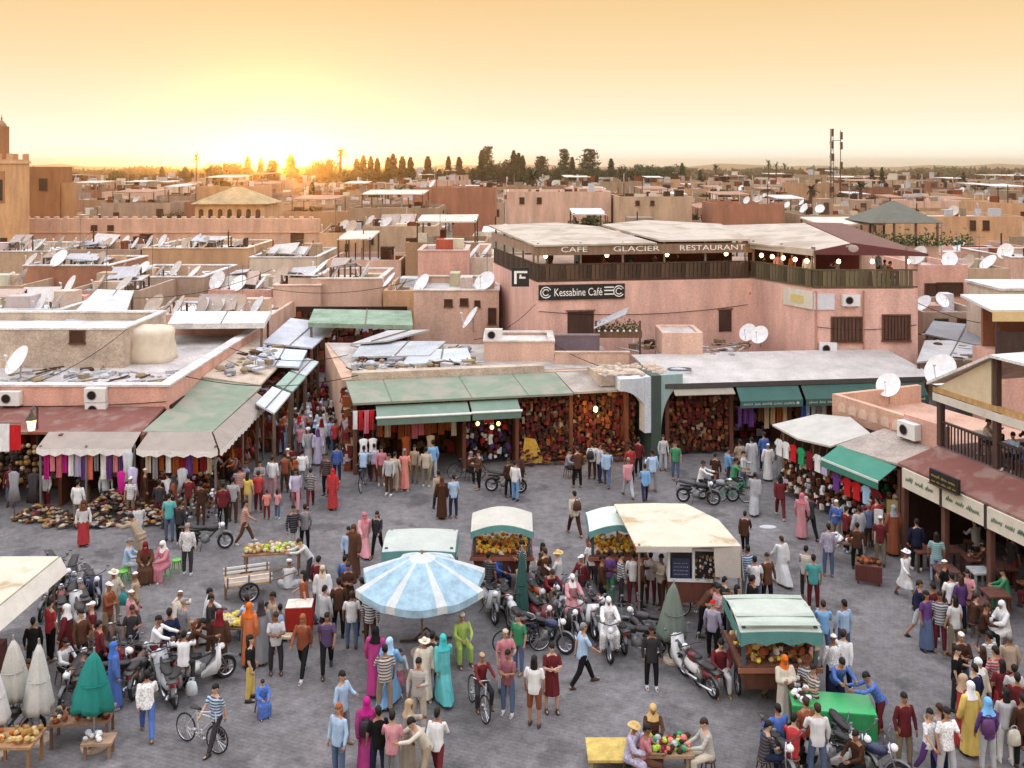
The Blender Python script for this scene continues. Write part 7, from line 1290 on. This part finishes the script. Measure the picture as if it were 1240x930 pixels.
CROWD = {
 'near the green closed parasol': '178 892 wa 200 l:white p:blue h|262 906 wa 330 t:lightblue* p:charcoal h|222 842 ri 190 l:white p:charcoal h|187 820 ri 80 l:white p:maroon h|252 778 wb 110 r:white - h|266 817 st 170 r:brown - S:maroon|222 800 st 150 t:grey p:grey c:grey|61 800 st 150 t:red p:black h|76 828 si 60 l:white p:black h|138 858 st 120 r:blue - S:blue|205 812 st 200 l:navy p:black h|120 826 st 140 l:maroon p:black h|98 815 sb 60 l:brown p:charcoal h|160 806 sb 20 t:charcoal p:black h|40 820 st 200 l:black p:black h|28 862 si 100 l:charcoal p:black h|255 790 sb 100 l:charcoal p:brown h',
 'by the parked bikes and green stools': '137 758 sb 60 l:beige p:tan w:cream|164 758 sb 280 l:tan p:khaki f:white|170 682 le 250 r:tan - h|153 700 si 100 l:lightblue p:lightgrey h|176 702 si 20 r:brown - S:maroon|200 700 si 330 r:rose - S:white|227 696 st 180 l:white* p:charcoal c:grey|101 661 st 20 l:white K:red S:brown|168 660 wa 200 l:lightgrey p:denim h|205 655 st 190 t:turquoise p:denim h|218 660 st 160 l:charcoal p:black h',
 'beside the hand cart': '302 806 st 160 r:orange - S:orange|316 804 st 190 r:grey - S:charcoal|323 778 sb 120 t:orange p:brown h|317 864 si 30 r:blue* - h|303 848 st 100 t:black p:yellow H|349 712 fl 180 r:white - u:white|375 707 le 300 l:white p:charcoal h|386 740 st 170 l:maroon p:black h|340 772 fl 200 l:lightblue p:blue h|295 772 fl 150 r:lightblue - w:beige|355 672 sb 30 l:black* p:lightgrey h|369 668 st 200 l:grey p:black h|296 658 wa 110 j:orange* p:brown h|330 790 st 300 t:tan p:brown h',
 'in the middle of the paving by the blue umbrella': '367 818 wa 350 l:rust p:black H:ginger|396 814 wb 10 t:purple p:black h|426 785 st 190 t:white p:denim h|448 787 st 170 l:white p:brown h|393 778 sb 150 l:lightgrey p:charcoal h|410 772 st 200 l:brown p:black h|418 735 st 160 l:blue p:navy h|438 768 st 230 t:black p:charcoal h|422 698 st 20 l:lightblue p:charcoal h|428 699 st 340 r:brown - S:brown|441 673 wa 20 r:pink - S:rose|457 672 wb 350 l:charcoal p:black H|455 842 st 170 r:magenta - S:black|471 851 wa 160 r:sky - S:lightblue|484 837 wb 30 l:white k:rose H|466 862 sb 200 t:cream p:tan h',
 'in the bottom row of walkers': '444 930 wa 190 r:magenta - S:magenta|414 902 sb 60 l:lightblue p:grey h|410 945 st 330 l:lightblue p:denim H:ginger|458 948 st 200 t:black p:navy h|475 955 sb 180 t:pink p:grey h|529 946 wa 170 l:white p:maroon h|516 950 le 300 l:cream p:tan h|495 935 sb 100 r:beige - S:tan',
 'beside the walker in the teal robe': '507 882 sb 350 l:beige* p:beige h|514 848 st 20 r:cream - w:cream|537 848 wa 200 r:turquoise - S:turquoise|524 842 st 170 j:charcoal p:black h|558 798 si 20 l:lime p:lime f:white|582 864 ri 20 l:maroon p:charcoal f:tan',
 'in the open paving before the scooters': '615 865 cr 340 t:plaid p:denim h|628 815 st 330 t:green p:denim h|612 838 sb 20 t:rose p:lightgrey f:beige|647 879 st 170 t:white s:rust H|668 862 cr 10 t:maroon k:maroon h|705 830 wa 110 t:lightblue p:black h|789 834 st 5 j:charcoal p:black h',
 'among the parked scooters': '604 712 si 40 l:blue p:navy c:beige|581 705 si 90 l:lightblue p:navy h|692 760 ri 10 r:pink - S:white|736 792 ri 5 r:white* - S:white|717 712 st 190 t:white p:charcoal h|676 735 sb 250 l:lightgrey p:denim w:straw|738 728 st 160 t:purple p:green h|752 732 sb 100 l:lightgrey p:charcoal h|592 735 st 150 t:charcoal p:black h|660 728 sb 210 t:brown p:black h',
 'around the snack kiosk': '767 734 st 185 l:white p:maroon h|788 731 st 170 t:lightgrey p:maroon h|776 738 sb 100 l:brown p:black h|801 735 sb 300 l:beige p:brown h|863 797 st 150 l:lavender p:black c:red|872 834 si 0 l:maroon p:white h|850 770 le 80 t:brown p:black h|886 790 sb 120 l:beige p:charcoal h|905 725 st 200 t:lightblue* p:grey h|914 738 sb 180 t:white p:denim h|929 735 st 20 j:brown p:black h|947 707 wb 200 r:white - h|902 672 wa 160 l:umber p:black h|985 738 st 170 t:teal p:maroon h|1003 698 st 180 l:lavender p:denim h|976 725 sb 150 l:beige p:charcoal h',
 'behind the striped fruit cart': '971 800 st 200 l:lightgrey* p:beige h|956 806 sb 190 t:brown p:black h|895 800 sb 20 l:saddle p:charcoal h|920 796 st 10 l:umber p:black h',
 'beside the green market table': '950 875 cr 10 r:cream - S:orange|997 800 cr 170 t:sky s:denim h|1022 800 st 200 l:lightblue p:denim h|1021 842 wb 150 l:white p:navy h|1009 848 st 190 l:white p:navy f:white|977 872 sb 340 l:white p:charcoal w:umber|985 885 sb 300 t:cream* p:brown h|1066 890 le 275 l:blue p:maroon h|1012 866 le 5 l:blue p:navy h|945 925 si 200 r:blue - h|975 930 st 200 t:rust p:black h|960 938 si 150 t:red p:black h|990 945 sb 180 l:white p:denim h|1040 950 si 300 l:umber p:black h|925 940 si 100 t:charcoal p:navy h',
 'at the low table with pots': '790 915 si 0 l:brown p:charcoal S:straw|763 940 si 60 r:lavender* - w:straw|858 940 si 280 l:cream p:cream h|778 945 si 80 t:rose p:brown h',
 'in the open lower right of the paving': '1095 928 st 10 j:maroon p:khaki h|1125 942 wa 20 t:white p:purple h|1146 950 sb 10 t:white* p:lightgrey H|1138 940 sb 200 t:lightgrey p:navy h',
 'in the crowd before the cafe tables': '1175 914 st 200 r:yellow - S:white|1196 935 st 190 l:purple p:lightgrey S:sky|1218 924 st 180 l:lightgrey p:white H|1167 905 st 90 r:red - S:tan|1205 868 st 200 t:red* p:maroon h|1190 862 st 170 t:black p:maroon H|1228 885 st 170 t:white p:navy h|1213 880 st 190 t:maroon p:red H|1198 845 sb 200 t:white p:brown h|1222 850 st 180 l:tan p:charcoal h|1232 905 st 160 l:maroon p:maroon h|1180 890 st 200 l:navy p:grey h|1238 930 st 190 l:umber p:black h',
 'in the group beside the seated white robe': '1122 788 st 20 t:purple K:denim H|1138 790 st 340 t:lightgrey* p:maroon h|1156 795 st 200 t:white p:khaki H|1112 770 wa 80 l:navy s:lightgrey h|1130 775 sb 200 l:maroon p:charcoal h|1152 762 st 180 t:white p:brown h|1163 765 st 200 l:purple p:navy H|1217 783 si 280 r:white - S:white|1219 738 si 250 l:green p:green h|1190 782 si 60 l:umber p:black h|1178 770 si 100 l:brown p:charcoal h|1172 745 si 200 t:saddle p:black h',
 'in front of the kiosk racks': '945 627 wa 170 l:maroon p:maroon H|914 622 wb 160 r:lightgrey - h|971 652 st 150 r:pink - S:rose|981 652 wa 190 l:charcoal p:black h|1096 723 wa 20 l:white k:white w:white|1134 707 st 160 t:turquoise* p:lightblue H|1040 672 st 200 r:lightgrey - h|1052 665 st 180 l:denim p:charcoal h|1062 660 st 200 l:red p:black h|1038 690 sb 160 l:umber p:black h|1025 668 sb 120 l:maroon p:black h|1110 690 st 180 l:navy p:black h',
 'by the lettered green awnings': '910 577 st 190 r:lightgrey - h|930 582 st 180 r:white - f:white|946 580 st 170 r:grey - h|896 580 st 200 t:tan p:black h|848 606 ri 70 l:white* p:black h|888 604 ri 80 t:green p:charcoal h|881 590 sb 100 l:sky p:charcoal h|900 592 sb 60 l:white p:denim h|866 596 sb 160 l:umber p:brown h|925 570 st 200 l:blue p:navy h|958 590 st 170 l:lightgrey p:black h',
 'in front of the leather stalls': '717 579 st 190 t:white p:umber h|735 589 wa 170 l:lightblue p:denim h|761 602 wa 190 l:pink p:lightgrey h|781 609 wb 180 l:sky p:navy h|803 572 st 10 l:lightgrey p:lightgrey h|818 574 st 350 t:green p:denim h|687 578 si 60 l:grey p:charcoal h|763 574 st 200 t:red p:black h|773 578 sb 150 l:maroon p:black h|726 582 sb 120 t:lightgrey p:navy h|699 586 sb 200 l:brown p:black h|696 648 wa 200 l:beige p:umber h|624 606 st 150 l:white p:sky h|616 602 st 30 l:umber p:black h|632 590 sb 100 l:brown p:charcoal h|790 584 sb 200 l:lightblue p:grey h',
 'in front of the corner shop': '440 588 ri 178 l:lightblue p:black h|462 578 st 20 l:rose k:brown H|471 580 st 340 l:lightgrey p:brown h|478 576 sb 160 l:beige p:tan h|490 576 st 10 t:coral K:coral H|502 577 st 350 l:tan p:khaki h|524 580 st 200 l:sky p:lightgrey h|531 619 wa 200 l:tan p:charcoal h|535 628 st 190 r:umber - S:brown|549 627 st 200 t:lightblue p:navy h|568 582 si 50 l:umber p:black h|580 584 sb 300 l:brown p:black h|516 574 st 180 l:beige p:khaki h|453 582 sb 200 l:lavender p:maroon h',
 'at the mouth of the alley': '408 584 st 180 l:blue p:navy h|403 617 st 350 r:red* - S:red|358 617 wa 10 l:lavender p:pink H|376 614 wb 190 t:black* p:maroon h|336 628 st 160 t:pink p:denim H|323 629 st 200 t:coral p:maroon h|313 620 st 180 t:red p:maroon h|300 622 sb 160 t:yellow p:tan H|290 615 st 200 l:orange p:brown h|373 562 wa 10 r:lightgrey - u:white|385 563 st 20 r:lavender - S:purple|345 596 sb 200 t:rust p:brown h|330 602 st 170 l:white p:pink h|366 592 st 190 l:white p:grey h|350 585 sb 20 t:maroon p:black h|395 600 st 340 l:umber p:black h|282 632 sb 180 t:lightgrey* p:brown h|270 640 st 190 l:maroon p:black h'}
for place, txt in CROWD.items():
    for it in txt.split('|'):
        a = it.split(); p = atz(float(a[0]), float(a[1]) + (random.Random(int(a[0])).uniform(-5, 20) if place.startswith('in front of') and a[2] in ('st', 'sb') and float(a[1]) < 592 else 0)); po = a[2]; seat = None
        if po == 'si': seat = GREENP if 'green stools' in place or 'lime' in it else None
        if po == 'ri': p.z = 0
        sc_ = .66 if a[0] in ('484', '336', '323', '317') else None
        person(p, po, float(a[3]), a[4], a[5], a[6], place, sc_, seat, group='people ' + place)
# tighter knots of people round the stalls
rr = random.Random(123); KTOP = ['white', 'lightblue', 'charcoal', 'black', 'navy', 'umber', 'maroon', 'lightgrey', 'beige', 'blue', 'rust', 'grey', 'tan', 'pink', 'white']; TK = [tuple(o.location[:2]) for o in COL.objects if o.name.startswith('person')]
for cx_, cy_, n, sxx, syy, pl in ((95, 800, 3, 40, 14, 'in the knot by the closed parasols'), (205, 800, 3, 30, 12, 'in the knot by the parked bikes'), (300, 782, 3, 25, 12, 'in the knot at the lemon stand'), (425, 752, 2, 22, 12, 'in the knot beside the blue umbrella'), (640, 735, 3, 25, 10, 'among the scooters'), (710, 730, 3, 25, 10, 'among the scooters'), (885, 775, 4, 18, 10, 'close to the fruit cart'), (985, 850, 2, 22, 10, 'close to the green table'), (1195, 872, 3, 24, 16, 'in the dense group by the cafe tables'), (1150, 770, 2, 22, 10, 'in the group on the cafe side'), (1045, 668, 5, 25, 14, 'browsing the kiosk racks'), (215, 632, 6, 30, 8, 'browsing the corner awning stand'), (325, 606, 6, 28, 12, 'gathered at the alley corner')):
    for i in range(n):
        for _ in range(40):
            p = atz(cx_ + rr.gauss(0, sxx), cy_ + rr.gauss(0, syy))
            if all((p.x-a)**2 + (p.y-b)**2 > .30 for a, b in TK): break
        TK.append((p.x, p.y)); k = rr.random()
        if k < .22: c = rr.choice(KTOP); person(p, 'st', rr.uniform(0, 360), 'r:'+c, '-', 'S:'+rr.choice(KTOP), pl, group='people ' + pl)
        else: person(p, rr.choice(['st', 'sb', 'sb', 'cr', 'wa', 'le']), rr.uniform(0, 360), rr.choice('tll')+':'+rr.choice(KTOP), 'p:'+rr.choice(['black', 'charcoal', 'denim', 'navy', 'khaki', 'brown', 'grey']), rr.choice(['h', 'h', 'h', 'H', 'c:white', 'f:white']), pl, group='people ' + pl)
# the crowd in the alley
rr = random.Random(77); TOPS = ['red', 'maroon', 'white', 'lavender', 'purple', 'lightgrey', 'navy', 'rust', 'black', 'pink', 'umber', 'lightblue', 'charcoal', 'beige', 'orange']; BOTS = ['black', 'charcoal', 'denim', 'navy', 'khaki', 'brown', 'maroon']
taken = []
for i in range(60):
    for _ in range(30):
        Y = rr.uniform(46.5, 64); x = rr.uniform(-11.0, -8.0 - max(0, (Y-46))*.2)
        if all((x-a)**2 + (Y-b)**2 > .36 for a, b in taken): break
    taken.append((x, Y)); hd = rr.choice([0, 180]) + rr.uniform(-30, 30); k = rr.random(); back = 'walking into' if 90 < hd < 270 else 'coming out of'
    if k < .3: person((x, Y, 0), rr.choice(['wa', 'st']), hd, 'r:'+rr.choice(TOPS), '-', 'S:'+rr.choice(TOPS), f'{"deep" if Y > 56 else "just"} inside the crowded alley', group='people crowding the alley')
    else: person((x, Y, 0), rr.choice(['wa', 'wb', 'st', 'sb']), hd, rr.choice('tl')+':'+rr.choice(TOPS), 'p:'+rr.choice(BOTS), rr.choice(['h', 'h', 'h', 'H', 'c:white']), f'{"deep" if Y > 56 else "just"} inside the crowded alley', group='people crowding the alley')
# shoppers and keepers under the awnings
for x, y, hd in [(-20.2, 39.9, 10), (-18.6, 39.6, 340), (-17.1, 39.7, 20), (-16.2, 39.5, 30), (-14.0, 39.6, 0), (-12.6, 38.6, 200), (-13.6, 38.2, 190), (-11.9, 37.9, 200), (-16.6, 37.9, 180), (-22.2, 39.4, 0)]: person((x, y, 0), rr.choice(['st', 'sb']), hd, 'l:'+rr.choice(['umber', 'white', 'charcoal', 'maroon', 'rust', 'lightgrey']), 'p:'+rr.choice(BOTS), 'h', 'under the scarf awnings of the shop block', group='people under the shop awnings')
# guests on the terraces
Mc = Matrix.Translation(CC.location) @ Matrix.Rotation(CC.rotation_euler.z, 4, 'Z')
for i in range(18):
    if i < 8: f = i/7; x = 2.2 + 10.8*f; y = 56.4 + 1.9*f + rr.uniform(0, 1.2)
    elif i < 12: f = (i-8)/3; x = 14.6+1.4*f; y = 57.2-3.4*f
    else: x = rr.uniform(16.5, 21); y = rr.uniform(53.2, 56)
    person((x, y, WT+.05), rr.choice(['si', 'si', 'si', 'st']), rr.uniform(0, 360), rr.choice('tl')+':'+rr.choice(TOPS), 'p:'+rr.choice(BOTS), 'h', 'on the cafe roof terrace behind the railing', group='guests on the cafe roof terrace')
for u, v, hd, t in ((1.3, 3.6, 60, 'l:beige'), (2.9, 3.4, 300, 'l:lightblue'), (3.6, 3.2, 20, 'l:blue'), (4.4, 3.6, 90, 't:blue'), (2.3, 4.6, 180, 'l:umber'), (5.2, 3.3, 200, 't:charcoal'), (.7, 4.4, 120, 't:white')):
    q = Mc @ Vector((u, v-1.5, 3.6)); person(q, 'si', hd, t, 'p:charcoal', 'h', 'on the gabled terrace of the corner cafe', group='guests on the corner cafe terrace')
for u, v in ((2.6, 2.9), (4.1, 2.95), (1.2, 3.0)):
    q = Mc @ Vector((u, v-1.0, 3.6)); e = empty('terrace_table', q, CC.rotation_euler.z, ('near' if u > 3 else 'far' if u < 2 else 'middle') + ' white topped table on the gabled terrace', 'table'); m = MB(); m.box((-.35, -.3, .7), (.35, .3, .75)); m.obj('table_top', MT['paint'], e, col=(.5,.52,.56)); m = MB(); m.tube([(0, 0, 0), (0, 0, .7)], .04, 6); m.lathe([(.2, 0), (.2, .03)], 10); m.obj('pedestal', MT['metal'], e, col=(.05,.04,.04))
for i in range(11):
    q = Mc @ Vector((rr.uniform(.4, 7.8), rr.uniform(.2, 3.0), 0)); person(q, 'si' if i % 4 else 'st', rr.uniform(0, 360), rr.choice('tl')+':'+rr.choice(['umber', 'maroon', 'charcoal', 'brown', 'white', 'rust', 'navy', 'lightgrey']), 'p:'+rr.choice(BOTS), 'h', 'inside the corner cafe under the cream boards', group='guests inside the corner cafe')
# bags carried or set down
def backpack(px, py, z, col, lab, rz=0, strap=True):
    g = atz(px, py); e = empty('shoulder_bag', (g.x, g.y, z), R(rz), lab, 'bag'); m = MB(); m.loft([[Vector((a*math.cos(t), b*math.sin(t), zz)) for t in [2*math.pi*k/12 for k in range(12)]] for zz, a, b in ((-.18, .12, .05), (-.14, .16, .08), (.05, .15, .08), (.16, .11, .06), (.19, .05, .03))]); m.obj('pouch', MT['leather'], e, col=col, smooth=True)
    m = MB(); m.torus((0, 0, .2), (0, 1, 0), .07, .014, 12, 4); m.obj('handle', MT['leather'], e, col=[q*.6 for q in col])
for px, py, z, c, lab in ((699, 650, 1.15, (.08,.03,.02), 'brown bag on the back of the person in beige'), (1197, 941, 1.12, (.10,.03,.12), 'dark backpack worn by the person in the blue headscarf'), (443, 936, 1.0, (.03,.02,.03), 'black bag on the back of the magenta robe'), (1228, 933, .75, (.5,.48,.4), 'cream handbag carried beside the white outfit'), (715, 582, 1.1, (.02,.02,.02), 'black bag across the back of the white T-shirt shopper'), (150, 762, .9, (.03,.25,.25), 'teal bag held between the two beige dressed men'), (232, 850, .35, (.5,.55,.56), 'pale plastic sack hanging beside the maroon motorbike'), (296, 775, .2, (.05,.12,.4), 'blue bucket bag beside the lemon stand')): backpack(px, py, z, c, lab)
for px, py in ((149, 706), (214, 692)): stool(atz(px, py), 0, GREENP, f"empty green plastic stool {'by the seated light blue shirt' if px < 180 else 'by the seated white headscarf'}")
# ================================================================== haze: the dusty evening air
mh = bpy.data.materials.new('haze'); mh.use_nodes = True; t = mh.node_tree; t.nodes.clear()
o_ = t.nodes.new('ShaderNodeOutputMaterial'); pv = t.nodes.new('ShaderNodeVolumePrincipled')
pv.inputs['Color'].default_value = (1, .87, .66, 1); pv.inputs['Density'].default_value = .00034; pv.inputs['Anisotropy'].default_value = .93
t.links.new(pv.outputs[0], o_.inputs['Volume'])
m = MB(); m.box((-3300, -80, -1.5), (3300, 3300, 30)); tag(m.obj('haze', mh), 'thin warm evening haze over the town', 'haze', kind='stuff')
